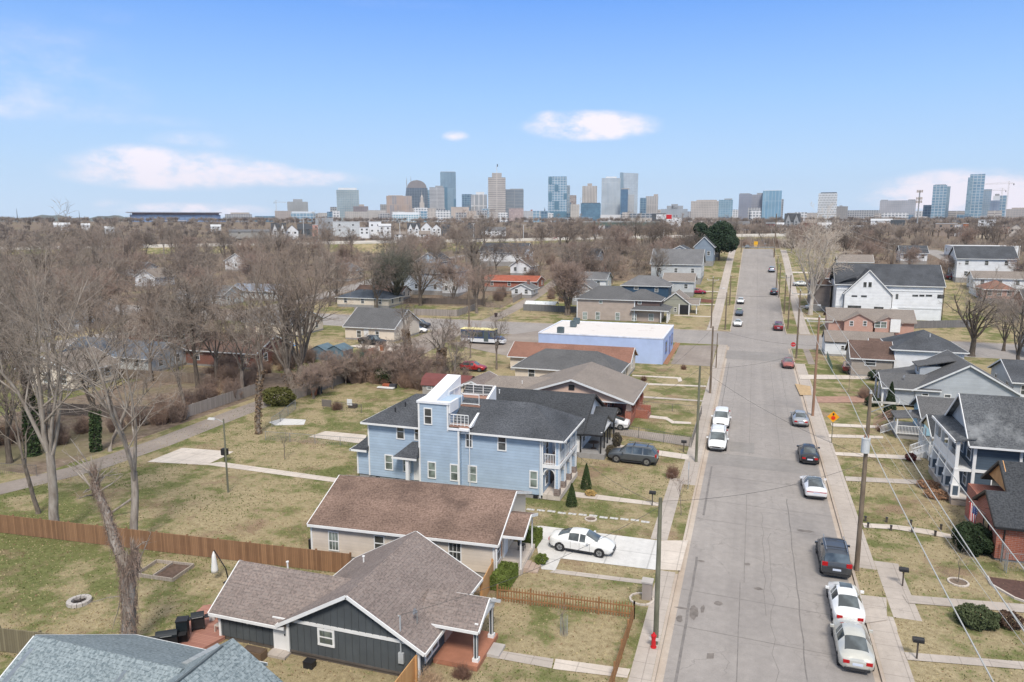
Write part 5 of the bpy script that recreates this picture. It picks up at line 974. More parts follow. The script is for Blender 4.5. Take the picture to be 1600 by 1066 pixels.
for bx in ((1426, 461, 1434, 463), (1437, 461, 1444, 463), (1447, 461, 1456, 463), (1465, 461, 1475, 466), (1400, 460, 1403, 467)): winp(Md, 'S', 192.5, bx, style='single', fr=.05, frm=mBLACK)
mb = MB(); mb.box(19.6, 42.4, 192.4, 192.5, 3.6, 3.9); mb.box(19.6, 42.4, 192.4, 192.5, 7.6, 7.8); mb.box(31.4, 33.0, 190.4, 192.4, 3.4, 3.7); mb.build('band', mTRIM, Md); mb = MB(); mb.cyl((31.6, 191.2), .07, 1, 7, 6); mb.cyl((21.2, 191.2), .07, 1, 7, 6); mb.cyl((42.5, 192.3), .07, 1, 9, 6); mb.build('downpipe', mBLACK, Md, uv=False)
house('house', 'brown two storey house left of the white modern block behind the pale tree', 14.5, 19, 200, 212, 6.0, 'hip', 1.5, plain((.2, .17, .155), .8), SH_DKBR, wins=[('S', 200, (1300, 417, 1304, 421))])
RH = [('white walled house with long black roof right of the modern block', 57, 72, 246, 256, 6.2, 'gx', 3.2, S_WHITE, SH_CHAR), ('long white low house with brown roof in front of the black roofed one', 58.5, 71, 233, 240, 3.2, 'gx', 1.6, S_WHITE, SH_TAUPE), ('white house with small gable above the modern roof', 47.5, 55.5, 278, 286, 3.2, 'gx', 2.2, S_WHITE, SH_CHAR),
   ('small brown brick house with hipped roof behind the white fence', 57.5, 64, 218, 226, 3, 'hip', 1.8, B_PINK, SH_RED), ('dark roofed house at the right edge beyond the bare tree', 62, 72, 202, 211, 2.8, 'gx', 2.4, B_DK, SH_CHAR), ('long white flat roofed building on the right hand hill', 66, 86, 292, 304, 3.6, 'flat', 0, S_WHITE, plain((.6, .6, .6), .7)),
   ('grey house behind the big pale grey gable', 34, 42, 112, 122, 3, 'gx', 2.0, S_GREY, SH_CHAR), ('white garage seen through the right hand trees', 44, 50, 128, 134, 2.6, 'gx', 1.6, S_WHITE, SH_GREY), ('low grey roofed house deep in the right hand trees', 48, 58, 150, 157, 2.8, 'gx', 1.8, S_LTG, SH_GREY), ('dark gabled house at the far right behind the street', 74, 84, 225, 234, 3, 'gy', 2.4, B_DK, SH_CHAR),
   ('brown house behind the pale sycamore', 20, 29, 226, 234, 3.6, 'gx', 2.2, S_BRN, SH_DKBR), ('beige house on the slope above the pale sycamore', 26, 36, 256, 264, 3.2, 'gx', 2.0, S_TAN, SH_TAUPE)]
for (lb, a, b_, c, d, h_, rf, rs_, wm_, rm_) in RH: house('house', lb, a, b_, c, d, h_, rf, rs_, wm_, rm_, auto=(('S', 'W'), 3, .9, 1.2), two=h_ > 5)
# neighbour's roof in the near left corner
Nb = thing('house', 'house with blue grey mottled shingle roof cut by the lower left corner of the view', 'house')
wb = MB(); wallbox(wb, -25.6, -17.4, 12, 24.3, 0, 3.0, 'y', 5.7); wallbox(wb, -30.4, -25, 17, 28, 0, 1.9, 'x', 4.8); wb.build('wall', S_GREY, Nb); rb = MB(); tb = MB(); gable(rb, None, -24.6, -17.4, 12, 24.3, 3.5, 5.8, 'y', 1.2, .4); gable(rb, tb, -30.4, -22.5, 18, 28.4, 2.0, 4.95, 'x', .4, 0, ovl=.5)
parts(Nb, (rb, 'roof', SH_GRN), (tb, 'trim', mTRIM)); mb = MB(); mb.bar((-21.0, 12, 5.84), (-21.0, 24.0, 5.84), .1, .08); mb.build('ridge_vent', plain((.1, .12, .13), .8), Nb)
# ================================================================ vehicles
TYRE = plain((.018, .018, .02), .85, .2, 4); RIM = plain((.35, .36, .37), .35, .1, 4, .7); GLS = glass((.075, .09, .095), .05); REDL = plain((.4, .01, .012), .3, .1, 5); HEADL = plain((.6, .62, .62), .2, .1, 5); PLATE = plain((.55, .6, .7), .5, .05); DKPL = plain((.03, .03, .032), .7, .1)
SEAMM = plain((.12, .12, .12), .7, .05)
# stations from the tail: x, half width, sill, belt, top, half width of top, kind of the stretch that follows: d deck, r rear glass, c cabin, w windscreen, h hood
CARS = {
 'sedan': (4.8, 1.84, [(0, .6, .48, .72, .78, .45, 'd'), (.05, .74, .34, .84, .92, .54, 'd'), (.18, .84, .26, .91, 1.0, .6, 'd'), (.42, .9, .22, .95, 1.06, .62, 'd'), (.68, .92, .2, .96, 1.08, .61, 'r'), (1.15, .92, .2, .97, 1.29, .56, 'r'), (1.55, .92, .2, .97, 1.41, .54, 'c'), (1.85, .92, .2, .96, 1.46, .55, 'c'), (2.3, .92, .2, .95, 1.48, .56, 'p'), (2.38, .92, .2, .95, 1.48, .56, 'c'), (2.8, .92, .2, .94, 1.44, .56, 'w'), (3.2, .92, .2, .93, 1.26, .58, 'w'), (3.68, .91, .2, .91, 1.03, .62, 'h'), (4.15, .88, .21, .84, .94, .6, 'h'), (4.5, .82, .23, .74, .82, .54, 'h'), (4.7, .72, .28, .64, .7, .46, 'h'), (4.8, .55, .4, .54, .58, .38, '')]),
 'coupe': (4.7, 1.85, [(0, .76, .5, .75, .8, .58, 'd'), (.06, .86, .3, .9, .97, .66, 'd'), (.3, .91, .24, .94, 1.04, .68, 'd'), (.5, .92, .22, .95, 1.07, .66, 'r'), (1.6, .92, .22, .94, 1.36, .56, 'g'), (2.3, .92, .22, .93, 1.39, .58, 'p'), (2.38, .92, .22, .93, 1.39, .58, 'g'), (2.7, .92, .22, .92, 1.34, .57, 'w'), (3.5, .91, .22, .88, .97, .66, 'h'), (4.2, .88, .23, .78, .84, .62, 'h'), (4.58, .82, .25, .66, .7, .56, 'h'), (4.7, .7, .36, .52, .56, .5, '')]),
 'suv': (4.9, 1.95, [(0, .86, .5, .85, .9, .7, 'k'), (.06, .93, .36, 1.0, 1.1, .74, 'k'), (.12, .95, .32, 1.06, 1.2, .74, 'r'), (.5, .96, .3, 1.08, 1.68, .7, 'c'), (1.3, .97, .28, 1.08, 1.75, .72, 'p'), (1.42, .97, .28, 1.08, 1.75, .72, 'c'), (2.35, .97, .28, 1.07, 1.76, .73, 'p'), (2.45, .97, .28, 1.07, 1.76, .73, 'c'), (3.05, .97, .28, 1.06, 1.7, .71, 'w'), (3.72, .96, .28, 1.04, 1.14, .74, 'h'), (4.5, .93, .3, .96, 1.02, .72, 'h'), (4.8, .88, .36, .8, .84, .66, 'h'), (4.9, .78, .5, .62, .66, .6, '')]),
 'van': (5.05, 1.97, [(0, .88, .48, .85, .9, .72, 'k'), (.05, .94, .34, 1.02, 1.1, .78, 'k'), (.1, .96, .3, 1.08, 1.2, .78, 'r'), (.3, .97, .26, 1.08, 1.74, .75, 'c'), (1.3, .97, .26, 1.05, 1.82, .77, 'p'), (1.4, .97, .26, 1.05, 1.82, .77, 'c'), (2.5, .97, .26, 1.02, 1.82, .77, 'p'), (2.6, .97, .26, 1.02, 1.82, .77, 'c'), (3.15, .97, .26, 1.0, 1.68, .72, 'w'), (4.15, .95, .26, .96, 1.1, .74, 'h'), (4.7, .9, .3, .85, .92, .7, 'h'), (4.95, .84, .36, .7, .74, .62, 'h'), (5.05, .72, .5, .58, .6, .52, '')]),
 'hatch': (4.2, 1.76, [(0, .76, .48, .78, .84, .6, 'k'), (.06, .84, .32, .92, 1.0, .66, 'k'), (.12, .86, .28, .96, 1.08, .66, 'r'), (.55, .88, .25, .97, 1.44, .6, 'c'), (1.7, .88, .25, .96, 1.5, .62, 'p'), (1.78, .88, .25, .96, 1.5, .62, 'c'), (2.35, .88, .25, .95, 1.45, .6, 'w'), (3.1, .87, .25, .92, 1.02, .64, 'h'), (3.8, .84, .27, .82, .87, .6, 'h'), (4.1, .76, .34, .66, .7, .54, 'h'), (4.2, .66, .45, .55, .58, .48, '')]),
 'pickup': (5.7, 1.98, [(0, .9, .55, 1.08, 1.1, .8, 'b'), (.06, .95, .42, 1.14, 1.16, .82, 'b'), (1.85, .96, .36, 1.14, 1.16, .82, 'r'), (2.0, .96, .36, 1.14, 1.7, .68, 'c'), (2.15, .96, .34, 1.14, 1.82, .7, 'c'), (2.95, .96, .34, 1.13, 1.83, .71, 'p'), (3.05, .96, .34, 1.13, 1.83, .71, 'c'), (3.6, .96, .34, 1.12, 1.77, .69, 'w'), (4.2, .95, .34, 1.1, 1.2, .74, 'h'), (5.3, .92, .36, 1.04, 1.1, .72, 'h'), (5.6, .86, .42, .9, .94, .66, 'h'), (5.7, .78, .5, .7, .72, .6, '')])}
def vehicle(kind, label, p, rz, color, group=None, metal=.3, roof=None, roofrack=False, cat=None, sunroof=False, glassroof=False, name=None, light=None, sc=1.0, lower=None):
 Ln, Wd, st = CARS[kind]; z = p[2] if len(p) > 2 else zt(p[0], p[1]); paint = carpaint(color, metal); nm = name or {'sedan': 'parked_car', 'coupe': 'parked_car', 'suv': 'parked_suv', 'van': 'parked_minivan', 'hatch': 'parked_car', 'pickup': 'pickup_truck'}[kind]
 o = thing(nm, label, cat or {'pickup': 'pickup truck', 'van': 'minivan', 'suv': 'suv'}.get(kind, 'car'), group, (p[0], p[1], z), rz); o.scale = (sc,) * 3
 rings = []
 for (x, w, s, bl, tp, tw, _) in st:
  half = [(0, s), (w * .8, s), (w * .97, s + .12), (w, s + (bl - s) * .55), (w * .985, bl - .06), (w * .93, bl), (tw, tp - .05), (tw * .82, tp), (tw * .4, tp + .025), (0, tp + .03)]
  ring = [(x - Ln / 2, y, z_) for y, z_ in half] + [(x - Ln / 2, -y, z_) for y, z_ in half[-2:0:-1]]; rings.append(ring)
 body, sg, ws, rg, rf = MB(), MB(), MB(), MB(), MB(); n = len(rings[0])
 # windows sit in from the body panel they interrupt: split every cabin face into frame and glass
 def face(mbk, a, b_, c, d): mbk.quad([a, b_, c, d])
 def inset(mbg, q, f=.1, g=.16, out_=.006):
  c = [Vector(x_) for x_ in q]; a, b_, cc, d = c; nrm = (b_ - a).cross(d - a)
  if nrm.length < 1e-6: return
  nrm.normalize(); P = lambda s, t: (a.lerp(b_, s)).lerp(d.lerp(cc, s), t) + nrm * out_
  mbg.quad([P(f, g), P(1 - f, g), P(1 - f, 1 - g), P(f, 1 - g)])
 for k in range(len(rings) - 1):
  K = st[k][6]
  for j in range(n):
   j2 = (j + 1) % n; q = [rings[k][j], rings[k + 1][j], rings[k + 1][j2], rings[k][j2]]
   jj = j if j < 9 else n - 1 - j; mbk = body
   q = q[::-1] if False else q
   if K in 'cg' and jj == 5: mbk = sg
   elif K in 'rw' and jj == 5: mbk = sg if K == 'r' and kind in ('suv', 'van') else body
   elif K == 'w' and jj in (6, 7, 8): mbk = ws
   elif K == 'r' and jj in (6, 7, 8): mbk = rg
   elif K == 'g' and jj in (6, 7, 8): mbk = rg
   elif jj == 0 or jj == 1: mbk = body
   mbk.quad(q)
 body.quad(rings[0][::-1]); body.quad(rings[-1])
 def fin(mbk, nm_, m_, sm=True):
  if not mbk.f: return None
  # weld
  me = {}; v2 = []; ix = []
  for v in mbk.v:
   k_ = (round(v[0], 4), round(v[1], 4), round(v[2], 4))
   if k_ not in me: me[k_] = len(v2); v2.append(v)
   ix.append(me[k_])
  mbk.v = v2; mbk.f = [tuple(dict.fromkeys(ix[i] for i in f)) for f in mbk.f]; keep = [i for i, f in enumerate(mbk.f) if len(f) > 2]; mbk.f = [mbk.f[i] for i in keep]; mbk.m = [0] * len(mbk.f)
  ob = mbk.build(nm_, m_, o, smooth=sm, angle=38 if sm else None, uv=False); return ob
 bo = fin(body, 'body', paint)
 fin(sg, 'side_windows', GLS); fin(ws, 'windscreen', GLS); fin(rg, 'rear_window', GLS)
 # dark sill and bumpers, wheels
 wr = .33 if kind in ('sedan', 'coupe', 'hatch') else .38; xr_ = -Ln / 2 + Ln * .19; xf_ = -Ln / 2 + Ln * .81
 for x in (xr_, xf_):
  for s in (-1, 1):
   yb = Wd / 2 * s * .995
   mb = MB(); mb.tube([(x, yb - s * .3, wr), (x, yb + s * .004, wr)], wr + .055, 16); mb.build('wheel_arch', DKPL, o, uv=False)
   mb = MB(); mb.tube([(x, yb - s * .22, wr), (x, yb + s * .012, wr)], wr, 18); w_ = mb.build('wheel', TYRE, o, uv=False, smooth=True, angle=40)
   mb = MB(); mb.tube([(x, yb - s * .05, wr), (x, yb + s * .02, wr)], wr * .64, 14)
   mb.build('rim', RIM, w_, uv=False)
   mb = MB()
   for a in range(5): t = a * 1.2566; mb.bar((x, yb + s * .024, wr), (x + math.cos(t) * wr * .6, yb + s * .024, wr + math.sin(t) * wr * .6), .035, .02)
   mb.build('spokes', DKPL, w_, uv=False)
 s1 = st[1]; zl = s1[3]; w1 = s1[1]; tall = kind in ('suv', 'van', 'hatch'); xb = -Ln / 2
 for s in (-1, 1):
  mb = MB()
  if kind == 'coupe': mb.box(xb - .005, xb + .09, min(0, s * w1 * .93), max(0, s * w1 * .93), zl - .17, zl - .1)
  elif tall: mb.box(xb + .0, xb + .16, min(s * w1 * .62, s * w1 * 1.0), max(s * w1 * .62, s * w1 * 1.0), zl - .1, zl + .16)
  else: mb.box(xb - .01, xb + .22, min(s * w1 * .55, s * w1 * .985), max(s * w1 * .55, s * w1 * .985), zl - .2, zl - .02)
  mb.build('tail_light', REDL, o, uv=False)
  e = st[-2]; mb = MB(); xx = Ln / 2; mb.hexa([(xx - .3, s * e[1] * .99, e[3] - .12), (xx - .04, s * e[1] * .62, e[3] - .14), (xx - .07, s * e[1] * .5, e[3] - .14), (xx - .32, s * e[1] * .62, e[3] - .12)], [(xx - .42, s * e[1] * .98, e[3] + .05), (xx - .12, s * e[1] * .6, e[3] + .04), (xx - .15, s * e[1] * .45, e[3] + .05), (xx - .45, s * e[1] * .7, e[3] + .06)]); mb.build('headlight', HEADL, o, uv=False)
  # mirror
  i = [k for k in range(len(st)) if st[k][6] == 'w'][0]; mx_ = st[i][0] - Ln / 2 + .25; mb = MB(); yy = st[i][1] * s; mb.box(mx_ - .06, mx_ + .08, min(yy, yy + s * .2), max(yy, yy + s * .2), st[i][3] + .02, st[i][3] + .16); mb.build('mirror', paint, o, uv=False)
 mb = MB(); mb.box(xb - .015, xb + .1, -.26, .26, zl - .28 if not tall else zl - .38, zl - .14 if not tall else zl - .24); mb.build('number_plate', PLATE, o, uv=False)
 for bx_ in ((xb + .0, xb + .25, -w1 * .86, w1 * .86, .26, .4), (Ln / 2 - .2, Ln / 2 - .0, -.6, .6, .24, .36), (xr_ + .5, xf_ - .5, -Wd / 2 * .985, Wd / 2 * .985, .2, .3)): mb = MB(); mb.box(*bx_); mb.build('lower_trim', DKPL, o, uv=False)
 mb = MB(); e = st[-2]; mb.box(Ln / 2 - .07, Ln / 2 + .006, -.45, .45, e[3] - .2, e[3] - .06); mb.build('grille', DKPL, o, uv=False)
 # door seams
 mb = MB()
 for f in (.36, .5, .66):
  x = -Ln / 2 + Ln * f
  for s in (-1, 1): mb.box(x - .008, x + .008, s * Wd / 2 - .012 if s > 0 else -Wd / 2 - .002, Wd / 2 + .002 if s > 0 else -Wd / 2 + .012, .36, st[3][3] - .08)
 mb.build('door_seams', SEAMM, o, uv=False)
 for f in (.44, .58):
  for s in (-1, 1): mb = MB(); x = -Ln / 2 + Ln * f; mb.box(x - .09, x + .09, min(s * Wd / 2, s * (Wd / 2 + .02)), max(s * Wd / 2, s * (Wd / 2 + .02)), st[3][3] - .17, st[3][3] - .13); mb.build('door_handle', paint, o, uv=False)
 ztop = max(s_[4] for s_ in st)
 if roofrack:
  for s in (-1, 1): mb = MB(); mb.bar((-Ln * .38, s * .66, ztop + .06), (Ln * .12, s * .66, ztop + .05), .05, .05); mb.build('roof_rail', plain((.3, .31, .32), .4, .1, 2, .6), o, uv=False)
  for x in (-Ln * .3, -.1): mb = MB(); mb.bar((x, -.66, ztop + .09), (x, .66, ztop + .09), .05, .03); mb.build('roof_bar', DKPL if roofrack != 2 else mWHITE, o, uv=False)
 if sunroof: mb = MB(); mb.box(.0, .62, -.36, .36, ztop + .0, ztop + .035); mb.build('sunroof', GLS, o, uv=False)
 if roof: mb = MB(); mb.box(-Ln * .3, Ln * .1, -.5, .5, ztop + .01, ztop + .045); mb.build('roof_panel', carpaint(roof, .1), o, uv=False)
 if kind == 'pickup': mb = MB(); mb.box(-Ln / 2 + .12, -Ln / 2 + 1.8, -.72, .72, 1.15, 1.195); mb.build('bed', DKPL, o, uv=False)
 return o
UPS = R(90)      # nose up the street, away from the near end
g_r = 'cars parked along the right hand kerb'; g_l = 'cars parked along the left hand kerb'
def rcar(kind, label, u, v, color, x=6.55, off=None, **k):
 Ln = CARS[kind][0]; p = G(u, v, -.13); vehicle(kind, label, (x, p.y + Ln / 2, zt(x, p.y + 2) - .122), UPS + R(k.pop('tw', 0)), color, g_r, **k)
def lcar(kind, label, u, v, color, x=-2.75, **k):
 Ln = CARS[kind][0]; p = G(u, v, -.13); vehicle(kind, label, (x, p.y + Ln / 2, zt(x, p.y + 2) - .122), -UPS + R(k.pop('tw', 0)), color, g_l, **k)
SILV = (.42, .42, .4); WHC = (.78, .78, .76); BLKC = (.018, .02, .024); GREYC = (.06, .063, .068)
rcar('sedan', 'pale champagne sedan nearest on the right with a white sedan in front of it', 1338, 1056, (.56, .55, .49), metal=.25, x=6.45)
rcar('sedan', 'white sedan with sunroof parked right in front of the champagne one', 1332, 985, WHC, metal=.05, x=6.6, sunroof=True)
rcar('van', 'dark grey minivan with roof rails parked by the utility pole on the right', 1311, 907, GREYC, roofrack=True, x=6.5)
rcar('coupe', 'white sports coupe with black glass roof and full width tail light', 1278, 783, (.75, .75, .76), metal=.1, x=6.25, tw=2)
rcar('sedan', 'black sedan with red tail lights parked beyond the white coupe', 1266, 728, BLKC, x=6.45)
rcar('sedan', 'silver sedan parked near the orange warning sign', 1255, 669, (.4, .41, .42), metal=.5, x=6.4)
p_ = G(1231, 577, -.13); vehicle('sedan', 'faded red sedan facing the viewer near the stop sign', (6.5, p_.y + 2.4, -.122), -UPS, (.33, .1, .085), g_r)
rcar('van', 'dark red minivan just beyond the cross street on the right', 1213, 518, (.2, .015, .025), roofrack=True, x=6.2)
rcar('suv', 'dark blue suv on the right kerb beyond the red minivan', 1210, 480, (.03, .035, .05), x=6.3)
rcar('suv', 'pale silver blue suv on the right kerb near the top of the hill', 1207, 461, (.36, .4, .46), x=6.2)
rcar('sedan', 'dark sedan on the right kerb close to the crest', 1200, 428, (.03, .03, .033), x=5.2)
rcar('sedan', 'grey sedan furthest up on the right hand kerb', 1197, 416, (.22, .22, .23), x=4.8)
lcar('van', 'white minivan with roof bars facing the viewer on the left kerb', 1119, 707, WHC, metal=.05, roofrack=2, x=-2.6)
lcar('suv', 'white suv right behind the minivan with roof bars', 1122, 671, WHC, metal=.05, x=-2.6)
lcar('sedan', 'white sedan first beyond the cross street on the left kerb', 1149, 512, WHC, metal=.05, x=-2.5)
lcar('hatch', 'dark blue hatchback with lime green roof on the left kerb', 1151, 499, (.06, .09, .14), roof=(.45, .6, .15), x=-2.5)
lcar('hatch', 'white hatchback behind the one with the lime green roof', 1152, 487, WHC, metal=.05, x=-2.5)
lcar('sedan', 'dark grey sedan on the left kerb half way up the hill', 1162, 435, (.12, .125, .13), x=-2.4)
lcar('suv', 'white suv on the left kerb near the crest', 1165, 412, WHC, metal=.05, x=-2.3)
lcar('sedan', 'white sedan furthest up on the left kerb', 1166, 400, WHC, metal=.05, x=-2.2)
def pcar(kind, label, u, v, heading, color, z=None, **k):
 p = G(u, v); return vehicle(kind, label, (p.x, p.y, p.z + .03), R(heading), color, **k)
pcar('sedan', 'white sedan on the new concrete driveway of the tan house', 910, 860, -3, (.74, .74, .72), metal=.05)
pcar('suv', 'grey metallic suv parked on the grass beside the white porch house', 989, 722, 178, (.11, .125, .14), metal=.5, roofrack=True)
pcar('coupe', 'white coupe in the driveway with its nose behind the white porch', 952, 668, 180, (.76, .76, .76), metal=.05)
pcar('hatch', 'red hatchback behind the cream garden house', 740, 580, 0, (.35, .015, .02))
pcar('pickup', 'black crew cab pickup in front of the cream house', 582, 539, -8, BLKC)
pcar('sedan', 'white sedan at the back of the cream house', 651, 520, 4, WHC, metal=.05)
pcar('suv', 'dark suv behind the white sedan by the cream house', 656, 512, 4, (.04, .045, .055))
pcar('sedan', 'crimson sedan in the yard beside the far pavement', 1090, 459, 0, (.3, .01, .04))
pcar('sedan', 'silver sedan in the yard behind the pale sycamore', 1273, 484, 8, (.35, .38, .4), metal=.5)
pcar('sedan', 'light silver sedan in the driveway above the pale sycamore', 1252, 447, 5, (.5, .52, .52), metal=.4)
pcar('pickup', 'dark pickup behind the trunk of the pale sycamore', 1288, 472, 5, (.03, .035, .035))
pk = pcar('pickup', 'dark red pickup with cream topper in front of the taupe cottage', 1346, 585, 0, (.14, .012, .015)); mb = MB(); mb.hexa([(-2.75, -.85, 1.15), (-.95, -.85, 1.15), (-.95, .85, 1.15), (-2.75, .85, 1.15)], [(-2.65, -.7, 1.78), (-1.0, -.7, 1.78), (-1.0, .7, 1.78), (-2.65, .7, 1.78)]); o_ = mb.build('topper', plain((.6, .45, .36), .6), pk, uv=False)
mb = MB(); mb.box(-2.4, -1.2, -.81, .81, 1.32, 1.6); mb.build('topper_window', GLS, o_, uv=False)
for (u, v, kd, h_, c_, lb) in ((1492, 437, 'suv', 0, (.2, .01, .015), 'red suv beside the brick house on the right'), (1576, 424, 'sedan', 5, (.08, .1, .12), 'dark sedan in the lot at the right edge'), (1590, 423, 'sedan', 85, (.05, .06, .07), 'black sedan at the right edge by the side street'), (1570, 428, 'sedan', 5, (.5, .5, .5), 'pale sedan in the lot at the right edge')): pcar(kd, lb, u, v, h_, c_)
# shuttle bus
p_ = G(750, 538); bs = thing('shuttle_bus', 'white and navy shuttle bus with yellow roof parked by the grass', 'bus', None, (p_.x + 0.3, p_.y + 1.0, 0), 0)
mb = MB(); mb.hexa([(-4.3, -1.15, .45), (2.9, -1.15, .45), (2.9, 1.15, .45), (-4.3, 1.15, .45)], [(-4.3, -1.15, 1.15), (2.9, -1.15, 1.15), (2.9, 1.15, 1.15), (-4.3, 1.15, 1.15)]); mb.hexa([(2.9, -1.0, .45), (4.6, -.95, .45), (4.6, .95, .45), (2.9, 1.0, .45)], [(2.9, -1.0, 1.15), (4.5, -.9, 1.05), (4.5, .9, 1.05), (2.9, 1.0, 1.15)]); mb.build('lower_body', carpaint((.7, .71, .72), .05), bs)
mb = MB(); mb.hexa([(-4.3, -1.16, 1.15), (2.9, -1.16, 1.15), (2.9, 1.16, 1.15), (-4.3, 1.16, 1.15)], [(-4.3, -1.12, 2.85), (2.5, -1.12, 2.85), (2.5, 1.12, 2.85), (-4.3, 1.12, 2.85)]); mb.hexa([(2.9, -1.0, 1.15), (4.4, -.9, 1.05), (4.4, .9, 1.05), (2.9, 1.0, 1.15)], [(2.9, -1.0, 1.6), (3.7, -.9, 1.5), (3.7, .9, 1.5), (2.9, 1.0, 1.6)]); mb.build('body', carpaint((.04, .07, .16), .2), bs)
mb = MB(); mb.box(-4.35, 2.7, -1.15, 1.15, 2.85, 2.97); mb.build('roof', plain((.75, .66, .3), .6), bs)
for x in (-4.15, -3.0, -1.85, -.7): mb = MB(); mb.box(x, x + 1.05, -1.175, -1.14, 1.5, 2.5); mb.build('window', GLS, bs, uv=False)
mb = MB(); mb.box(.55, 1.5, -1.18, -1.13, .6, 2.6); mb.build('door', plain((.08, .1, .1), .3), bs, uv=False); mb = MB(); mb.box(1.8, 2.7, -1.17, -1.12, 1.5, 2.5); mb.build('window', GLS, bs, uv=False)
mb = MB(); mb.quad([(2.92, -1.0, 1.6), (2.92, 1.0, 1.6), (2.54, 1.0, 2.7), (2.54, -1.0, 2.7)]); mb.v = [(a + .02, b_, c) for a, b_, c in mb.v]; mb.build('windscreen', GLS, bs, uv=False)
for x in (-2.6, 3.4):
 for s in (-1, 1): mb = MB(); mb.tube([(x, s * .85, .42), (x, s * 1.17, .42)], .42, 16); w_ = mb.build('wheel', TYRE, bs, uv=False); mb = MB(); mb.tube([(x, s * 1.1, .42), (x, s * 1.185, .42)], .24, 12); mb.build('rim', RIM, w_, uv=False)
# ================================================================ fences, poles, signs, small things
def fence(name, label, a, b_, h, m_, posts=2.4, thick=.05, cap=0, rails=True, tone=None, cat='fence'):
 A = Vector((a[0], a[1], 0)); Bv = Vector((b_[0], b_[1], 0)); L_ = (Bv - A).length; ang = math.atan2(Bv.y - A.y, Bv.x - A.x); z = zt(*a[:2])
 o = thing('wooden_fence', label, cat, None, (a[0], a[1], z), ang); n = max(1, int(L_ / posts)); dz = lambda s: zt(A.x + (Bv.x - A.x) * s / L_, A.y + (Bv.y - A.y) * s / L_) - z; r = random.Random(int(L_ * 10))
 for k in range(n):
  x0, x1 = L_ * k / n, L_ * (k + 1) / n; mb = MB(); mb.hexa([(x0, -thick / 2, dz(x0) + .03), (x1, -thick / 2, dz(x1) + .03), (x1, thick / 2, dz(x1) + .03), (x0, thick / 2, dz(x0) + .03)], [(x0, -thick / 2, dz(x0) + h), (x1, -thick / 2, dz(x1) + h + r.uniform(-.02, .02)), (x1, thick / 2, dz(x1) + h), (x0, thick / 2, dz(x0) + h)])
  mb.build('panel', tone if tone and k == 0 else m_, o)
 for k in range(n + 1): x = L_ * k / n; mb = MB(); mb.box(x - .06, x + .06, thick / 2, thick / 2 + .1, dz(x) - .1, dz(x) + h + .06); mb.build('post', m_, o)
 return o
mCEDAR = planks((.14, .07, .035), (.3, .165, .085), .14); mCEDN = planks((.45, .22, .08), (.58, .33, .14), .14); mOLD = planks((.12, .1, .06), (.22, .19, .12), .15); mGREYF = planks((.22, .19, .165), (.34, .3, .27), .15); mDKF = planks((.08, .065, .055), (.15, .12, .1), .15)
fence('f', 'long cedar board fence across the left hand lawns, one fresh panel at its left end', (-58.5, 38.9), (-25.2, 41.6), 1.5, mCEDAR, tone=mCEDN)
p_ = G(0, 1026); q_ = G(235, 1040); fence('f', 'weathered greenish board fence at the lower left corner', (p_.x - 3, p_.y), (q_.x + 4, q_.y + .2), 1.45, mOLD)
fence('f', 'short fresh orange fence panel at the corner of the dark grey house', (-15.7, 31.9), (-15.7, 28.2), 1.6, mCEDN); fence('f', 'short fresh fence between the dark grey house and the tan house', (-15.2, 40.6), (-15.5, 43.6), 1.6, mCEDN)
fence('f', 'brown board fence behind the ivy covered trees on the far left', (G(60, 648).x, G(60, 648).y), (G(255, 655).x, G(255, 655).y), 1.5, mDKF); fence('f', 'long brown fence behind the tangled trees left of the alley', (G(150, 590).x, G(150, 590).y), (G(330, 600).x, G(330, 600).y), 1.5, planks((.15, .11, .08), (.24, .19, .14), .15))
fence('f', 'grey board fence along the left edge of the alley', (-65.5, 70), (-65.2, 86), 1.5, mGREYF); fence('f', 'grey board fence beside the elm and the wheeled bins', (-58.2, 83), (-57.2, 98), 1.5, mGREYF)
fence('f', 'grey board fence across the cross street from the cream house', (-82, 170.6), (-70.5, 171.6), 1.7, mGREYF); fence('f', 'grey fence side running back from the cross street', (-70.4, 171.6), (-70.0, 184), 1.7, mGREYF)
fence('f', 'weathered fence left of the far alley', (-63.4, 196), (-63.2, 212), 1.6, mGREYF); fence('f', 'grey fence under the white curved carport', (-57, 185), (-42, 184.5), 1.7, planks((.13, .13, .13), (.2, .2, .19), .15))
fence('f', 'long dark grey fence right of the pink brick ranch', (33.5, 181), (47, 186), 1.7, planks((.12, .12, .12), (.19, .18, .18), .15)); fence('f', 'white board fence by the hipped brick house on the right', (57, 231), (58.5, 216), 1.6, planks((.6, .6, .6), (.7, .7, .7), .2))
fence('f', 'low red brown board fence in front of the crimson sedan', (-20, 207), (-9.6, 206.2), .9, planks((.2, .08, .06), (.27, .13, .1), .15)); fence('f', 'dark fence at the foot of the trees behind the white two storey house', (-92, 190), (-70, 191), 1.6, mDKF)
fence('f', 'grey fence on the cross street left of the cream house', (-100, 172), (-88, 172), 1.3, mGREYF)
Pk = thing('picket_fence', 'brown picket fence round the front lawn of the dark grey house', 'picket fence', loc=(0, 0, 0)); mPK = plain((.26, .135, .06), .85, .25, 3)
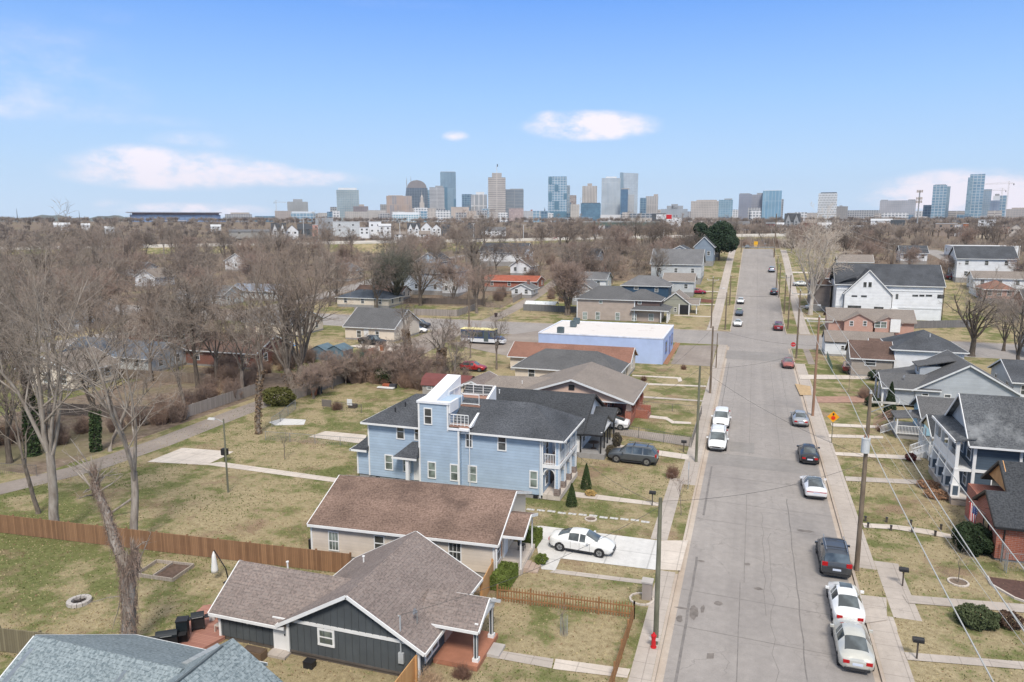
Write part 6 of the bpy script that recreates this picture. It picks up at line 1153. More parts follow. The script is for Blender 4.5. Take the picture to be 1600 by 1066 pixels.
for (a, b_, n) in (((-14.4, 41.3), (-5.8, 41.9), 52), ((-5.8, 41.9), (-5.85, 33.2), 52)):
 A, B_ = Vector((*a, 0)), Vector((*b_, 0)); d = (B_ - A).normalized()
 for z in (.3, .8): mb = MB(); mb.bar(A + Vector((0, 0, z)), B_ + Vector((0, 0, z)), .04, .08); mb.build('rail', mPK, Pk)
 for k in range(n // 13 + 1): q = A.lerp(B_, min(1, k * 13 / n)); mb = MB(); post(mb, q.x, q.y, 0, 1.15, .1); mb.build('post', mPK, Pk)
 for k in range(49):
  q = A.lerp(B_, k / 48); mb = MB(); w = d * .045; t_ = Vector((-d.y, d.x, 0)) * .015 - Vector((-d.y, d.x, 0)) * .035
  mb.hexa([q - w - t_ + Vector((0, 0, .05)), q + w - t_ + Vector((0, 0, .05)), q + w - t_ * .2 + Vector((0, 0, .05)), q - w - t_ * .2 + Vector((0, 0, .05))], [q - w * .6 - t_ + Vector((0, 0, 1.05)), q + w * .6 - t_ + Vector((0, 0, 1.05)), q + w * .6 - t_ * .2 + Vector((0, 0, 1.05)), q - w * .6 - t_ * .2 + Vector((0, 0, 1.05))]); mb.build('picket', mPK, Pk)
mGALV = plain((.35, .36, .36), .5, .1, 2, .5)
def chain(label, pts, h=1.15, m_=None):
 o = thing('chain_link_fence', label, 'wire fence', None, (pts[0][0], pts[0][1], 0)); O = Vector((pts[0][0], pts[0][1], 0)); m_ = m_ or mGALV
 for a, b_ in zip(pts, pts[1:]):
  A = Vector((*a, 0)) - O; B_ = Vector((*b_, 0)) - O; L_ = (B_ - A).length; n = max(1, int(L_ / 2.6))
  for k in range(n + 1): q = A.lerp(B_, k / n); mb = MB(); mb.cyl((q.x, q.y), .03, 0, h + .05, 6); mb.build('post', m_, o, uv=False)
  mb = MB(); mb.bar(A + Vector((0, 0, h)), B_ + Vector((0, 0, h)), .035); mb.build('rail', m_, o, uv=False); mb = MB(); k = int(L_ / .22)
  for i in range(k): mb.bar(A.lerp(B_, i / k) + Vector((0, 0, .03)), A.lerp(B_, min(1, (i + 1.6) / k)) + Vector((0, 0, h)), .009); mb.bar(A.lerp(B_, i / k) + Vector((0, 0, h)), A.lerp(B_, min(1, (i + 1.6) / k)) + Vector((0, 0, .03)), .009)
  mb.build('wire_mesh', m_, o, uv=False)
 return o
gxy = lambda u, v: (G(u, v).x, G(u, v).y)
chain('wire fence beside the driveway of the white porch house', [gxy(960, 678), gxy(1078, 700)], 1.2, plain((.1, .11, .1), .6)); chain('wire fence round the front yard of the brick bungalow', [gxy(1006, 640), gxy(1096, 648), gxy(1080, 700)], 1.0, plain((.14, .13, .12), .6))
chain('wire fence across the lawn behind the pale parking pad', [gxy(415, 688), gxy(572, 700)], 1.0); chain('wire fence with a leaning corner by the elm', [gxy(425, 668), gxy(438, 660), gxy(462, 640)], 1.2); chain('wire fence at the corner of the red brick cottage', [gxy(1569, 893), gxy(1600, 895)], 1.3); chain('wire gate beside the red brick cottage', [gxy(1563, 880), gxy(1572, 897)], 1.5)
chain('wire fence behind the garden waste between the lots', [gxy(505, 640), gxy(565, 646)], 1.1, plain((.12, .11, .1), .6)); chain('wire fence across the lawn left of the leaning tree at the far left', [gxy(0, 742), gxy(58, 745)], 1.1, plain((.14, .13, .12), .6))
chain('wire fence in front of the far yards by the carport', [(-57, 182.5), (-41, 182)], 1.0, plain((.12, .11, .1), .6)); chain('green wire fence in the yard by the white block building', [gxy(1292, 560), gxy(1300, 584)], 1.2, plain((.06, .11, .09), .6))
# poles
mPOLE = bark((.13, .1, .075), (.22, .175, .13), 3); mPOLE2 = bark((.25, .15, .1), (.33, .2, .14), 3); mGPOLE = bark((.12, .12, .085), (.2, .2, .15), 3); mPORC = plain((.6, .6, .58), .4, .08)
def upole(label, x, y, h, m_=None, r=.15, arm=None, arms=0, trafo=0, ins=True, lamp=0, lean=0):
 z = zt(x, y); o = thing('utility_pole', label, 'utility pole', 'utility poles along the street', (x, y, z)); mb = MB(); mb.tube([(0, 0, -.3), (0, lean * .5, h * .5), (0, lean, h)], [r * 1.15, r, r * .72], 10); mb.build('pole', m_ or mPOLE, o, smooth=True, angle=40, uv=False)
 if arm:
  mb = MB(); mb.bar((arm[0], lean, h - .55), (arm[1], lean, h - .55), .11, .13); a_ = mb.build('crossarm', plain((.42, .4, .36), .8), o, uv=False)
  mb = MB(); mb.bar((0, lean, h - 1.3), ((arm[0] + arm[1]) / 2 + (arm[1] - arm[0]) * .25, lean, h - .6), .05); mb.build('brace', mGALV, o, uv=False)
  for ax_ in (arm[0], arm[1]): mb = MB(); mb.cyl((ax_, lean), .06, h - .5, h - .25, 8); mb.build('insulator', mPORC, a_, uv=False)
 if ins: mb = MB(); mb.cyl((0, lean), .07, h - .02, h + .22, 8); mb.build('insulator', mPORC, o, uv=False)
 if trafo: mb = MB(); mb.cyl((-.1, -.3), .27, trafo, trafo + .95, 14); mb.cyl((-.1, -.3), .29, trafo + .95, trafo + 1.0, 14); t_ = mb.build('transformer', plain((.5, .52, .53), .5, .1, 2), o, uv=False); mb = MB(); mb.cyl((-.2, -.3), .04, trafo + 1, trafo + 1.25, 6); mb.cyl((.02, -.3), .04, trafo + 1, trafo + 1.25, 6); mb.build('bushing', plain((.35, .2, .14), .5), t_, uv=False)
 if lamp: mb = MB(); mb.tube([(0, 0, h * .72), (lamp * .6, 0, h * .8), (lamp, 0, h * .8)], .035, 6); mb.build('lamp_arm', mGALV, o, uv=False); mb = MB(); mb.box(lamp - .1, lamp + .45, -.12, .12, h * .8 - .08, h * .8 + .06); mb.build('lamp_head', mTRIM, o, uv=False)
 return o
upole('tall wooden pole with grey transformer beside the dark grey minivan', 7.95, 53.0, 12.6, arm=(.1, 1.75), trafo=8.6); upole('reddish wooden pole with crossarm beside the silver sedan', 8.1, 96.3, 12.4, mPOLE2, arm=(-1.35, 1.6)); upole('wooden pole by the stop sign at the cross street', 8.2, 137, 12.0, mPOLE, arm=(-1.3, 1.5), lamp=3.0)
pl1 = hz(-4.2, 39.6, 778); pl2 = hz(-4.4, 73.6, 572); pl3 = hz(-4.75, 105, 510); pl4 = hz(-4.85, 124, 521)
upole('greenish wooden pole beside the red hydrant on the left pavement', -4.2, 39.6, pl1, mGPOLE, .14, ins=False); upole('wooden pole on the left pavement by the brown leafless bush', -4.4, 73.6, pl2, mGPOLE, .13, ins=False); upole('brown wooden pole on the left pavement beyond the white suv', -4.75, 105, pl3, mPOLE, .15, ins=False); upole('thin short pole on the left pavement before the cross street', -4.85, 124, pl4, mPOLE, .09, ins=False)
for (u, v, t, lb, k) in ((1133, 516, 457, 'dark wooden pole with a red sign beyond the cross street on the left', {}), (1111, 513, 434, 'wooden pole with crossarm and lamp on the far left pavement', dict(arm=(-1.2, 1.2), lamp=2.2)), (1140, 478, 431, 'grey pole on the far left verge of the street', {}), (1225, 491, 430, 'wooden pole right of the street beyond the red minivan', dict(arm=(-1, 1))), (1231, 514, 430, 'dark pole nearest beyond the cross street on the right', {}), (1217, 465, 412, 'pole on the right verge half way up the hill', {}), (1213, 450, 400, 'slim pole on the right verge further up the hill', {}), (1209.5, 402, 334, 'tall pale pole at the top of the street', dict(r=.22)), (733, 513, 447, 'light wooden pole on the cross street behind the shuttle bus', {}), (586, 482, 438, 'pole with pale box left of the dark mossy tree', dict(trafo=5.5)), (570, 460, 412, 'pale pole in front of the far left houses', {}), (1158, 395, 365, 'pole left of the street end', {}), (1394, 420, 381, 'grey pole with long wires above the modern block roof', dict(r=.2)), (1561, 432, 388, 'grey pole right of the black roofed white house', dict(r=.2)), (170, 470, 378, 'pale lamp mast in the woods far left', {}), (526, 470, 405, 'slim brown pole in the woods', {}), (1589, 420, 375, 'pale pole at the right edge of the view', {}), (1582, 418, 380, 'brown pole beside the right hand side street', {})):
 p = G(u, v); upole(lb, p.x, p.y, max(5, hz(p.x, p.y, t) - p.z), **k)
mWIRE = plain((.42, .42, .4), .6, .05); mWIRED = plain((.07, .07, .07), .7, .05)
def wire(label, a, b_, sag=.5, r=.014, m_=None, name='power_line', group='overhead wires'):
 a, b_ = Vector(a), Vector(b_); n = 14; mb = MB(); mb.tube([a.lerp(b_, k / n) - Vector((0, 0, sag * 4 * (k / n) * (1 - k / n))) - a for k in range(n + 1)], r, 5)
 o = mb.build(name, m_ or mWIRE, uv=False); o.location = a; return tag(o, label, 'wire', group)
pos = [(7.95, 10, 12.7), (7.95, 53, 12.75), (8.1, 96.3, 12.6), (8.2, 137, 12.2), (8.4, 176, 12.6), (8.0, 215, 14), (7.6, 262, 18.5), (7.5, 318, 23.2)]
segn = ['nearest', 'second', 'third', 'fourth', 'fifth', 'sixth', 'furthest']
for i in range(len(pos) - 1):
 for dx, nm, dz in ((-1.35, 'left', -.35), (0, 'middle', .08), (1.7, 'right', -.35)): wire('%s pale wire of the right hand line, %s span up the street' % (nm, segn[i]), (pos[i][0] + dx, pos[i][1], pos[i][2] + dz), (pos[i + 1][0] + dx, pos[i + 1][1], pos[i + 1][2] + dz), .55 if i else .5, .024 if i < 2 else .02)
for i, dx in enumerate((2.6, 3.1)): wire('thin grey wire low over the right hand lawns, %s of two' % ('left', 'right')[i], (7.95 + dx * .2, 53, 10.6 - i), (7.95 + dx, 12, 10.2 - i), .5, .009)
for (a, b_, lb) in (((-4.2, 39.6, pl1 - .2), (7.95, 53.0, 7.8), 'thin dark wire from the hydrant pole across to the transformer pole'), ((-4.4, 73.6, pl2 - .2), (7.95, 53.0, 8.2), 'thin dark wire from the bush pole back to the transformer pole'), ((-4.4, 73.6, pl2 - .3), (8.1, 96.3, 8.6), 'thin dark wire from the bush pole to the reddish pole'), ((-4.4, 73.6, pl2 - .3), (-16, 70.5, 2.9), 'thin dark wire from the bush pole to the white porch house'), ((-4.75, 105, pl3 - .2), (8.1, 96.3, 8.9), 'thin dark wire from the brown left pole to the reddish pole'), ((-4.2, 39.6, pl1 - .4), (-14.9, 59.2, 5.6), 'thin dark wire from the hydrant pole to the blue house'), ((-4.2, 39.6, pl1 - .5), (-16.5, 32.1, 3.7), 'thin dark wire from the hydrant pole to the dark grey house'), ((7.95, 53, 8.4), (17.6, 60, 3.0), 'thin grey wire from the transformer pole to the brick cottage'), ((8.1, 96.3, 9), (18.8, 90, 3.2), 'thin grey wire from the reddish pole to the sky blue house'),
     ((-4.75, 105, pl3 - .2), (-13, 88, 3.2), 'thin wire from the brown left pole to the brick bungalow')): wire(lb, a, b_, .6, .011, mWIRED)
def polewires(pts, lb, r=.03, m_=None):
 for i, (a, b_) in enumerate(zip(pts, pts[1:])): wire('%s, %s span' % (lb, segn[i]), a, b_, 1.0, r, m_)
p_ = G(1394, 420); q_ = G(1561, 432); z1 = hz(p_.x, p_.y, 383); z2 = hz(q_.x, q_.y, 390); polewires([(20, 300, 27.5), (p_.x, p_.y, z1), (q_.x, q_.y, z2)], 'upper long wire over the right hand slope'); polewires([(20, 300, 25.8), (p_.x, p_.y, z1 - 1.8), (q_.x, q_.y, z2 - 1.8)], 'lower long wire over the right hand slope')
p_ = G(733, 513); z1 = hz(p_.x, p_.y, 452); wire('dark wire over the cross street, long span from the bus to the main street', (p_.x, p_.y, z1), (-5, 160, 8), 1.2, .03, mWIRED); wire('dark wire across the main street at the cross street', (-5, 172, 7.5), (9, 171, 8), .3, .025, mWIRED)
# cobra lamp in the left lawn
sl_ = thing('street_lamp', 'slim grey lamp post with a bright head in the left hand lawn', 'street lamp', None, (-43.6, 51.9, 0)); h_ = hz(-43.6, 51.9, 655); mb = MB(); mb.cyl((0, 0), .09, 0, h_, 8, 0, .06); mb.build('pole', mGPOLE, sl_, uv=False); mb = MB(); mb.tube([(0, 0, h_ - .3), (-.5, -.1, h_ - .05), (-.9, -.15, h_)], .03, 6); mb.build('arm', mGALV, sl_, uv=False); mb = MB(); mb.hexa([(-1.5, -.3, h_ - .1), (-.8, -.25, h_ - .1), (-.8, -.02, h_ - .1), (-1.5, -.06, h_ - .1)], [(-1.4, -.26, h_ + .06), (-.85, -.22, h_ + .06), (-.85, -.05, h_ + .06), (-1.4, -.1, h_ + .06)]); mb.build('lamp_head', mPORC, sl_, uv=False)
def simple(name, label, cat, u, v, build, z=None, group=None, rz=0):
 p = G(u, v) if z is None else G(u, v, z); o = thing(name, label, cat, group, (p.x, p.y, p.z), rz); build(o); return o
def b_(o, nm, m_, *shapes):
 mb = MB()
 for s in shapes:
  if s[0] == 'b': mb.box(*s[1:])
  elif s[0] == 'c': mb.cyl(s[1], *s[2:])
  elif s[0] == 'r': mb.bar(*s[1:])
 return mb.build(nm, m_, o, uv=False)
RED = plain((.5, .015, .02), .4, .1)
def hydrant(o): b_(o, 'body', RED, ('c', (0, 0), .13, 0, .75, 12), ('c', (0, 0), .17, 0, .08, 12), ('c', (0, 0), .16, .7, .76, 12)); b_(o, 'cap', RED, ('c', (0, 0), .12, .76, .92, 12, 0, .05)); b_(o, 'outlet', plain((.5, .48, .45), .5), ('b', -.26, .26, -.06, .06, .45, .58))
simple('fire_hydrant', 'red hydrant at the foot of the greenish pole', 'fire hydrant', 1021, 1012, hydrant)
def stop(o):
 b_(o, 'post', mGALV, ('b', -.03, .03, -.02, .02, 0, 2.9)); mb = MB(); n = 8; q = [(.42 * math.cos(math.pi / 8 + k * math.pi / 4), 2.55 + .42 * math.sin(math.pi / 8 + k * math.pi / 4)) for k in range(n)]; mb.hexa([(x, -.03, z) for x, z in q], [(x, -.05, z) for x, z in q]); sg_ = mb.build('sign_plate', RED, o, uv=False)
 text('STOP', sg_, (0, -.056, 2.44), .24, mWHITE)
def text(s, par, loc, size, m_, rx=90, ry=0, rz=0):
 cu = bpy.data.curves.new('lettering', 'FONT'); cu.body = s; cu.size = size; cu.align_x = 'CENTER'; cu.extrude = .004; t = bpy.data.objects.new('lettering_source', cu); COL.objects.link(t); dg = bpy.context.evaluated_depsgraph_get(); dg.update(); me = bpy.data.meshes.new_from_object(t.evaluated_get(dg)); bpy.data.objects.remove(t); me.materials.clear(); me.materials.append(m_)
 o = bpy.data.objects.new('lettering', me); COL.objects.link(o); o.parent = par; o.location = loc; o.rotation_euler = (R(rx), R(ry), R(rz)); return o
simple('stop_sign', 'red octagonal stop sign on a thin post at the cross street', 'stop sign', 1238, 561, stop)
def osign(o):
 b_(o, 'post', mGPOLE, ('b', -.04, .04, -.03, .03, 0, 3.4)); mb = MB(); s = .62; mb.hexa([(0, -.05, 2.95 - s), (s, -.05, 2.95), (0, -.05, 2.95 + s), (-s, -.05, 2.95)], [(0, -.07, 2.95 - s), (s, -.07, 2.95), (0, -.07, 2.95 + s), (-s, -.07, 2.95)]); sp = mb.build('sign_plate', plain((.75, .33, .01), .5, .05), o, uv=False)
 mb = MB(); mb.tube([(0, -.07, 2.83), (0, -.085, 2.83)], .22, 16); mb.build('red_disc', plain((.6, .03, .01), .5), sp, uv=False); mb = MB(); mb.hexa([(-.05, -.075, 3.1), (.05, -.075, 3.1), (.05, -.085, 3.1), (-.05, -.085, 3.1)], [(-.05, -.075, 3.25), (.05, -.075, 3.25), (.05, -.085, 3.25), (-.05, -.085, 3.25)]); mb.hexa([(-.13, -.075, 3.22), (.13, -.075, 3.22), (.13, -.085, 3.22), (-.13, -.085, 3.22)], [(-.01, -.075, 3.4), (.01, -.075, 3.4), (.01, -.085, 3.4), (-.01, -.085, 3.4)]); mb.build('arrow', mBLACK, sp, uv=False)
simple('warning_sign', 'orange diamond stop ahead sign on the right hand pavement', 'road sign', 1299, 693, osign)
simple('sign_post', 'back of a small grey sign on a post at the left kerb', 'road sign', 1075, 765, lambda o: (b_(o, 'post', mGALV, ('b', -.03, .03, -.03, .03, 0, 2.6)), b_(o, 'sign_plate', plain((.4, .5, .55), .4), ('b', -.02, .02, -.22, .22, 1.9, 2.5))))
def endsign(o):
 for x in (-.5, .5): b_(o, 'post', mGALV, ('b', x - .05, x + .05, -.05, .05, 0, 1.6))
 b_(o, 'sign_plate', plain((.7, .38, .02), .5), ('b', -.8, .8, -.08, -.04, 1.5, 2.9)); b_(o, 'lower_plate', plain((.6, .4, .15), .5), ('b', -.6, .6, -.08, -.04, .7, 1.4))
o_ = thing('end_of_road_sign', 'yellow orange board at the far end of the street', 'road sign', None, (1.0, 329, zt(1, 329))); endsign(o_)
gr_ = thing('crash_barrier', 'low grey barrier across the end of the street', 'crash barrier', None, (1.9, 327.6, zt(1.9, 327.6))); b_(gr_, 'rail', mGALV, ('b', -6.5, 6.5, -.05, .05, .4, .75))
for x in (-6, -3, 0, 3, 6): b_(gr_, 'post', mDKF, ('b', x - .08, x + .08, .05, .2, 0, .75))
def mailbox(o, m_=None, rz=0):
 m_ = m_ or mBLACK; b_(o, 'post', mDKF if m_ == mBLACK else mTRIM, ('b', -.04, .04, -.04, .04, 0, 1.05)); mb = MB(); n = 6; q = [(-.16, 1.05), (.16, 1.05), (.16, 1.2)] + [(.16 * math.cos(math.pi * k / n), 1.2 + .12 * math.sin(math.pi * k / n)) for k in range(1, n)] + [(-.16, 1.2)]; mb.hexa([(x, -.28, z) for x, z in q], [(x, .28, z) for x, z in q]); mb.build('box', m_, o, uv=False)
for (u, v, lb) in ((1019, 791, 'black mailbox on a post in front of the blue house path'), (1068, 708, 'black mailbox in front of the white porch house'), (1410, 916, 'black mailbox on the right hand lawn behind the dark minivan'), (1432, 1032, 'large black mailbox on a post at the lower right path')): simple('mailbox', lb, 'mailbox', u, v, mailbox, group='mailboxes along the street', rz=R(90))
def bin_(c):
 m_ = plain(c, .6, .12)
 def f(o):
  mb = MB(); mb.hexa([(-.25, -.28, .08), (.25, -.28, .08), (.25, .28, .08), (-.25, .28, .08)], [(-.32, -.36, 1.0), (.32, -.36, 1.0), (.32, .36, 1.0), (-.32, .36, 1.0)]); mb.build('body', m_, o, uv=False); b_(o, 'lid', m_, ('b', -.35, .35, -.4, .42, 1.0, 1.08))
  for x in (-.24, .24): mb = MB(); mb.tube([(x - .03, .3, .12), (x + .03, .3, .12)], .12, 10); mb.build('wheel', mBLACK, o, uv=False)
 return f
for i, (u, v, c, lb) in enumerate(((491, 619, (.3, .12, .07), 'rust red wheeled bin by the fence end near the elm'), (499, 616, (.04, .05, .06), 'black wheeled bin beside the rust red one near the elm'), (482, 592, (.25, .1, .07), 'brown wheeled bin behind the grey fence near the elm'), (493, 589, (.12, .03, .03), 'dark red wheeled bin behind the grey fence'), (566, 561, (.02, .13, .08), 'green wheeled bin by the lane below the black pickup'), (572, 557, (.3, .11, .05), 'orange brown bin next to the green bin'), (578, 555, (.3, .11, .05), 'middle orange brown bin in the row below the black pickup'), (584, 553, (.28, .1, .05), 'last orange brown bin in the row below the black pickup'), (597, 549, (.3, .11, .05), 'lone orange brown bin in front of the pickup nose'), (775, 496, (.06, .04, .04), 'dark bin beside the far alley'))): simple('wheeled_bin', lb, 'bin', u, v, bin_(c), group='wheeled bins')
simple('black_mailbox_stand', 'black cabinet on a short post beside the lamp post', 'cabinet', 352, 722, lambda o: (b_(o, 'post', mBLACK, ('b', -.05, .05, -.05, .05, 0, .7)), b_(o, 'box', mBLACK, ('b', -.3, .3, -.22, .22, .7, 1.35))))
# yard things round the dark grey house
dk = thing('deck', 'low red brown timber deck behind the dark grey house', 'deck', loc=(0, 0, 0)); mb = MB(); q = [gxy(243, 1019), gxy(300, 1030), gxy(352, 1000), gxy(330, 950), gxy(318, 952)]; mb.hexa([(x, y, .02) for x, y in q], [(x, y, .22) for x, y in q]); mb.build('boards', planks((.27, .12, .09), (.4, .2, .15), .14, True), dk)
def grill(s, sm=True):
 def f(o):
  b_(o, 'cart', mBLACK, ('b', -.45 * s, .45 * s, -.25, .25, .1, .7)); mb = MB(); n = 8; mb.hexa([(-.45 * s, .28 * math.cos(math.pi * k / n), .72 + .32 * math.sin(math.pi * k / n)) for k in range(n + 1)], [(.45 * s, .28 * math.cos(math.pi * k / n), .72 + .32 * math.sin(math.pi * k / n)) for k in range(n + 1)]); mb.build('lid', plain((.02, .025, .03), .3, .1, 2, .3), o, uv=False)
  b_(o, 'side_shelf', mBLACK, ('b', -.8 * s, -.47 * s, -.2, .2, .68, .72)); b_(o, 'side_shelf', mBLACK, ('b', .47 * s, .8 * s, -.2, .2, .68, .72)); b_(o, 'handle', mGALV, ('r', (-.3, -.33, .85), (.3, -.33, .85), .03))
  for x in (-.4 * s, .4 * s): mb = MB(); mb.tube([(x - .03, -.2, .1), (x + .03, -.2, .1)], .1, 10); mb.build('wheel', mBLACK, o, uv=False)
 return f
for (u, v, s, lb, rz) in ((262, 1012, 1.25, 'long black barrel grill nearest on the red brown deck', 35), (310, 982, .8, 'small black gas grill beside the house wall', 40)): 
 p = G(u, v, .22); o = thing('grill', lb, 'grill', 'grills on the deck', (p.x, p.y, .22), R(rz)); grill(s)(o)
p = G(287, 1000, .22); o = thing('smoker', 'tall black cabinet smoker between the two grills', 'smoker', None, (p.x, p.y, .22), R(30)); b_(o, 'cabinet', plain((.018, .025, .03), .35, .1, 2, .2), ('b', -.3, .3, -.28, .28, .15, 1.25)); b_(o, 'lid', mBLACK, ('b', -.33, .33, -.31, .31, 1.25, 1.32)); b_(o, 'stand', mBLACK, ('b', -.27, .27, -.25, .25, 0, .15))
p = G(332, 968, .22); o = thing('propane_tank', 'white gas bottle on the deck', 'gas bottle', None, (p.x, p.y, .22)); b_(o, 'tank', mTRIM, ('c', (0, 0), .18, 0, .4, 12)); b_(o, 'collar', mGALV, ('c', (0, 0), .09, .4, .5, 10))
p = G(343, 985, .22); o = thing('lawn_chair', 'pale wooden chair against the dark grey wall', 'chair', None, (p.x + .1, p.y, .22)); b_(o, 'seat', mCREAM, ('b', -.25, .25, -.25, .25, .38, .44)); b_(o, 'backrest', mCREAM, ('b', .2, .26, -.25, .25, .44, .95)); [b_(o, 'leg', mCREAM, ('b', x, x + .05, y, y + .05, 0, .38)) for x in (-.25, .2) for y in (-.25, .2)]
# white closed parasol hanging from a black cantilever arm
p = G(352, 910); o = thing('cantilever_umbrella', 'closed white parasol hanging from a black cantilever arm by the cedar fence', 'umbrella', None, (p.x, p.y, 0)); b_(o, 'arm', mBLACK, ('r', (.3, 0, 0), (.1, 0, 1.0), .06), ('r', (.12, 0, .95), (-.75, 0, 2.15), .05)); mb = MB(); mb.tube([(-.8, 0, .55), (-.8, 0, .75), (-.8, 0, 1.3), (-.8, 0, 1.75), (-.8, 0, 2.05)], [.22, .24, .17, .13, .02], 10); mb.build('canopy', mWHITE, o, smooth=True, uv=False); b_(o, 'base', mBLACK, ('b', .0, .6, -.25, .25, 0, .06))
# raised beds
bd = thing('planter_bed', 'two timber edged garden beds with bare soil behind the dead tree', 'garden bed', loc=(0, 0, 0)); q0, q1, q2, q3 = Vector((-37.3, 36.4, 0)), Vector((-34.6, 36.0, 0)), Vector((-33.9, 38.4, 0)), Vector((-36.6, 38.6, 0)); q0 = G(213, 902); q1 = G(270, 910); q2 = G(303, 886); q3 = G(245, 880)
qm0, qm1 = q0.lerp(q1, .45), q3.lerp(q2, .45); mb = MB()
for a, c in ((q0, q1), (q1, q2), (q2, q3), (q3, q0), (qm0, qm1)): mb.bar(a + Vector((0, 0, .12)), c + Vector((0, 0, .12)), .09, .24)
mb.build('timber_edge', planks((.3, .25, .2), (.42, .36, .3)), bd); mb = MB(); mb.quad([q + Vector((0, 0, .08)) for q in (qm0, q1, q2, qm1)]); mb.build('soil', plain((.12, .08, .06), .95, .3, 4), bd)
p = G(124, 943); o = thing('fire_pit', 'round stone fire pit with ash in the lower left lawn', 'fire pit', None, (p.x, p.y, 0)); mb = MB()
for k in range(14): a = k * 6.283 / 14; c, s = math.cos(a), math.sin(a); c2, s2 = math.cos(a + .4), math.sin(a + .4); mb.hexa([(c * .45, s * .45, 0), (c * .72, s * .72, 0), (c2 * .72, s2 * .72, 0), (c2 * .45, s2 * .45, 0)], [(c * .45, s * .45, .22), (c * .72, s * .72, .22), (c2 * .72, s2 * .72, .22), (c2 * .45, s2 * .45, .22)])
mb.build('stone_ring', mCONC, o, uv=False); b_(o, 'ash', plain((.09, .08, .075), .95, .4, 8), ('c', (0, 0), .46, 0, .05, 14)); mb = MB(); [mb.bar((math.cos(a) * .4, math.sin(a) * .4, .1), (-math.cos(a) * .3, -math.sin(a + .4) * .3, .2), .05) for a in (0, 1.1, 2.3, 3.9)]; mb.build('charred_logs', plain((.06, .05, .045), .9), o, uv=False)
p = G(484, 1042); o = thing('wooden_planter', 'wooden planter box beside the back step', 'planter', None, (-25.1, 31.3, 0)); b_(o, 'box', mWOOD, ('b', -.8, .5, -.3, .3, 0, .5)); b_(o, 'soil', plain((.1, .07, .05), .95), ('b', -.75, .45, -.25, .25, .5, .53))
o = thing('black_crate', 'black storage box on the grass by the dark grey wall', 'box', None, (G(484, 1043).x, G(484, 1043).y, 0)); b_(o, 'box', mBLACK, ('b', -.28, .28, -.2, .2, 0, .35)); b_(o, 'lid', mBLACK, ('b', -.3, .3, -.22, .22, .35, .4))
# stone pillar with ring of edging at the lawn corner
p = G(1011, 935); o = thing('stone_pillar', 'short grey stone pillar in a ring of white edging near the left pavement', 'stone pillar', None, (p.x, p.y, 0)); b_(o, 'pillar', B_STONE, ('b', -.3, .3, -.3, .3, 0, 1.15)); b_(o, 'cap', mCONC, ('b', -.36, .36, -.36, .36, 1.15, 1.25)); mb = MB(); n = 12; [mb.bar((-.3 + .75 * math.cos(k * .5236), -.3 + .75 * math.sin(k * .5236), .05), (-.3 + .75 * math.cos((k + 1) * .5236), -.3 + .75 * math.sin((k + 1) * .5236), .05), .12, .1) for k in range(n)]; mb.build('edging', mCREAM, o, uv=False)
for (u, v, r, lb) in ((1497, 912, .6, 'small ring of white stones round a sapling on the right lawn'), (923, 812, .45, 'small worn ring of stones near the driveway'),):
 p = G(u, v); o = thing('stone_ring', lb, 'stone ring', None, (p.x, p.y, 0)); mb = MB(); n = 14; [mb.bar((r * math.cos(k * 6.283 / n), r * math.sin(k * 6.283 / n), .04), (r * math.cos((k + 1) * 6.283 / n), r * math.sin((k + 1) * 6.283 / n), .04), .12, .1) for k in range(n)]; mb.build('edging', mCREAM, o, uv=False)
 b_(o, 'soil', plain((.16, .12, .09), .95), ('c', (0, 0), r * .93, 0, .03, 14))
p = G(1592, 925); o = thing('garden_bed', 'dark mulch bed with pale kerb edging at the right edge', 'garden bed', None, (p.x, p.y, 0)); mb = MB(); q = [(-1.4, 1.6), (-1.5, .4), (-.6, -1.2), (.8, -2.2), (3, -2.2), (3, 1.6)]; mb.hexa([(x, y, 0) for x, y in q], [(x, y, .05) for x, y in q]); mb.build('mulch', plain((.09, .05, .04), .95, .3, 4), o, uv=False); mb = MB(); [mb.bar((a[0], a[1], .06), (c[0], c[1], .06), .14, .14) for a, c in zip(q, q[1:5])]; mb.build('edging', mCREAM, o, uv=False)
for i in range(12):
 p = G(829 + i * 16.3, 797 + i * 1.75); mb = MB(); mb.box(-.33, .33, -.14, .14, 0, .05); o = mb.build('stepping_stone', mNEWC, uv=False); o.location = (p.x, p.y, .004); tag(o, 'white paving slab in the dotted row across the lawn by the driveway', 'paving slab', 'white slabs laid in a dotted row')
for i, (u, v) in enumerate(((1352, 815), (1385, 817), (1423, 821), (1470, 828), (1356, 825), (1392, 829), (1425, 832), (1461, 838))):
 o = simple('path_post', 'short dark post with lamp cap beside the right hand path', 'path light', u, v, lambda o: (b_(o, 'post', mDKF, ('b', -.07, .07, -.07, .07, 0, .38)), b_(o, 'cap', mBLACK, ('b', -.09, .09, -.09, .09, .38, .42))), group='short dark posts beside the right hand path')
for (u, v, lb, c) in ((600, 607, 'white overturned boat shaped lid among garden debris', (.7, .7, .7)), ):
 p = G(604, 608); o = thing('debris', 'white panel lying among rubbish by the leaning dead trunk', 'rubbish', None, (p.x, p.y, 0)); b_(o, 'panel', mWHITE, ('b', -1.4, 1.2, -.3, .3, .1, .25)); b_(o, 'crate', plain((.05, .05, .06), .7), ('b', .2, 1.2, .4, 1.0, 0, .6)); b_(o, 'tarp', plain((.35, .1, .05), .8), ('b', -1.0, .1, .6, 1.2, 0, .5))
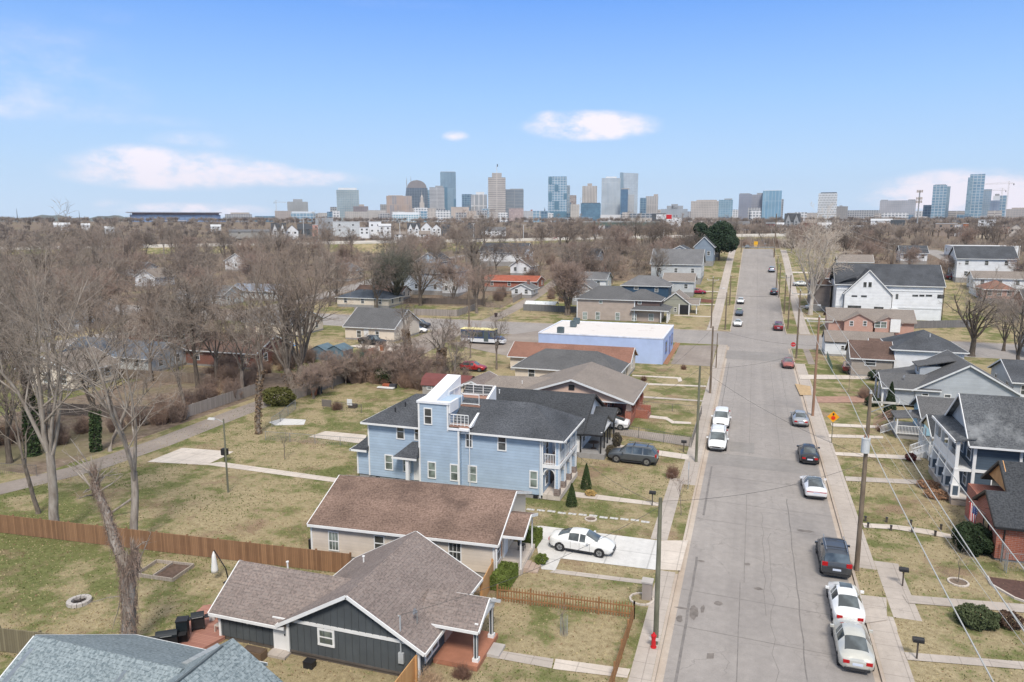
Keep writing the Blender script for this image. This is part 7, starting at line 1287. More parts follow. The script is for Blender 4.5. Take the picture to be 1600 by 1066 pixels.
p = G(505, 635); o = thing('debris', 'stack of grey boards and wire beside a brown brush pile', 'rubbish', None, (p.x, p.y, 0)); b_(o, 'boards', mGREYF, ('b', -.2, 1.2, 0, .1, 0, .9)); b_(o, 'crate', mDKF, ('b', 3.6, 4.6, .2, .9, 0, .5)); b_(o, 'sheet', mTRIM, ('b', 3.5, 4.2, .1, .2, .4, 1.2))
for (u, v, c, lb) in ((530, 565, (.05, .2, .5), 'x'),): pass
p = G(425, 548); o = thing('tarpaulin', 'crumpled bright blue tarpaulin beside the brick house', 'tarpaulin', None, (p.x, p.y, 0)); mb = MB(); r_ = random.Random(3); gp = [[(i * .8, j * .8, .2 + r_.random() * .8) for i in range(6)] for j in range(4)]; [mb.quad([gp[j][i], gp[j][i + 1], gp[j + 1][i + 1], gp[j + 1][i]]) for j in range(3) for i in range(5)]; ob = mb.build('sheet', plain((.06, .22, .5), .6), o, uv=False); md = ob.modifiers.new('thick', 'SOLIDIFY'); md.thickness = .05
for (u, v, x, lb) in ((1003, 566, 0, 'left'), (1012, 566, 0, 'middle'), (1022, 568, 0, 'right')):
 p = G(u, v); o = thing('bench', 'dark bench against the pale blue wall, %s of three' % lb, 'bench', 'dark benches by the pale blue building', (p.x, p.y - .2, 0)); b_(o, 'seat', plain((.05, .03, .04), .7), ('b', -.75, .75, -.25, .25, .4, .46)); b_(o, 'backrest', plain((.05, .03, .04), .7), ('b', -.75, .75, .22, .28, .46, .9)); [b_(o, 'leg', mBLACK, ('b', a - .04, a + .04, -.2, .2, 0, .4)) for a in (-.6, .6)]
p = G(700, 556); q = G(430, 905)
for (x, y, z, lb) in ((-14.9, 49.3 - 1.2, .38, 'wrought metal chair on the tan house porch'), (-15.3, 61.6, .5, 'dark chair on the ground floor porch of the blue house')):
 o = thing('porch_chair', lb, 'chair', None, (x, y, z)); b_(o, 'seat', mBLACK, ('b', -.22, .22, -.22, .22, .4, .44)); b_(o, 'backrest', mBLACK, ('b', -.25, -.2, -.22, .22, .44, .95)); [b_(o, 'leg', mBLACK, ('b', a, a + .04, c, c + .04, 0, .4)) for a in (-.22, .18) for c in (-.22, .18)]
for (hx, hy, hz_, lb) in ((19.8, 106.0, 3.4, 'grey satellite dish on the porch roof of the pale grey gabled house'), (17.6, 89.2, 2.75, 'grey satellite dish on the deck roof of the sky blue house'), (-16.2, 33.3, 2.9, 'small aerial on the roof of the dark grey house')):
 o = thing('satellite_dish', lb, 'satellite dish', None, (hx, hy, hz_)); b_(o, 'mast', mGALV, ('c', (0, 0), .03, -.3, .35, 6)); mb = MB(); mb.tube([(0, 0, .35), (-.12, -.1, .42)], [.06, .18], 14); mb.build('dish', plain((.25, .26, .28), .5), o, uv=False)
# ---------------------------------------------------------------- shrubs and evergreens
def leafy(name, label, p, fn, n, size, m_, cat='shrub', group=None, stem=None, seed=1):
 r = random.Random(seed); T = TM()
 for k in range(n): T.leaf(Vector(fn(r)), size * r.uniform(.6, 1.3), r, 0)
 z = zt(p[0], p[1]); me = T.mesh('foliage', (m_,)); me.polygons.foreach_set('use_smooth', [False] * len(me.polygons)); o = thing(name, label, cat, group, (p[0], p[1], z)); c = bpy.data.objects.new('foliage', me); COL.objects.link(c); c.parent = o
 if stem: mb = MB(); mb.tube([(0, 0, -.1), (0, 0, stem[1])], [stem[0], stem[0] * .6], 8); mb.build('trunk', BK3, o, uv=False)
 return o
def green(c, v=.35): return plain(c, .75, v, 1.8, spec=.15)
def cone(rad, h):
 def f(r): t = r.random() ** .75; a = r.uniform(0, 6.283); q = rad * (1 - t) ** .8 * (.55 + .45 * r.random() ** .4) * (.9 if t > .08 else .75); return (math.cos(a) * q, math.sin(a) * q, .05 + t * h)
 return f
def ball(rx, ry, rz_, zc):
 def f(r):
  a = r.uniform(0, 6.283); c = r.uniform(-1, 1); s = math.sqrt(1 - c * c); k = .7 + .3 * r.random() ** .5 + .12 * math.sin(a * 5 + c * 4); return (math.cos(a) * s * rx * k, math.sin(a) * s * ry * k, zc + c * rz_ * k)
 return f
def multi(bs):
 fs = [ball(r_, r_, r_ * .85, z) for x, y, z, r_ in bs]
 def f(r): k = r.randrange(len(bs)); q = fs[k](r); return (q[0] + bs[k][0], q[1] + bs[k][1], q[2])
 return f
def boxf(x, y, z):
 def f(r):
  q = [r.uniform(-x, x), r.uniform(-y, y), r.uniform(.05, z)]; k = r.randrange(5)
  if k < 2: q[0] = x * (1 if k else -1) * r.uniform(.93, 1.03)
  elif k < 4: q[1] = y * (1 if k == 2 else -1) * r.uniform(.93, 1.03)
  else: q[2] = z * r.uniform(.93, 1.05)
  return q
 return f
GD = green((.04, .06, .022)); GH = green((.1, .13, .03)); GM = green((.025, .04, .018)); GB = plain((.2, .13, .1), .9, .3, 2, spec=.05)
leafy('conifer', 'dark green conical conifer nearest on the porch side of the blue house', (-13.6, 58.2), cone(.6, 2.0), 2600, .06, GD, 'conifer'); leafy('conifer', 'tall dark conical conifer further along the blue house porch', (-13.3, 62.6), cone(.62, 2.35), 2600, .06, GD, 'conifer')
leafy('hedge', 'clipped olive green hedge below the front window of the tan house', (-14.75, 43.7), boxf(.6, 1.2, .95), 5200, .06, GH, 'hedge'); leafy('hedge', 'clipped round topped hedge beyond the tan house porch', (-14.75, 50.3), boxf(.55, .9, .9), 3600, .06, GH, 'hedge'); leafy('shrub', 'small green shrub at the tan house steps', (-13.2, 47.3), ball(.45, .6, .3, .3), 900, .06, GH)
leafy('shrub', 'large dark evergreen bush against the brick cottage', (16.5, 59.0), ball(1.3, 1.5, 1.05, .95), 7000, .08, GM); leafy('shrub', 'wide dark bush beside the lower right path', (13.9, 47.5), ball(1.15, .9, .65, .55), 3600, .08, green((.06, .075, .035))); leafy('shrub', 'dark rusty shrub beside the wide bush at the lower right', (15.7, 47.9), ball(.7, .6, .5, .45), 1200, .07, green((.08, .05, .035)))
leafy('conifer', 'dark columnar conifer in front of the pale grey gabled house', (16.9, 97.5), cone(1.0, 4.6), 4200, .09, GM, 'conifer'); leafy('shrub', 'round dark shrub by the porch of the pale grey gabled house', (15.9, 104), ball(.9, .9, .7, .6), 1400, .09, GM); leafy('shrub', 'spiky dark evergreen beside the red pickup', (19.0, 121.5), ball(1.3, 1.2, .8, .8), 1600, .12, GM)
leafy('shrub', 'round rust coloured shrub by the slate blue house steps', (16.2, 72.5), ball(.9, .7, .4, .35), 1200, .07, plain((.3, .17, .1), .9, .3, 2)); leafy('shrub', 'second rust coloured shrub nearer along the slate blue porch', (16.4, 70.0), ball(1.0, .8, .4, .35), 1200, .07, plain((.3, .17, .1), .9, .3, 2)); leafy('shrub', 'dark red shrub at the yellow house stairs', (16.2, 80.4), ball(.5, .5, .4, .45), 800, .07, plain((.12, .03, .03), .9, .3, 2))
leafy('shrub', 'small dark shrub at the end of the white porch', (-12.9, 72.6), ball(.55, .55, .6, .6), 1300, .07, green((.09, .075, .05))); leafy('shrub', 'brownish upright shrub beside the white porch steps', (-12.9, 76.2), ball(.5, .6, .75, .75), 1300, .07, green((.07, .06, .045))); leafy('shrub', 'small golden dry shrub beside the tall conifer', (-12.6, 61.2), ball(.5, .4, .25, .22), 700, .06, plain((.4, .27, .1), .9, .3, 2))
leafy('evergreen_tree', 'big dark glossy magnolia beside the far left pavement', (-11.6, 279), multi([(0, 0, 7.5, 5.2), (3, -1, 6.5, 3.6), (-3.2, 0, 6, 3.4), (0.5, 0, 11, 3.6), (-1.8, 1, 10, 3), (2.5, 1, 9.5, 2.8)]), 13000, .34, green((.03, .05, .028)), 'evergreen tree', stem=(.35, 4)); leafy('evergreen_tree', 'dark evergreen crown behind the magnolia', (-17.5, 284), multi([(0, 0, 8, 3.4), (-1.5, 0, 11, 2.4), (1.8, 0, 6, 2.6)]), 5200, .34, green((.03, .05, .03)), 'evergreen tree', stem=(.3, 4))
leafy('shrub', 'green and yellow shrub tangle at the foot of the elm', (-58.6, 80.5), ball(2.2, 1.8, 1.2, 1.1), 3200, .12, green((.1, .1, .03))); leafy('evergreen_tree', 'small dark evergreen in the woods behind the bus street', (-112, 212), ball(3, 3, 3.4, 4.2), 2600, .3, GM, 'evergreen tree', stem=(.2, 2)); leafy('shrub', 'dark evergreen mound by the leaning dead trunk', (-51.5, 96.5), ball(1.6, 1.2, 1.3, 1.2), 2200, .12, GD)
# leafless bushes
def twiggy(seed, h, w, n, mat_, tr=.014):
 r = random.Random(seed); T = TM()
 for k in range(n):
  a = r.uniform(0, 6.283); lob = .62 + .38 * math.sin(a * 3 + seed) * math.sin(a * 5 + 2 * seed); q = w * .6 * lob * r.random() ** .5; h_ = h * (.6 + .55 * abs(math.sin(a * 2.3 + seed * 1.7))); p = Vector((math.cos(a) * q * .55, math.sin(a) * q * .55, 0)); e = Vector((math.cos(a) * q, math.sin(a) * q, h_ * r.uniform(.4, 1.05) * (1.15 - .5 * q / w))); T.twig(p, e, tr * 1.3)
  for j in range(3): m_ = p.lerp(e, r.uniform(.3, .95)); T.twig(m_, m_ + Vector((r.gauss(0, .3), r.gauss(0, .3), r.uniform(.1, .5))) * h * .4, tr * .8)
 return T.mesh('bush', (mat_, mat_))
BUSH = [twiggy(1, 1.5, 2.3, 420, plain((.2, .12, .09), .95, .2, 1, spec=.05)), twiggy(2, 2.2, 3.6, 520, plain((.3, .21, .16), .95, .2, 1, spec=.05), .02), twiggy(3, 1.2, 2.0, 260, plain((.42, .3, .2), .95, .2, 1, spec=.05)), twiggy(4, 3.0, 4.2, 600, plain((.25, .185, .15), .95, .2, 1, spec=.05), .022)]
def bush(k, label, x, y, s=1, group=None):
 o = bpy.data.objects.new('leafless_bush', BUSH[k]); COL.objects.link(o); o.location = (x, y, zt(x, y) - .05); o.rotation_euler = (0, 0, x * 3.1 + y); o.scale = (s, s, s * .95); return tag(o, label, 'bush', group)
bush(0, 'round leafless brown bush at the left kerb by the grey suv', *gxy(1050, 746), .82); bush(2, 'pale dry ornamental grass at the corner of the dark grey house', -14.9, 32.0, .9); bush(0, 'small dark twiggy bush in front of the terracotta porch', -13.6, 33.2, .55); bush(0, 'small round brown shrub on the lawn before the pale blue building', *gxy(1006, 596), .6); bush(0, 'thin bare shrub beside the forecourt', *gxy(1068, 578), .6)
bush(0, 'low bare shrub in front of the yellow house', *gxy(1378, 675), .6); bush(1, 'wide leafless bush right of the cream garden house', -28.5, 92.5, 1.0); bush(1, 'pinkish tangle of bare shrubs beside the pale grey house porch', 15.6, 108.5, .75); bush(0, 'brown brush pile on the lawn behind the wire fence', *gxy(527, 641), .8); bush(0, 'leafless bush in the front garden of the brick bungalow', *gxy(962, 640), .4)
rb_ = random.Random(8)
for i in range(26): t = i / 26; bush((1, 3, 0)[i % 3], 'tangled leafless brush in the hedge between the lawns and the lane', -60.5 + 22 * t + rb_.uniform(-1, 1), 97.5 - 1.5 * t + rb_.uniform(-1.8, 1.8), rb_.uniform(.7, 1.3), 'brush of the hedge behind the back lawns')
for i in range(46): t = i / 46; x = -72 - 4 * math.sin(t * 9) + rb_.uniform(-6, 5); y = 44 + t * 66; bush((3, 1, 3, 2)[i % 4], 'tangled leafless brush along the left side of the alley', min(x, -65.5 - (2 if y < 58 else 0)), y, rb_.uniform(.7, 1.15), 'brush along the alley')
for i in range(24): bush((3, 1)[i % 2], 'leafless brush at the end of the street', rb_.uniform(-40, 60), rb_.uniform(334, 350), rb_.uniform(.9, 1.4), 'brush beyond the end of the street')
for i in range(20): bush((3, 1)[i % 2], 'leafless brush beside the far alley', rb_.uniform(-57, -50) if i % 2 else rb_.uniform(-74, -64), rb_.uniform(186, 300), rb_.uniform(.8, 1.2), 'brush beside the far alley')
# ---------------------------------------------------------------- the trees one can tell apart
def near(T, mats, label, x, y, rz=0, s=1, group=None): return put_tree(treekind(T, mats), 'bare_tree', label, (x, y), rz, s, group)
near(grow(101, 21, .36, .3, 6, .3, 3, (7, 6), 8, tw=.8, tr=.013, up=.16, wob=.1, limb_len=.8), (BK4, TW5, IVY), 'tall pale barked tree rising from the cedar fence, greatest on the left', *gxy(88, 838), 1.2)
near(grow(102, 18, .3, .3, 4, .4, 3, (6, 6), 7, tw=.8, tr=.012, up=.14, limb_len=.85), (BK4, TW5, IVY), 'tall forked tree standing behind the cedar fence right of the dead stump tree', *gxy(210, 853), .3)
near(grow(103, 14, .17, .35, 4, .35, 3, (5, 5), 7, tw=.7, tr=.012, lean=(-.25, .1)), (BK1, TW1, IVY), 'slim leaning tree at the left end of the cedar fence', *gxy(60, 803), 2)
near(grow(104, 16, .4, .4, 5, .35, 3, (6, 5), 7, tw=.8, tr=.013, ivy=5), (BK3, TW5, IVY), 'tree wrapped in dark ivy left of the alley', *gxy(52, 712), 0)
near(grow(105, 14, .32, .3, 4, .5, 3, (6, 5), 7, tw=.7, tr=.013, ivy=3.5), (BK3, TW3, IVY), 'mossy forked tree with ivy before the brown fence', *gxy(150, 705), 1.2)
near(grow(106, 13, .2, .4, 4, .5, 3, (5, 5), 7, tw=.7, tr=.012, lean=(.45, .2)), (BK4, TW1, IVY), 'leaning pale trunk at the alley edge', *gxy(172, 705), 0)
near(grow(107, 16, .22, .45, 5, .4, 3, (5, 5), 7, tw=.7, tr=.012, ivy=1.2), (BK1, TW5, IVYB), 'straight slender tree with brown ivy at its foot beside the alley', *gxy(404, 678), 0)
near(grow(108, 19, .6, .16, 8, .72, 3, (8, 7), 9, tw=.75, tr=.013, trunks=2, limb_len=.95, up=.1, ivy=.4), (BK1, TW1, IVYB), 'great spreading elm with reddish twigs beside the alley', *gxy(462, 608), .5)
near(grow(109, 14, .24, .3, 5, .5, 3, (6, 5), 7, tw=.7, tr=.013), (BK1, TW5, IVY), 'bare tree with crossing pale limbs beside the alley pad', *gxy(290, 655), 1.5, group=None)
near(grow(110, 17, .5, .1, 9, .7, 3, (7, 6), 7, tw=.8, tr=.02, trunks=3, up=.12, ivy=.0), (bark((.045, .045, .035), (.1, .1, .075)), plain((.13, .13, .1), .95, .2), IVY), 'wide dark mossy tree with many upright limbs behind the cream house', *gxy(617, 477), .3)
near(grow(111, 16, .5, .18, 6, .45, 3, (6, 6), 7, tw=.8, tr=.018), (BK3, TW1, IVYB), 'tall brown tree with vines right of the white two storey house', *gxy(657, 478), .8)
near(grow(112, 13, .4, .2, 6, .5, 3, (6, 6), 8, tw=.8, tr=.018), (BK1, TW2, IVY), 'reddish bare tree at the corner of the far alley', *gxy(745, 490), .8)
near(grow(113, 14, .45, .1, 9, .42, 3, (7, 6), 9, tw=.9, tr=.02, trunks=3, up=.22), (BK1, TW2, IVY), 'vase shaped pinkish tree left of the tan duplex', *gxy(886, 493), .8)
near(grow(114, 9.5, .16, .3, 5, .4, 3, (5, 5), 6, tw=.5, tr=.012), (BK1, TW5, IVY), 'small single bare tree on the grass below the shuttle bus', *gxy(776, 578), .8)
near(grow(115, 22, .55, .2, 9, .62, 3, (7, 6), 7, tw=1.0, tr=.024, up=.16, limb_len=.85), (BK2, plain((.52, .45, .38), .9, .15, .6, spec=.05), IVY), 'great pale white barked sycamore right of the street', *gxy(1266, 492), .5)
near(grow(116, 15, .5, .2, 7, .85, 3, (7, 6), 8, tw=.8, tr=.014, up=.04), (BK3, TW5, IVY), 'wide dark limbed tree behind the white hipped house', *gxy(1518, 556), .2)
near(grow(117, 15, .3, .3, 6, .5, 3, (6, 6), 7, tw=.8, tr=.014), (BK3, TW5, IVY), 'dark bare tree at the right edge behind the pale grey house', *gxy(1588, 606), .2)
near(grow(118, 12, .28, .12, 7, .7, 3, (6, 6), 8, tw=.8, tr=.014, droop=.2), (BK3, TW2, IVY), 'rounded reddish tree right of the dark limbed tree', *gxy(1568, 548), .7)
near(grow(119, 3.2, .04, .3, 5, .45, 2, (4,), 4, tw=.3, tr=.008), (BK1, TW5, IVY), 'thin sapling on the left hand lawn', *gxy(445, 718), 0); near(grow(120, 2.6, .03, .3, 4, .4, 2, (4,), 4, tw=.25, tr=.007), (BK1, TW5, IVY), 'thin sapling in the ring of stones', *gxy(1497, 912), 0)
near(grow(121, 3.6, .035, .4, 4, .4, 2, (4,), 4, tw=.3, tr=.008), (BK1, TW5, IVY), 'thin sapling on the right hand lawn before the big pale house', *gxy(1326, 613), 0); near(grow(122, 3.4, .03, .4, 5, .5, 2, (4,), 4, tw=.3, tr=.008), (BK1, TW2, IVY), 'young thin tree with reddish twigs in the left kerb verge', *gxy(1064, 806), 0); near(grow(123, 7, .12, .25, 5, .5, 3, (4, 4), 5, tw=.4, tr=.01), (BK1, TW2, IVY), 'small pale brushy tree behind the cream garden house', *gxy(735, 560), 0)
near(grow(124, 6.5, .1, .2, 5, .4, 3, (4, 4), 5, tw=.4, tr=.01), (BK3, TW3, IVY), 'thin dark tree at the right edge above the mulch bed', 20.6, 55.5, 0)
near(grow(125, 15, .3, .3, 5, .5, 3, (6, 6), 7, tw=.8, tr=.016), (BK1, TW1, IVY), 'bare tree behind the cream house on the cross street', -86, 126, 0)
# staked young tree in a wire guard on the front lawn
p = gxy(881, 994); o = near(grow(126, 1.6, .03, .5, 4, .2, 2, (3,), 4, tw=.15, tr=.006), (BK1, TW5, IVY), 'young tree in a grey wire guard on the fenced front lawn', *p, 0); b_(o, 'wire_guard', plain((.3, .32, .32), .6), *[('r', (.22 * math.cos(k), .22 * math.sin(k), 0), (.22 * math.cos(k + .5), .22 * math.sin(k + .5), 1.25), .012) for k in [i * .45 for i in range(14)]])
# the dead broken tree wrapped in vines at the lower left
def snag(label, x, y, segs, seed, vine=900, r0=.5, tuft=True, name='dead_tree'):
 r = random.Random(seed); T = TM()
 for pts, rad in segs:
  pts = [Vector(p) for p in pts]; T.tube(pts, rad, 10, 0); e = pts[-1]
  for k in range(9): a = r.uniform(0, 6.28); T.twig(e + Vector((math.cos(a) * rad[-1] * .7, math.sin(a) * rad[-1] * .7, -.1)), e + Vector((r.gauss(0, .1), r.gauss(0, .1), r.uniform(.25, .8))), .05, 0)
  for k in range(int(vine * len(pts) / 5)):
   f = r.random() * (len(pts) - 1.01); i = int(f); p = pts[i].lerp(pts[i + 1], f - i); q = rad[i] * (1 - (f - i)) + rad[i + 1] * (f - i); a = r.uniform(0, 6.28); s = p + Vector((math.cos(a), math.sin(a), 0)) * q * r.uniform(.95, 1.2)
   T.twig(s, s + Vector((math.cos(a) * r.uniform(-.1, .22) + r.gauss(0, .15), math.sin(a) * r.uniform(-.1, .22) + r.gauss(0, .15), r.uniform(-1.0, .8))), .014, 1)
   if r.random() < .25: T.leaf(s, .06, r, 1)
 rt_ = thing(name, label, 'dead tree', None, (x, y, zt(x, y)));
 for nm, only in (('trunk', (0,)), ('vines', (1,))): me = T.mesh(nm, (BK4, plain((.26, .19, .15), .95, .25, 2)), only); c = bpy.data.objects.new(nm, me); COL.objects.link(c); c.parent = rt_
 return rt_
sx_, sy_ = gxy(200, 1012)
def sp(u, v): q = PY(u, v, sy_); return (q.x - sx_, 0, q.z)
sn = snag('broken dead tree wrapped in brown vines in front of the fire pit', sx_, sy_, [([(0, 0, -.2), sp(202, 960), sp(200, 905), sp(196, 875)], [.42, .36, .36, .33]), ([sp(200, 900), sp(208, 885), sp(212, 870), sp(208, 856)], [.3, .26, .2, .1]), ([sp(196, 885), sp(178, 845), sp(166, 800), sp(150, 765), sp(146, 730)], [.28, .23, .2, .16, .1])], 4, 1000)
r_ = random.Random(9)
def brn(T):
 me = T.mesh('branch', (BK4,)); c = bpy.data.objects.new('branch', me); COL.objects.link(c); c.parent = sn
for k in range(16):
 T = TM(); s = Vector(sp(146 + r_.uniform(-4, 4), 735 + r_.uniform(0, 50))); e = s + Vector((r_.gauss(0, .9), r_.gauss(0, .6), r_.uniform(.3, 2.2))); T.tube([s, s.lerp(e, .5) + Vector((r_.gauss(0, .1), 0, .1)), e], [.05, .035, .012], 5, 0)
 for j in range(5): m_ = s.lerp(e, r_.uniform(.3, 1)); T.twig(m_, m_ + Vector((r_.gauss(0, .35), r_.gauss(0, .35), r_.uniform(.1, .6))), .012, 0)
 brn(T)
for (u0, v0, u1, v1) in ((216, 880, 236, 832), (205, 930, 130, 945), (208, 860, 232, 845), (190, 930, 175, 985)):
 T = TM(); s, e = Vector(sp(u0, v0)), Vector(sp(u1, v1)); T.tube([s, s.lerp(e, .5) + Vector((0, .1, .1)), e], [.035, .025, .01], 5, 0)
 for j in range(6): m_ = s.lerp(e, r_.uniform(.3, 1)); T.twig(m_, m_ + Vector((r_.gauss(0, .4), r_.gauss(0, .4), r_.uniform(.0, .5))), .01, 0)
 brn(T)
near(grow(131, 12, .34, .62, 4, .75, 3, (4, 4), 5, tw=.6, tr=.014, lean=(-.14, .02), ivy=11, limb_len=.5), (BK4, TW3, IVYB), 'leaning half dead trunk full of vines rising from the back hedge', *gxy(643, 592), 0)
near(grow(132, 8.5, .42, .5, 8, 1.0, 3, (4, 4), 5, tw=.55, tr=.014, ivy=11, limb_len=.65, up=.05), (BK4, TW3, IVYB), 'thick broken trunk with thin side shoots behind the maroon shed', *gxy(690, 588), 0)
o = thing('fallen_branch', 'sawn pale log leaning on the cedar fence', 'log', None, (*gxy(180, 808), 0)); mb = MB(); mb.tube([(-.6, -.3, .1), (1.3, .6, 1.5)], .1, 8); mb.build('log', BK4, o, uv=False)
# ================================================================ motorway, far houses, skyline
def deckpt(u, v, d): return AD(u, v, d)
pts = [deckpt(-60, 391, 560), deckpt(60, 389.5, 535), deckpt(200, 387.5, 510), deckpt(400, 383.5, 490), deckpt(600, 380, 475), deckpt(800, 377, 465), deckpt(1000, 372.5, 462), deckpt(1230, 369, 470)]
mb = MB(); wl = MB(); em = MB()
for a, c in zip(pts, pts[1:]):
 d = Vector((c.x - a.x, c.y - a.y, 0)).normalized(); n = Vector((-d.y, d.x, 0)); W_ = 26
 mb.quad([a, c, c + n * W_, a + n * W_])
 for off in (0, 12.7, 25.6): p, q = a + n * off, c + n * off; m_ = n * .3; wl.hexa([p + Vector((0, 0, -.3)), q + Vector((0, 0, -.3)), q + m_ + Vector((0, 0, -.3)), p + m_ + Vector((0, 0, -.3))], [p + Vector((0, 0, 1.1)), q + Vector((0, 0, 1.1)), q + m_ + Vector((0, 0, 1.1)), p + m_ + Vector((0, 0, 1.1))])
 em.quad([a - n * 16 + Vector((0, 0, zt(a.x, a.y) - a.z - .5)), c - n * 16 + Vector((0, 0, zt(c.x, c.y) - c.z - .5)), c - n * .3 + Vector((0, 0, -.15)), a - n * .3 + Vector((0, 0, -.15))])
 em.quad([a + n * 26.3 + Vector((0, 0, -.15)), c + n * 26.3 + Vector((0, 0, -.15)), c + n * 42 + Vector((0, 0, zt(c.x, c.y) - c.z - .5)), a + n * 42 + Vector((0, 0, zt(a.x, a.y) - a.z - .5))])
struct(mb.build('motorway', plain((.36, .34, .31), .9, .08, .1), uv=False), 'raised motorway crossing behind the woods'); struct(wl.build('motorway_barrier', plain((.62, .58, .52), .9, .1, .1), uv=False)); struct(em.build('embankment', mGRASS, uv=False))
dk_ = pts[3]; rr = random.Random(4)
for i in range(16):
 k = rr.randrange(len(pts) - 1); a, c = pts[k], pts[k + 1]; s_ = rr.random(); p = a.lerp(c, s_); d = (c - a); d.z = 0; d.normalize(); n = Vector((-d.y, d.x, 0)); lane = rr.choice((3, 7, 17, 21)); q = p + n * lane
 vehicle(rr.choice(('sedan', 'suv', 'van')), 'small car driving on the raised motorway', (q.x, q.y, q.z + .02), math.atan2(d.y, d.x) + (math.pi if lane > 12 else 0), rr.choice(((.7, .7, .7), (.05, .05, .06), (.35, .36, .38), (.4, .03, .03))), 'cars on the motorway')
for (u, v0, v1) in ((475, 372, 343), (498, 376, 345), (625, 368, 348), (740, 375, 350), (818, 374, 352), (887, 362, 342), (919, 368, 348)):
 p = AD(u, v0, 480); h_ = (v0 - v1) / F * 480; o = thing('light_mast', 'pale motorway lamp mast above the woods', 'lamp mast', 'lamp masts along the motorway', (p.x, p.y, p.z)); b_(o, 'pole', plain((.55, .56, .56), .5), ('c', (0, 0), .16, 0, h_, 6)); b_(o, 'lamp_arm', plain((.55, .56, .56), .5), ('b', -1.6, 1.6, -.12, .12, h_ - .15, h_))
# houses on the slope beyond the motorway: (u0, u1, eave row, ridge row, base row, distance, wall, roof, kind, label)
mC = SH_CHAR; WH = plain((.68, .69, .7), .7, .04); far_n = [0]
def farhouse(u0, u1, ve, vr, vb, d, wm, rm, kind, label, dep=None, wins=2):
 c = AD((u0 + u1) / 2, vb, d); fwd = (c - Vector((0, 0, H))).dot(FW); w = (u1 - u0) / F * fwd; ang = math.atan2(-(c.x), c.y); he = (vb - ve) / F * fwd; hr = (vb - vr) / F * fwd; dep = dep or max(8, w * .7); z = c.z
 o = thing('far_house', label, 'house', None, (c.x, c.y, z), ang); wb = MB(); rb = MB()
 if kind == 'g': wallbox(wb, -w / 2, w / 2, 0, dep, -3, he, 'y', hr); gable(rb, None, -w / 2, w / 2, 0, dep, he, hr + .1, 'y', .4, .3)
 elif kind == 'x': wallbox(wb, -w / 2, w / 2, 0, dep, -3, he, 'x', hr); gable(rb, None, -w / 2, w / 2, 0, dep, he, hr, 'x', .4, .3)
 elif kind == 'gg':
  wallbox(wb, -w / 2, w / 2, 2, dep, -3, he, 'x', hr + .6); gable(rb, None, -w / 2, w / 2, 2, dep, he, hr + .7, 'x', .4, .3)
  for s in (-1, 1): wallbox(wb, s * w * .26 - w * .16, s * w * .26 + w * .16, 0, 3, -3, he, 'y', hr); gable(rb, None, s * w * .26 - w * .16, s * w * .26 + w * .16, 0, 5, he, hr + .1, 'y', .3, .3)
 else: wb.box(-w / 2, w / 2, 0, dep, -3, he); rb.box(-w / 2 - .2, w / 2 + .2, -.2, dep + .2, he, he + .35)
 wb.build('wall', wm, o); rb.build('roof', rm, o); n = max(1, wins); ww = min(1.6, w / n * .4)
 for lv in range(1 if he < 4 else 2):
  for i in range(n): hc = -w / 2 + w * (i + .5) / n; zc = he * (.6 if he < 4 else (.28 + .45 * lv)); mb = MB(); mb.box(hc - ww / 2, hc + ww / 2, -.06, 0, zc - .7, zc + .7); mb.build('window', mPANE, o, uv=False)
GR = plain((.3, .32, .34), .7, .05); DG = plain((.07, .08, .09), .7, .1); RFL = plain((.5, .51, .52), .7, .05)
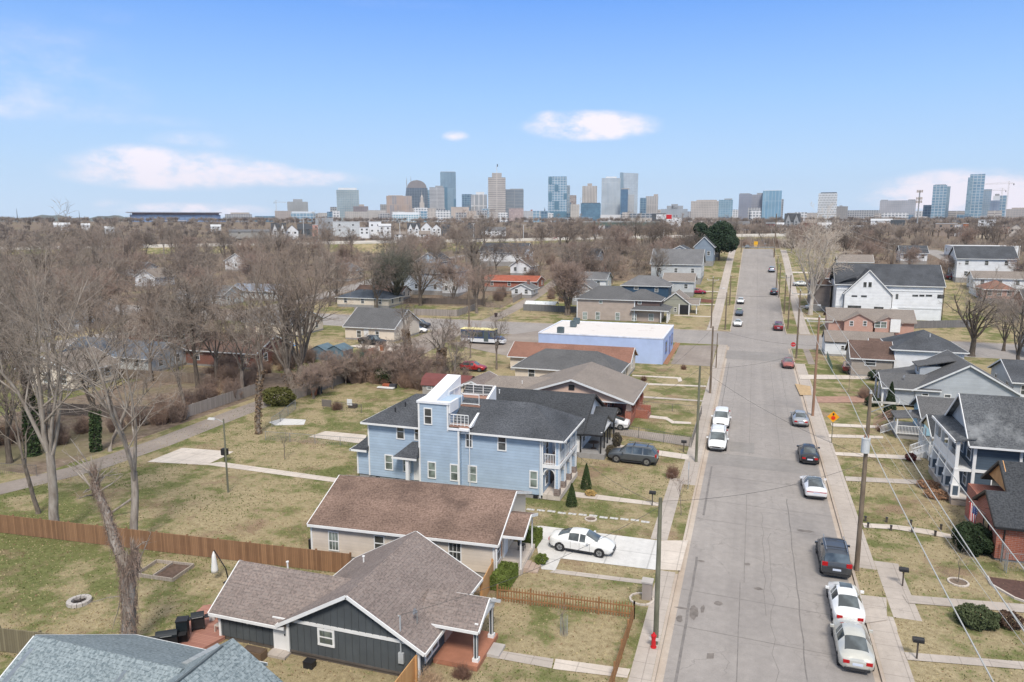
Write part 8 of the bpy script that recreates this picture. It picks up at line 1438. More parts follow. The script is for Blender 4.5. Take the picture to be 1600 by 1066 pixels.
FHs = [(425, 447, 360, 350, 368, 620, WH, mC, 'gg', 'white house with twin small gables left of the grey apartment block'), (447, 466, 361, 352, 368, 630, WH, mC, 'g', 'white gabled house next to the twin gabled one'), (466, 488, 358, 350, 368, 650, DG, mC, 'x', 'dark house between the white gables and the grey block'), (494, 521, 342, 0, 365, 700, GR, RFL, 'f', 'grey flat roofed apartment block beyond the motorway'), (521, 562, 347, 0, 365, 690, plain((.5, .52, .53), .7), RFL, 'f', 'long pale grey flat roofed apartment block'), (484, 497, 352, 0, 364, 670, plain((.55, .3, .25), .7), RFL, 'f', 'narrow pink and teal building beside the grey block'), (562, 577, 356, 0, 367, 640, WH, RFL, 'f', 'low white garage right of the long pale block'), (577, 596, 347, 0, 366, 650, WH, RFL, 'f', 'white flat roofed townhouse, left of the rounded one'), (592, 611, 353, 350, 367, 645, WH, RFL, 'x', 'white townhouse with sloping right end'),
    (637, 656, 357, 350, 365, 700, WH, mC, 'gg', 'white house with two steep gables in the middle of the far slope'), (658, 675, 356, 348, 365, 710, WH, mC, 'g', 'white gabled house right of the two steep gables'), (675, 689, 357, 351, 366, 705, WH, mC, 'g', 'smaller white gabled house on the far slope'), (690, 703, 354, 351, 365, 700, DG, mC, 'x', 'dark low house right of the white gables'), (725, 742, 356, 347, 367, 690, DG, mC, 'g', 'black gabled house below the white cylinder tower'), (752, 770, 360, 355, 367, 730, WH, SH_GREY, 'x', 'white low house below the tan tower'), (770, 790, 360, 355, 367, 740, WH, SH_GREY, 'x', 'second white low house below the tan tower'), (616, 636, 366, 362, 374, 600, WH, SH_TAUPE, 'x', 'pale low house half hidden by woods'), (655, 672, 366, 361, 374, 590, WH, SH_TAUPE, 'x', 'cream low house half hidden by woods'),
    (165, 178, 358, 354, 364, 800, WH, RFL, 'x', 'white house on the far left slope'), (86, 108, 352, 348, 356, 1000, WH, RFL, 'x', 'long white building far left on the horizon'), (128, 140, 352, 349, 356, 1000, WH, RFL, 'x', 'small white building far left on the horizon'), (330, 345, 354, 351, 358, 900, WH, RFL, 'x', 'white building in front of the stadium'), (360, 420, 362, 359, 367, 640, plain((.3, .29, .27), .8), SH_GREY, 'x', 'long low grey building left of the white gables'),
    (928, 945, 352, 0, 357, 900, WH, RFL, 'f', 'small white building under the pale tower'), (945, 962, 352, 0, 357, 900, DG, RFL, 'f', 'dark low building under the pale tower'), (985, 1018, 341, 0, 356, 950, plain((.42, .39, .35), .7), RFL, 'f', 'beige office block under the parking deck'), (1018, 1040, 334, 0, 354, 1000, DG, RFL, 'f', 'dark low block behind the billboard'), (1040, 1064, 341, 0, 355, 900, WH, RFL, 'f', 'white building right of the billboard'), (1118, 1142, 350, 346, 357, 850, WH, SH_GREY, 'x', 'pale low house left of the street axis'), (1143, 1170, 350, 346, 357, 850, plain((.45, .45, .46), .7), SH_GREY, 'x', 'grey low house left of the street axis'), (1197, 1210, 350, 347, 356, 800, plain((.4, .07, .05), .7), SH_GREY, 'x', 'small red building at the end of the street axis'), (1212, 1230, 351, 348, 357, 800, WH, RFL, 'x', 'white low building right of the street axis'),
    (1226, 1249, 345, 335, 353, 760, plain((.3, .31, .32), .7), mC, 'gg', 'grey brick house with twin pointed gables'), (1258, 1275, 348, 343, 353, 800, B_DK, SH_TAUPE, 'x', 'brown house right of the twin gables'), (1278, 1298, 352, 348, 356, 800, WH, RFL, 'x', 'pale low house under the chequered tower'), (1328, 1360, 353, 0, 361, 760, WH, RFL, 'f', 'long white low building on the right hand slope'), (1362, 1392, 345, 342, 350, 900, WH, RFL, 'x', 'pale wide building under the grey hotel'), (1392, 1412, 344, 0, 355, 850, DG, RFL, 'f', 'dark glassed building under the grey hotel'), (1463, 1492, 350, 347, 363, 650, plain((.3, .24, .2), .7), RFL, 'f', 'brown building with white roof on the right hand slope'), (1492, 1506, 352, 0, 365, 650, WH, RFL, 'f', 'white balconied block next to the brick stair tower'), (1504, 1511, 350, 0, 368, 645, plain((.33, .14, .08), .8), RFL, 'f', 'narrow brick stair tower on the right hand slope'), (1530, 1553, 344, 0, 353, 700, WH, RFL, 'f', 'white cubic house on the right hand hill'), (1553, 1575, 354, 0, 359, 680, B_DK, DG, 'f', 'dark brick low building right of the cubic house'), (1577, 1598, 358, 351, 363, 640, plain((.5, .45, .4), .7), SH_GREY, 'g', 'cream gabled house at the far right'), (1518, 1548, 362, 358, 367, 600, plain((.5, .43, .34), .7), SH_TAUPE, 'x', 'tan low building under the cubic house')]
for f in FHs: farhouse(*f[:10])
r_ = random.Random(77)
# ---------------------------------------------------------------- skyline
def tower(u0, u1, vt, d, mat_, label, caps=(), vb=352, dep=None, yaw=0, cat='tower', shape=None, name='tower', roofm=None):
 c = AD((u0 + u1) / 2, vb, d); fwd = (c - Vector((0, 0, H))).dot(FW); k = fwd / F; w = (u1 - u0) * k / (1 if not yaw else math.cos(yaw) + math.sin(abs(yaw)) * .8); h_ = (vb - vt) * k; dep = dep or w * .8; ang = math.atan2(-c.x, c.y) + yaw
 o = thing(name, label, cat, None, (c.x, c.y, c.z), ang); mb = MB()
 if shape == 'round': mb.cyl((0, w / 2), w / 2, -20, h_, 20)
 elif shape == 'slant': mb.hexa([(-w / 2, 0, -20), (w / 2, 0, -20), (w / 2, dep, -20), (-w / 2, dep, -20)], [(-w / 2, 0, h_), (w / 2, 0, h_ - 3), (w / 2, dep, h_ - 8), (-w / 2, dep, h_)]); mb.quad([(-w / 2, -.4, -20), (-w * .12, -.4, -20), (-w * .32, -.4, h_), (-w / 2, -.4, h_)], 1)
 elif shape: mb.hexa([(x * w, y * w, -20) for x, y in shape], [(x * w, y * w, h_) for x, y in shape])
 else: mb.box(-w / 2, w / 2, 0, dep, -20, h_)
 mb.build('facade', mat_, o)
 for cp_ in caps:
  a, b2, v_, m_ = cp_[:4]; mb = MB(); base_v = cp_[4] if len(cp_) > 4 else vt; um = (u0 + u1) / 2; mb.box((a - um) * k, (b2 - um) * k, dep * .2, dep * .75, (vb - base_v) * k + .02, (vb - v_) * k); mb.build('roof_block', m_, o)
 return o, k, w, h_, dep
fG = lambda frame, g1, g2, cw=5, ch=4, mo=1.2, r_=.3, off=0: facade(frame, g1, g2, cw, ch, mo, r_, off)
cSTONE = (.4, .35, .31); GLB = (.1, .19, .27); GLL = (.25, .36, .44)
TANF = fG((.5, .46, .42), (.25, .23, .22), (.3, .28, .27), 60, 5.5, 2.4); GREYF = fG((.4, .4, .4), (.12, .13, .15), (.17, .18, .2), 6, 6, 2.2); WHF = fG((.66, .66, .66), (.2, .22, .24), (.28, .3, .32), 7, 6, 2.4); BLG = fG((.24, .32, .38), GLB, (.05, .11, .18), 8, 7, 1.1, .15); LGL = fG((.42, .48, .52), (.2, .32, .42), (.13, .24, .34), 8, 7, 1.6, .15)
capG = plain((.3, .31, .32), .8, .05, .1); capW = plain((.62, .63, .64), .8, .05, .1); capT = plain((.38, .33, .29), .8, .05, .1)
tower(354, 393, 335, 2100, GREYF, 'beige ribbed office block right of the stadium', [(362, 390, 332.5, capT)], cat='office block'); tower(431, 455, 330, 2200, fG((.42, .36, .33), (.25, .22, .2), (.3, .27, .25)), 'low pinkish stone block left of the grey boxy tower', cat='office block'); tower(400, 431, 338, 2300, BLG, 'low blue glass building behind the tower crane', cat='office block'); tower(451, 482, 316, 2300, fG((.33, .34, .34), (.27, .28, .28), (.3, .31, .31), 2.5, 60, .8), 'plain grey boxy tower at the left of the skyline', [(460, 474, 312, capG)]); tower(456, 493, 333, 1900, LGL, 'low blue glazed hall with pale curved roof in front of the grey boxy tower', [(457, 492, 331, capW)], cat='office block')
tower(528, 562, 298, 2200, fG((.38, .42, .42), (.25, .32, .35), (.2, .28, .33), 5, 5, 1.1), 'square greenish glass tower with pale flat crown', [(531, 559, 294.5, capW)]); tower(517, 530, 324, 2250, GREYF, 'low grey block touching the greenish glass tower', cat='office block'); tower(553, 576, 323, 2150, fG((.26, .22, .22), (.16, .15, .16), (.2, .18, .18)), 'low brown office block right of the greenish tower', [(562, 570, 320, capT)], cat='office block')
for (a, b2, v_) in ((498, 530, 333), (540, 575, 331), (575, 604, 329)): tower(a, b2, v_, 2000, fG((.48, .45, .41), (.3, .28, .27), (.36, .34, .32)), 'pale low stone office range at the foot of the skyline, roof level row %d' % v_ if False else {498: 'pale low stone range left below the greenish tower', 540: 'pale low stone range below the brown office block', 575: 'pale stone range left of the orange striped block'}[a], cat='office block')
tower(605, 644, 307, 2250, fG((.4, .33, .28), (.4, .3, .24), (.25, .25, .27), 7, 60, 1.6), 'broad block with orange and grey vertical stripes', [(608, 630, 306, capT)]); tower(595, 606, 320, 2300, GREYF, 'small grey block left of the orange striped one', cat='office block')
tower(613, 656, 335, 1800, fG((.62, .65, .67), (.2, .36, .44), (.25, .4, .47), 6, 5, 1.8), 'low white and blue glazed building with pale roof below the domed tower', [(614, 655, 332, capW)], cat='office block')
# the dark tower with rounded crown and two spires
o, k, w, h_, dep = tower(636, 669, 295, 2450, fG((.2, .23, .25), (.08, .11, .15), (.06, .09, .13), 8, 5, 1.2), 'dark tower with stepped rounded crown and two thin spires')
mb = MB(); n = 8; mb.hexa([(w * .46 * math.cos(math.pi * i / n), 0, h_ + 26 * k * 1.0 * math.sin(math.pi * i / n) * .46) for i in range(n + 1)], [(w * .46 * math.cos(math.pi * i / n), dep, h_ + 26 * k * math.sin(math.pi * i / n) * .46) for i in range(n + 1)]); mb.build('rounded_crown', plain((.24, .22, .22), .6, .1, .05), o)
for u, v_ in ((636.8, 278), (643.5, 276)): x = (u - 652.5) * k; mb = MB(); mb.tube([(x, dep / 2, h_ * .6), (x, dep / 2, h_ + (292 - v_) * k * .8), (x, dep / 2, (352 - v_) * k)], [1.6, 1.1, .2], 6); mb.build('spire', capG, o, uv=False)
mb = MB(); mb.hexa([(-w * .5, 0, h_ * .45), (-w * .5 - 9, dep / 2, h_ * .45), (-w * .5, dep, h_ * .45)], [(-w * .5, 0, h_ * 1.02), (-w * .5 + .1, dep / 2, h_ * 1.02), (-w * .5, dep, h_ * 1.02)]); mb.build('side_fin', plain((.2, .26, .3), .4), o, uv=False)
# capitol: stone base and cupola
o, k, w, h_, dep = tower(645, 690, 326, 2150, fG((.46, .42, .38), (.35, .32, .3), (.4, .37, .34), 9, 12, 4), 'long stone hall with columned front and slender cupola tower', cat='capitol building')
mb = MB(); cx_ = (660 - 667.5) * k; mb.box(cx_ - 3.6 * k, cx_ + 3.6 * k, 5, 5 + 7.2 * k, h_, h_ + 9 * k); mb.cyl((cx_, 5 + 3.6 * k), 2.4 * k, h_ + 9 * k, h_ + 17 * k, 12); mb.cyl((cx_, 5 + 3.6 * k), 2.2 * k, h_ + 17 * k, h_ + 21 * k, 12, 0, .3 * k); mb.cyl((cx_, 5 + 3.6 * k), .5 * k, h_ + 21 * k, h_ + 28 * k, 6, 0, .1); mb.build('cupola', plain((.46, .42, .38), .8, .08, .05), o)
tower(672, 695, 294, 2350, fG((.46, .46, .46), (.2, .21, .23), (.25, .26, .28), 60, 4.2, 1.9), 'grey tower with horizontal white floor bands', [(681, 693, 291.5, capG)]); tower(669, 676, 298, 2500, LGL, 'sliver of pale glass tower behind the banded one')
o, k, w, h_, dep = tower(689, 713, 271, 2500, fG((.3, .38, .43), (.2, .29, .36), (.16, .24, .31), 5, 60, .4, .12), 'tallest slim blue glass slab left of the tan tower', [(690, 712, 270, capG)])
for bb in ((-w * .48, -w * .05, -.6, 0, 0, h_ * .72), (w * .36, w * .5, -.5, 0, 0, h_ * .5)): mb = MB(); mb.box(*bb); mb.build('darker_glass', plain((.1, .19, .26), .2, .1, .05), o)
tower(722, 738, 304.5, 2500, BLG, 'blue green glass block left of the white round topped tower'); tower(705, 733, 324, 2000, fG((.5, .42, .36), (.4, .34, .3), (.44, .38, .33)), 'peach coloured low stone building below the slim slab', cat='office block'); tower(733, 752, 330, 1950, fG((.5, .43, .37), (.4, .34, .3), (.44, .38, .33)), 'smaller peach stone block beside it', cat='office block')
tower(736, 761, 305, 2350, fG((.55, .55, .55), (.3, .32, .34), (.36, .37, .39), 14, 60, 3.5), 'white ribbed tower with a round restaurant on top', [(744, 757, 301, capW)]); o = bpy.data.objects[-1] if False else None
tower(763, 790, 279, 2250, TANF, 'tall tan stone tower with smaller top block and flag', [(769, 784, 272, TANF), (776, 777, 262, capW, 272)]); c_ = AD(778, 258.5, 2252); fl_ = thing('rooftop_flag', 'tiny dark flag high above the tan tower', 'flag', None, tuple(c_)); mb = MB(); mb.box(-3.2, 0, -.1, .1, -4, 3.5); mb.build('cloth', DG, fl_, uv=False)
tower(790, 818, 297, 2300, fG((.3, .31, .32), (.13, .17, .21), (.17, .21, .25), 60, 4.5, 1.6), 'grey banded office tower right of the tan tower', [(797, 817, 296, capG)]); tower(795, 818, 326, 2150, fG((.36, .27, .25), (.5, .42, .4), (.3, .25, .25)), 'low brown and white blocks below the banded office tower', cat='office block'); tower(818, 846, 330, 2100, fG((.48, .48, .48), (.3, .31, .33), (.35, .36, .38)), 'low pale grey blocks right of the banded office tower', [(829, 832, 328, plain((.3, .1, .07), .8))], cat='office block')
c_ = AD(850.5, 345, 2000); o = thing('church', 'thin dark church spire left of the jagged glass tower', 'church', None, tuple(c_)); mb = MB(); mb.box(-8, 8, 0, 20, -15, 8); mb.build('nave', DG, o); mb = MB(); mb.hexa([(-3.5, 0, 8), (3.5, 0, 8), (3.5, 7, 8), (-3.5, 7, 8)], [(-3, 0, 16), (3, 0, 16), (3, 7, 16), (-3, 7, 16)]); mb.tube([(0, 3.5, 16), (0, 3.5, 35)], [3.5, .1], 6); mb.build('spire', DG, o)
o, k, w, h_, dep = tower(856, 885, 277.5, 2150, LGL, 'tall jagged pale glass tower with dark recessed corners', [(883, 890, 291, fG((.3, .3, .3), GLB, GLL), 333)])
for (a, b2, t_, bt) in ((857, 862, 279, 289), (866, 872, 290, 300), (857, 862, 302, 315), (866, 873, 315, 328), (880, 885, 303, 312), (860, 885, 331, 340)): mb = MB(); mb.box((a - 870.5) * k, (b2 - 870.5) * k, -.9, 0, (352 - bt) * k, (352 - t_) * k); mb.build('recessed_glass', plain((.1, .2, .27), .25, .1, .05), o)
tower(890, 900, 306, 2350, fG((.3, .25, .23), (.45, .42, .4), (.2, .18, .18), 6, 5, 2), 'narrow brown tower with white side', [(898, 900, 306.5, capW, 332)]); tower(891, 905, 320, 2200, fG((.6, .57, .52), (.4, .38, .36), (.45, .42, .4)), 'pale stone block in front of the narrow brown tower', cat='office block'); tower(885, 892, 317, 2250, BLG, 'sliver of dark glass right of the jagged tower')
tower(909, 932, 292, 2300, fG((.56, .52, .47), (.25, .23, .22), (.3, .28, .27), 4.5, 60, 2.2), 'cream tower with fine vertical stripes', [(917, 924, 288, capT)]); tower(907, 938, 318.5, 2050, fG((.12, .2, .25), (.1, .2, .28), (.06, .13, .2), 6, 5, .8), 'wide dark teal glass office block with brown roof line', [(908, 937, 317.5, DG)])
tower(939, 968, 280, 2150, fG((.5, .52, .53), (.38, .43, .47), (.33, .39, .44), 4, 60, .9), 'tall pale grey tower with vertical ribs', [(945, 962, 277.5, capW)]); tower(938, 971, 336, 2000, plain((.6, .6, .6), .7, .05, .05), 'white windowless podium below the pale ribbed tower', cat='office block')
o, k, w, h_, dep = tower(967, 995, 271.5, 2350, fG((.5, .54, .57), (.38, .44, .49), (.34, .4, .46), 5, 5, .7), 'tall pale glass tower with a slanted dark edge', shape='slant'); o.children[0].data.materials.append(plain((.22, .3, .36), .3, .08, .05)); [setattr(p_, 'material_index', 1) for p_ in [o.children[0].data.polygons[-1]]]
tower(969, 980, 297, 2100, fG((.1, .18, .26), (.08, .16, .25), (.06, .12, .2), 5, 5, .5), 'dark blue glass tower in front of the slanted one', [(970, 982, 295.5, capT)]); tower(980, 990, 305, 2120, fG((.46, .46, .45), (.35, .37, .39), (.38, .4, .42)), 'narrow pale tower beside the dark blue one'); tower(999, 1009, 310, 2250, BLG, 'blue glass tower left of the tan ribbed pair'); tower(1008, 1027, 307.5, 2280, fG((.46, .43, .4), (.32, .31, .3), (.37, .35, .34), 7, 60, 2.4), 'tan ribbed tower with lower left step', [(1020, 1026.5, 304.5, capT)])
tower(970, 1019, 334, 1950, fG((.36, .37, .38), (.07, .1, .13), (.1, .13, .16), 11, 6, 2.2), 'long open parking deck below the slanted tower', cat='parking garage'); tower(1032, 1073, 327, 2100, fG((.34, .37, .4), (.28, .31, .34), (.3, .33, .36)), 'grey stepped hall with terraces left of the beige hotel', [(1041, 1066, 322, capG), (1048, 1058, 319.5, capG)], cat='office block')
tower(1079, 1122, 315, 1950, fG((.46, .42, .38), (.24, .22, .21), (.28, .26, .25), 4, 4.2, 1.8), 'wide beige hotel with a regular window grid', [(1087, 1118, 313, capT)]); tower(1122, 1143, 313, 1950, fG((.3, .4, .46), (.14, .25, .34), (.2, .32, .4), 6, 4.5, 1.2), 'blue and beige block attached to the wide hotel', [(1130, 1142, 311, capG)])
tower(1153, 1172, 304, 2000, fG((.27, .27, .31), (.2, .23, .29), (.22, .25, .31), 4, 4.5, 1.2), 'blue brown hotel block, left part of the group in front of the street axis', [(1154, 1169, 303, capG)]); tower(1169, 1191, 305, 2010, fG((.31, .3, .33), (.2, .23, .28), (.24, .26, .3), 4, 4.5, 1.4), 'purple grey hotel block in the middle of the street axis group', [(1180, 1191, 302.5, capG)]); tower(1190, 1218, 299, 1990, fG((.3, .42, .5), (.16, .3, .42), (.22, .36, .46), 8, 60, 1.6), 'bright blue glass hotel at the end of the street axis', [(1191, 1216, 298, capW)]); tower(1217, 1222, 312, 2050, GREYF, 'grey edge block right of the blue glass hotel', cat='office block')
tower(1277, 1304, 303, 1900, fG((.6, .62, .63), (.1, .11, .12), (.16, .17, .18), 3.2, 5.5, 2.0, .5, .5), 'tower with black and white chequered windows', [(1280, 1303, 301.5, DG)]); tower(1304, 1322, 323, 2000, fG((.3, .29, .28), (.2, .2, .2), (.24, .23, .23)), 'low grey brown block right of the chequered tower', [(1310, 1314, 321.5, capG)], cat='office block')
tower(1375, 1425, 314, 2000, fG((.4, .39, .4), (.28, .3, .34), (.31, .32, .36), 4, 4.2, 1.5), 'wide grey hotel with darker centre on the right', [(1376, 1386, 312.5, capG), (1414, 1424, 312.5, capG)]); tower(1378, 1416, 333, 1850, WHF, 'low white building in front of the wide grey hotel', cat='office block')
tower(1454, 1473, 290.5, 2200, LGL, 'blue glass tower left of the cloud backed pair', [(1456, 1471, 289.5, capG)]); tower(1470, 1479, 292.5, 2205, fG((.3, .38, .43), (.22, .31, .38), (.18, .27, .34), 5, 5, .5), 'lower right half of the blue glass tower'); tower(1441, 1454, 321, 2250, BLG, 'low dark blue block left of the blue glass tower', cat='office block')
tower(1510, 1530, 274, 2150, LGL, 'tallest slim glass tower at the right of the skyline'); tower(1506, 1512, 279, 2140, fG((.24, .33, .38), GLL, GLB), 'slightly lower left edge of the tallest right hand tower'); tower(1529, 1543, 297, 2180, fG((.34, .4, .45), (.24, .32, .4), (.2, .28, .36), 4, 5, .9), 'shorter glass tower right of the tallest right hand one'); tower(1545, 1558, 314, 2100, fG((.3, .34, .4), (.2, .26, .36), (.24, .3, .4), 5, 5, .8), 'blue tower under the white dome', [(1548, 1557, 307, capW), (1550, 1556, 304, capG, 307)]); tower(1556, 1568, 306.5, 2120, LGL, 'pale glass tower with brown roof edge beside the dome')
tower(1573, 1606, 327, 1900, fG((.42, .38, .35), (.3, .29, .28), (.34, .32, .31)), 'low beige block at the right end of the skyline', [(1580, 1596, 325, capT)], cat='office block')
for i, (a, b2, v_, d) in enumerate(((1322, 1375, 329, 2300), (1425, 1452, 330, 2300), (1480, 1506, 330, 2250), (1060, 1080, 331, 2300), (1143, 1153, 328, 2300), (1230, 1276, 333, 2400), (492, 528, 334, 2350), (846, 856, 336, 2200), (1027, 1036, 328, 2300))): tower(a, b2, v_, d, (GREYF, WHF, TANF)[i % 3], 'low filler block of the skyline ' + ('between the chequered tower and the grey hotel', 'right of the grey hotel', 'between the two right hand glass towers', 'left of the beige hotel', 'between beige hotel and street axis hotels', 'left of the chequered tower', 'between grey boxy tower and greenish tower', 'by the thin church spire', 'right of the tan ribbed tower')[i], cat='office block')
fr_ = random.Random(61)
for i in range(46):
 u = fr_.choice((fr_.uniform(470, 1060), fr_.uniform(590, 860), fr_.uniform(1060, 1600))); w_ = fr_.uniform(9, 24); o_ = tower(u, u + w_, fr_.uniform(325, 339), fr_.uniform(1750, 2050), fr_.choice((GREYF, WHF, TANF, LGL, BLG, GREYF)), 'low block at the foot of the skyline', cat='office block')[0]; o_['group'] = 'low blocks at the foot of the skyline'
# stadium
c_ = AD(281, 349, 2300); o = thing('stadium', 'long low blue stadium with a thin flat roof at the left of the skyline', 'stadium', None, tuple(c_), math.atan2(-c_.x, c_.y)); k = (c_ - Vector((0, 0, H))).dot(FW) / F
mb = MB(); mb.box(-69 * k, 60 * k, 0, 90, -20, 13 * k); mb.box(60 * k, 72 * k, 0, 80, -20, 7 * k); mb.build('stand', fG((.13, .19, .32), (.2, .28, .42), (.1, .14, .26), 14, 9, 2.5), o); mb = MB(); mb.box(-74 * k, 62 * k, -8, 95, 16 * k, 17.2 * k); mb.build('roof', plain((.3, .31, .36), .7), o); mb = MB(); mb.box(-66 * k, 58 * k, 6, 80, 13 * k, 16 * k); mb.build('upper_stand', plain((.24, .13, .14), .8, .2, .02), o)
mb = MB(); mb.box(-40 * k, 10 * k, -1.5, 0, 3.6 * k, 4.4 * k); mb.build('pale_band', capW, o)
def crane(u, vb, vt, jib, d, label, lat=1.0, m_=None, cj=.22):
 c = AD(u, vb, d); k = (c - Vector((0, 0, H))).dot(FW) / F; h_ = (vb - vt) * k; o = thing('tower_crane', label, 'crane', None, tuple(c), math.atan2(-c.x, c.y)); m_ = m_ or plain((.4, .36, .3), .7)
 mb = MB(); t = lat
 for x, y in ((-t, -t), (t, -t), (t, t), (-t, t)): mb.bar((x, y, 0), (x, y, h_), .35)
 n = int(h_ / 6)
 for i in range(n): mb.bar((-t, -t, h_ * i / n), (t, -t, h_ * (i + 1) / n), .22)
 mb.build('mast', m_, o, uv=False); mb = MB(); x0, x1 = -jib * k * cj if jib > 0 else -jib * k * cj, jib * k; y = 0; hh = h_ - 6 * lat; mb.bar((x0, 0, hh), (x1, 0, hh), .9, .5); mb.bar((0, 0, hh + 4), (x1, 0, hh + .8), .3); mb.bar((0, 0, hh + 4), (x0, 0, hh + .8), .3); mb.build('jib', m_, o, uv=False); mb = MB(); mb.box(min(x0, x0 * .8), max(x0, x0 * .8), -1.2, 1.2, hh - 3.5, hh); mb.build('counterweight', DG, o, uv=False)
crane(432, 334, 313, 15, 2000, 'small tower crane at the left of the skyline'); crane(1572, 330, 284, -32, 2050, 'taller of the two cranes at the right end of the skyline'); crane(1564.5, 312, 294, -24, 2080, 'shorter crane behind the taller one at the right end'); crane(907, 330, 309, 3, 2200, 'small crane between the brown tower and the cream striped tower')
c_ = AD(1433, 349, 800); o = thing('cell_tower', 'slender mast with three tiers of antennas on the right', 'antenna mast', None, tuple(c_)); k = (c_ - Vector((0, 0, H))).dot(FW) / F; b_(o, 'mast', capG, ('c', (0, 0), .55, 0, 50 * k, 8))
for vz in (47, 36, 31): b_(o, 'antennas', capT, *[('b', x, x + .8, -1, -.2, vz * k, (vz + 4) * k) for x in (-2.6, -1.3, .3, 1.6)], ('b', -2.8, 2.6, -.2, .2, (vz + 1.5) * k, (vz + 2) * k))
c_ = AD(1037, 361, 620); o = thing('billboard', 'white and red billboard on a single pole below the skyline', 'billboard', None, tuple(c_), math.atan2(-c_.x, c_.y)); k = (c_ - Vector((0, 0, H))).dot(FW) / F; b_(o, 'pole', capW, ('c', (0, 0), .5, -6, 18 * k, 10)); b_(o, 'board', plain((.66, .67, .68), .6, .03), ('b', -12 * k, 12 * k, -.4, .4, 18 * k, 25.5 * k)); b_(o, 'red_panel', RED, ('b', 3 * k, 11.6 * k, -.46, -.4, 18.4 * k, 25.1 * k)); b_(o, 'faint_lettering', plain((.35, .37, .4), .7, .3, .5), *[('b', (-10.5 + i * 1.35) * k, (-9.7 + i * 1.35) * k, -.44, -.4, 20.5 * k, 23.2 * k) for i in range(9)])
# green sign bridge over the motorway
c_ = AD(965, 366, 470); o = thing('overpass', 'dark green steel overpass above the motorway', 'bridge', None, tuple(c_), math.atan2(-c_.x, c_.y) + .1); b_(o, 'beam', plain((.09, .13, .11), .7), ('b', -22, 26, 0, 6, 5.2, 7.2)); b_(o, 'parapet', plain((.3, .31, .3), .7), ('b', -22, 26, -.2, 0, 7.2, 8.0)); [b_(o, 'pier', mCONC, ('b', x, x + 2, 1, 5, -4, 5.2)) for x in (-14, 4, 20)]
# distant hills
mb = MB(); hr_ = random.Random(21)
def hill(u0, u1, top, d, ph, label):
 mb = MB(); n = 60; P = []
 for i in range(n + 1):
  u = u0 + (u1 - u0) * i / n; s = math.sin(math.pi * i / n) ** .6; v = 346 - top * s * (.75 + .25 * math.sin(i * .5 + ph) + .1 * math.sin(i * 1.7 + ph)); P.append((AD(u, v, d), AD(u, 350, d - 900), AD(u, 350, d + 900)))
 for a, c in zip(P, P[1:]): mb.quad([a[1] - Vector((0, 0, 30)), c[1] - Vector((0, 0, 30)), c[0], a[0]]); mb.quad([a[0], c[0], c[2] - Vector((0, 0, 60)), a[2] - Vector((0, 0, 60))])
 o = mb.build('hills', plain((.12, .13, .11), 1, .3, .01, spec=.02), uv=False, smooth=True); struct(o, label)
hill(-150, 330, 10, 4600, 0, 'low wooded hills on the left horizon'); hill(250, 900, 5, 5200, 2, 'low hills behind the skyline'); hill(850, 1750, 7, 5000, 4, 'low hills on the right horizon')
for (u, v, h0, lb) in ((28, 330, 10, 'tiny dark spire on the left horizon'), (125, 333, 9, 'thin mast on the left horizon'), (205, 335, 8, 'second thin mast on the left horizon')):
 c_ = AD(u, 348, 1700); o = thing('mast', lb, 'mast', None, tuple(c_)); k = 1700 / F; b_(o, 'shaft', DG, ('c', (0, 0), 1.1, -4, (348 - v) * k, 6, 0, .2))
# haze
hb = MB(); hb.box(-3600, 3600, -150, 5600, -40, 300); hz_o = hb.build('haze', plain((1, 1, 1)), uv=False); hm = bpy.data.materials.new('haze'); hm.use_nodes = True; ht = hm.node_tree; ht.nodes.clear(); ho = ht.nodes.new('ShaderNodeOutputMaterial'); hv = ht.nodes.new('ShaderNodeVolumePrincipled'); hv.inputs['Color'].default_value = (.86, .92, 1, 1); hv.inputs['Density'].default_value = .00006; hv.inputs['Anisotropy'].default_value = .3; ht.links.new(hv.outputs[0], ho.inputs['Volume']); hz_o.data.materials.clear(); hz_o.data.materials.append(hm); tag(hz_o, 'thin pale blue haze over the whole town', 'haze', kind='stuff')
# ================================================================ the woods, one tree at a time
KEEP[:] = [k for k in KEEP if k != (-58, 60, 148, 186)] + [(-58, 60, 140, 186)]
def inview(x, y, z=8, m=60):
 p = Vector((x, y, z - H)); w = p.dot(FW)
 if w < 15: return False
 u = CX + F * p.dot(RT) / w; return -m < u < 1600 + m
TREES = []
def scatter(n, x0, x1, y0, y1, kinds, smin, smax, gap, label, group, seed):
 r = random.Random(seed); got = 0; tries = 0
 while got < n and tries < n * 60:
  tries += 1; x = r.uniform(x0, x1); y = r.uniform(y0, y1)
  if not inview(x, y) or not clear_of(x, y, 2): continue
  if any((x - a) ** 2 + (y - c_) ** 2 < gap * gap for a, c_ in TREES): continue
  TREES.append((x, y)); k = r.choice(kinds); s = r.uniform(smin, smax)
  put_tree(WOODS[k], 'bare_tree', label, (x, y), r.uniform(0, 6.28), (s * r.uniform(.9, 1.15), s * r.uniform(.9, 1.15), s), group); got += 1
 return got
cnt = []
cnt.append(scatter(19, -120, -65, 50, 110, (1, 3, 4, 0), .85, 1.2, 5.5, 'bare brown tree in the brush between the alley and the fenced yards', 'bare trees beside the alley', 1))
cnt.append(scatter(38, -300, -122, 60, 146, (0, 1, 2, 3), 1.0, 1.4, 8, 'bare tree among the houses on the far left', 'bare trees among the left hand houses', 2))
cnt.append(scatter(84, -330, -62, 170, 335, (0, 1, 2, 3, 4), .95, 1.35, 8, 'bare reddish brown tree in the woods left of the far alley', 'bare trees of the left hand woods', 3))
cnt.append(scatter(26, -57, -22, 212, 330, (0, 1, 2, 4), .8, 1.1, 6, 'bare brown tree behind the far houses left of the street', 'bare trees behind the far houses', 4))
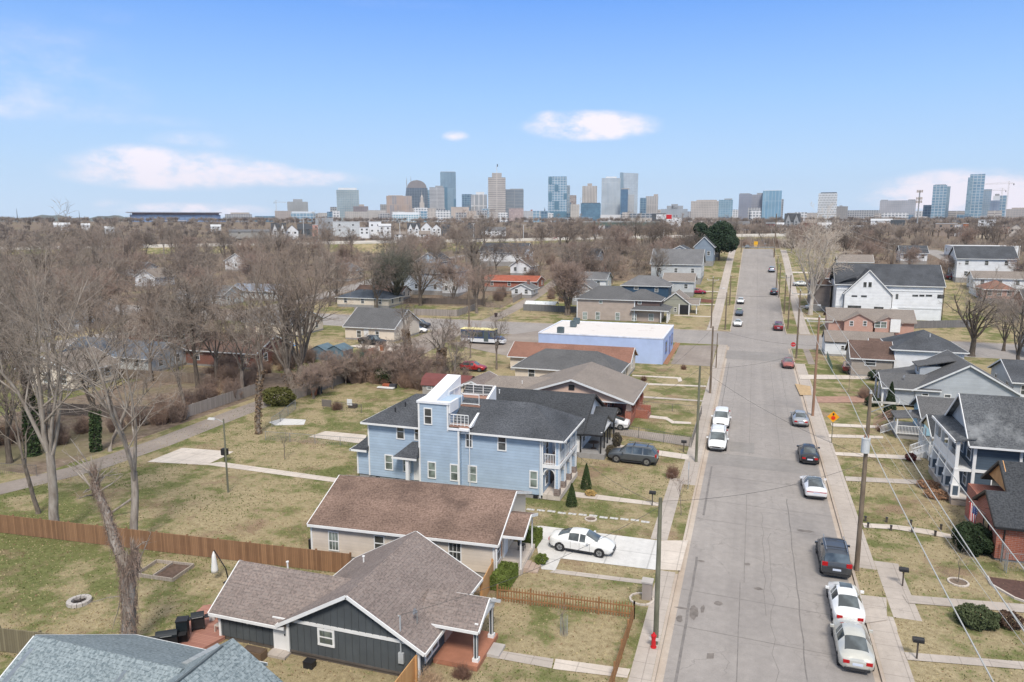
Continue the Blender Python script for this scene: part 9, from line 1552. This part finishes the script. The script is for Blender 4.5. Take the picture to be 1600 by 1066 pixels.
cnt.append(scatter(44, -420, 260, 335, 425, (1, 2, 4, 5, 0), .85, 1.2, 8, 'bare tree in the strip of woods before the motorway', 'bare trees before the motorway', 5))
cnt.append(scatter(26, 14, 240, 235, 340, (0, 2, 4, 5), .55, .9, 8, 'bare tree on the right hand slope beyond the white houses', 'bare trees of the right hand slope', 6))
cnt.append(scatter(13, -62, -38, 94, 100.5, (2, 5, 3, 4), .4, .62, 1.4, 'small bare tree in the hedge behind the back lawns', 'small trees of the back hedge', 9))
cnt.append(scatter(9, -58.3, -54, 62, 94, (5, 2), .4, .6, 2.5, 'small bare tree on the right side of the alley', 'small trees right of the alley', 10))
cnt.append(scatter(18, 42, 130, 95, 180, (2, 5, 3, 1), .6, .85, 7, 'bare tree behind the right hand houses', 'bare trees behind the right hand houses', 7))
print('trees', cnt)
# beyond the motorway the trees run together
def mass(n, d0, d1, seed, name, label, hmin, hmax):
 r = random.Random(seed); T = TM()
 for i in range(n):
  u = r.uniform(-40, 1640); d = r.uniform(d0, d1); p = AD(u, 345, d); x, y = p.x, p.y; z0 = zt(x, y); h = r.uniform(hmin, hmax); w = h * r.uniform(.35, .6)
  T.tube([Vector((x, y, z0)), Vector((x, y, z0 + h * .5))], [.35, .2], 4, 0)
  tr = .07 + d / 9000; mi = 1 + r.randrange(3)
  for k in range(70):
   a = r.uniform(0, 6.28); e = Vector((math.cos(a) * w * r.random() ** .5, math.sin(a) * w * r.random() ** .5, 0)); zc = z0 + h * r.uniform(.3, .62)
   q = Vector((x, y, 0)) + e; T.twig(Vector((x, y, zc)).lerp(Vector((q.x, q.y, zc)), .45), Vector((q.x, q.y, zc + h * r.uniform(.15, .42) * (1.1 - (e.length / w) * .6))), tr * r.uniform(.7, 1.6), mi)
 me = T.mesh(name, (BK3, TW1, TW5, TW3)); o = bpy.data.objects.new(name, me); COL.objects.link(o); return tag(o, label, 'woods', kind='stuff')
mass(900, 520, 900, 1, 'woods', 'brown leafless woods beyond the motorway', 7, 12)
mass(1300, 850, 1900, 2, 'woods', 'distant leafless woods below the towers', 9, 15)
def under(n, x0, x1, y0, y1, seed, hm, label):
 r = random.Random(seed); T = TM()
 for i in range(n):
  x, y = r.uniform(x0, x1), r.uniform(y0, y1)
  if not inview(x, y, 0, 20) or not clear_of(x, y, 1.5) or any(a - 2 < x < b_ + 2 and c_ - 9 < y < d + 1 for _, a, b_, c_, d, *q in LH): continue
  z = zt(x, y); h = hm * r.uniform(.5, 1.5); mi = 1 + r.randrange(3)
  for k in range(26):
   a = r.uniform(0, 6.283); q = 2.2 * r.random(); p = Vector((x + math.cos(a) * q * .6, y + math.sin(a) * q * .6, z)); T.twig(p, p + Vector((math.cos(a) * q * .7, math.sin(a) * q * .7, h * r.uniform(.4, 1))), .035 + y / 9000, mi)
 me = T.mesh('undergrowth', (BK3, TW1, TW5, TW3)); o = bpy.data.objects.new('undergrowth', me); COL.objects.link(o); tag(o, label, 'undergrowth', kind='stuff')
under(1200, -330, -64, 190, 440, 31, 3.2, 'leafless undergrowth filling the left hand woods')
under(700, -60, 240, 330, 455, 32, 3.6, 'leafless undergrowth between the street end and the motorway')
under(260, -57, -24, 236, 330, 33, 2.5, 'leafless undergrowth behind the far houses')
under(300, 34, 200, 262, 335, 34, 2.8, 'leafless undergrowth on the right hand slope')
def inpoly(x, y, P):
 c = False; n = len(P)
 for i in range(n):
  a, b_ = P[i], P[i - 1]
  if (a[1] > y) != (b_[1] > y) and x < (b_[0] - a[0]) * (y - a[1]) / (b_[1] - a[1]) + a[0]: c = not c
 return c
gr = random.Random(12); T = TM(); BX = [(min(p[0] for p in P), max(p[0] for p in P), min(p[1] for p in P), max(p[1] for p in P), P) for P in PAVED]
for k in range(70000):
 y = 27 + 62 * gr.random() ** 1.5; x = gr.uniform(-62, 24)
 if not inview(x, y, 0, 5) or KL - .2 < x < KR + .2: continue
 if any(a - .1 < x < b_ + .1 and c_ < y < d and inpoly(x, y, P) for a, b_, c_, d, P in BX): continue
 n1 = math.sin(x * .31 + 1.3 * math.sin(y * .23)) * math.sin(y * .37 + 1.1 * math.sin(x * .19)); mi = 0 if n1 + gr.gauss(0, .35) > .25 else (1 if gr.random() < .8 else 2)
 h = gr.uniform(.03, .09) * (1.3 if mi == 0 else 1); a = gr.uniform(0, 6.283); w = gr.uniform(.03, .07); dx, dy = math.cos(a) * w, math.sin(a) * w; i = len(T.v)
 T.v += [(x - dx, y - dy, 0), (x + dx, y + dy, 0), (x + gr.gauss(0, .03), y + gr.gauss(0, .03), h)]; T.f.append((i, i + 1, i + 2)); T.m.append(mi)
me = T.mesh('grass', (plain((.12, .145, .05), .9, .3, .8, spec=.05), plain((.36, .3, .17), .9, .3, .8, spec=.05), plain((.22, .14, .09), .9, .3, .8, spec=.05))); me.polygons.foreach_set('use_smooth', [False] * len(me.polygons)); o = bpy.data.objects.new('grass', me); COL.objects.link(o); tag(o, 'tufts of green and straw grass and fallen leaves on the near lawns', 'grass', kind='stuff')
def ordinal(n): return str(n) + ('th' if 10 < n % 100 < 14 else {1: 'st', 2: 'nd', 3: 'rd'}.get(n % 10, 'th'))
gl = {}
for o in SC.objects:
 if o.parent is None and o.get('group'): gl.setdefault(o['label'], []).append(o)
for lb, os_ in gl.items():
 if len(os_) > 1:
  def uu(o): p = o.location - Vector((0, 0, H)); return p.dot(RT) / p.dot(FW)
  for n, o in enumerate(sorted(os_, key=uu)): o['label'] = ' '.join(lb.split()[:12]) + ', %s from the left' % ordinal(n + 1)
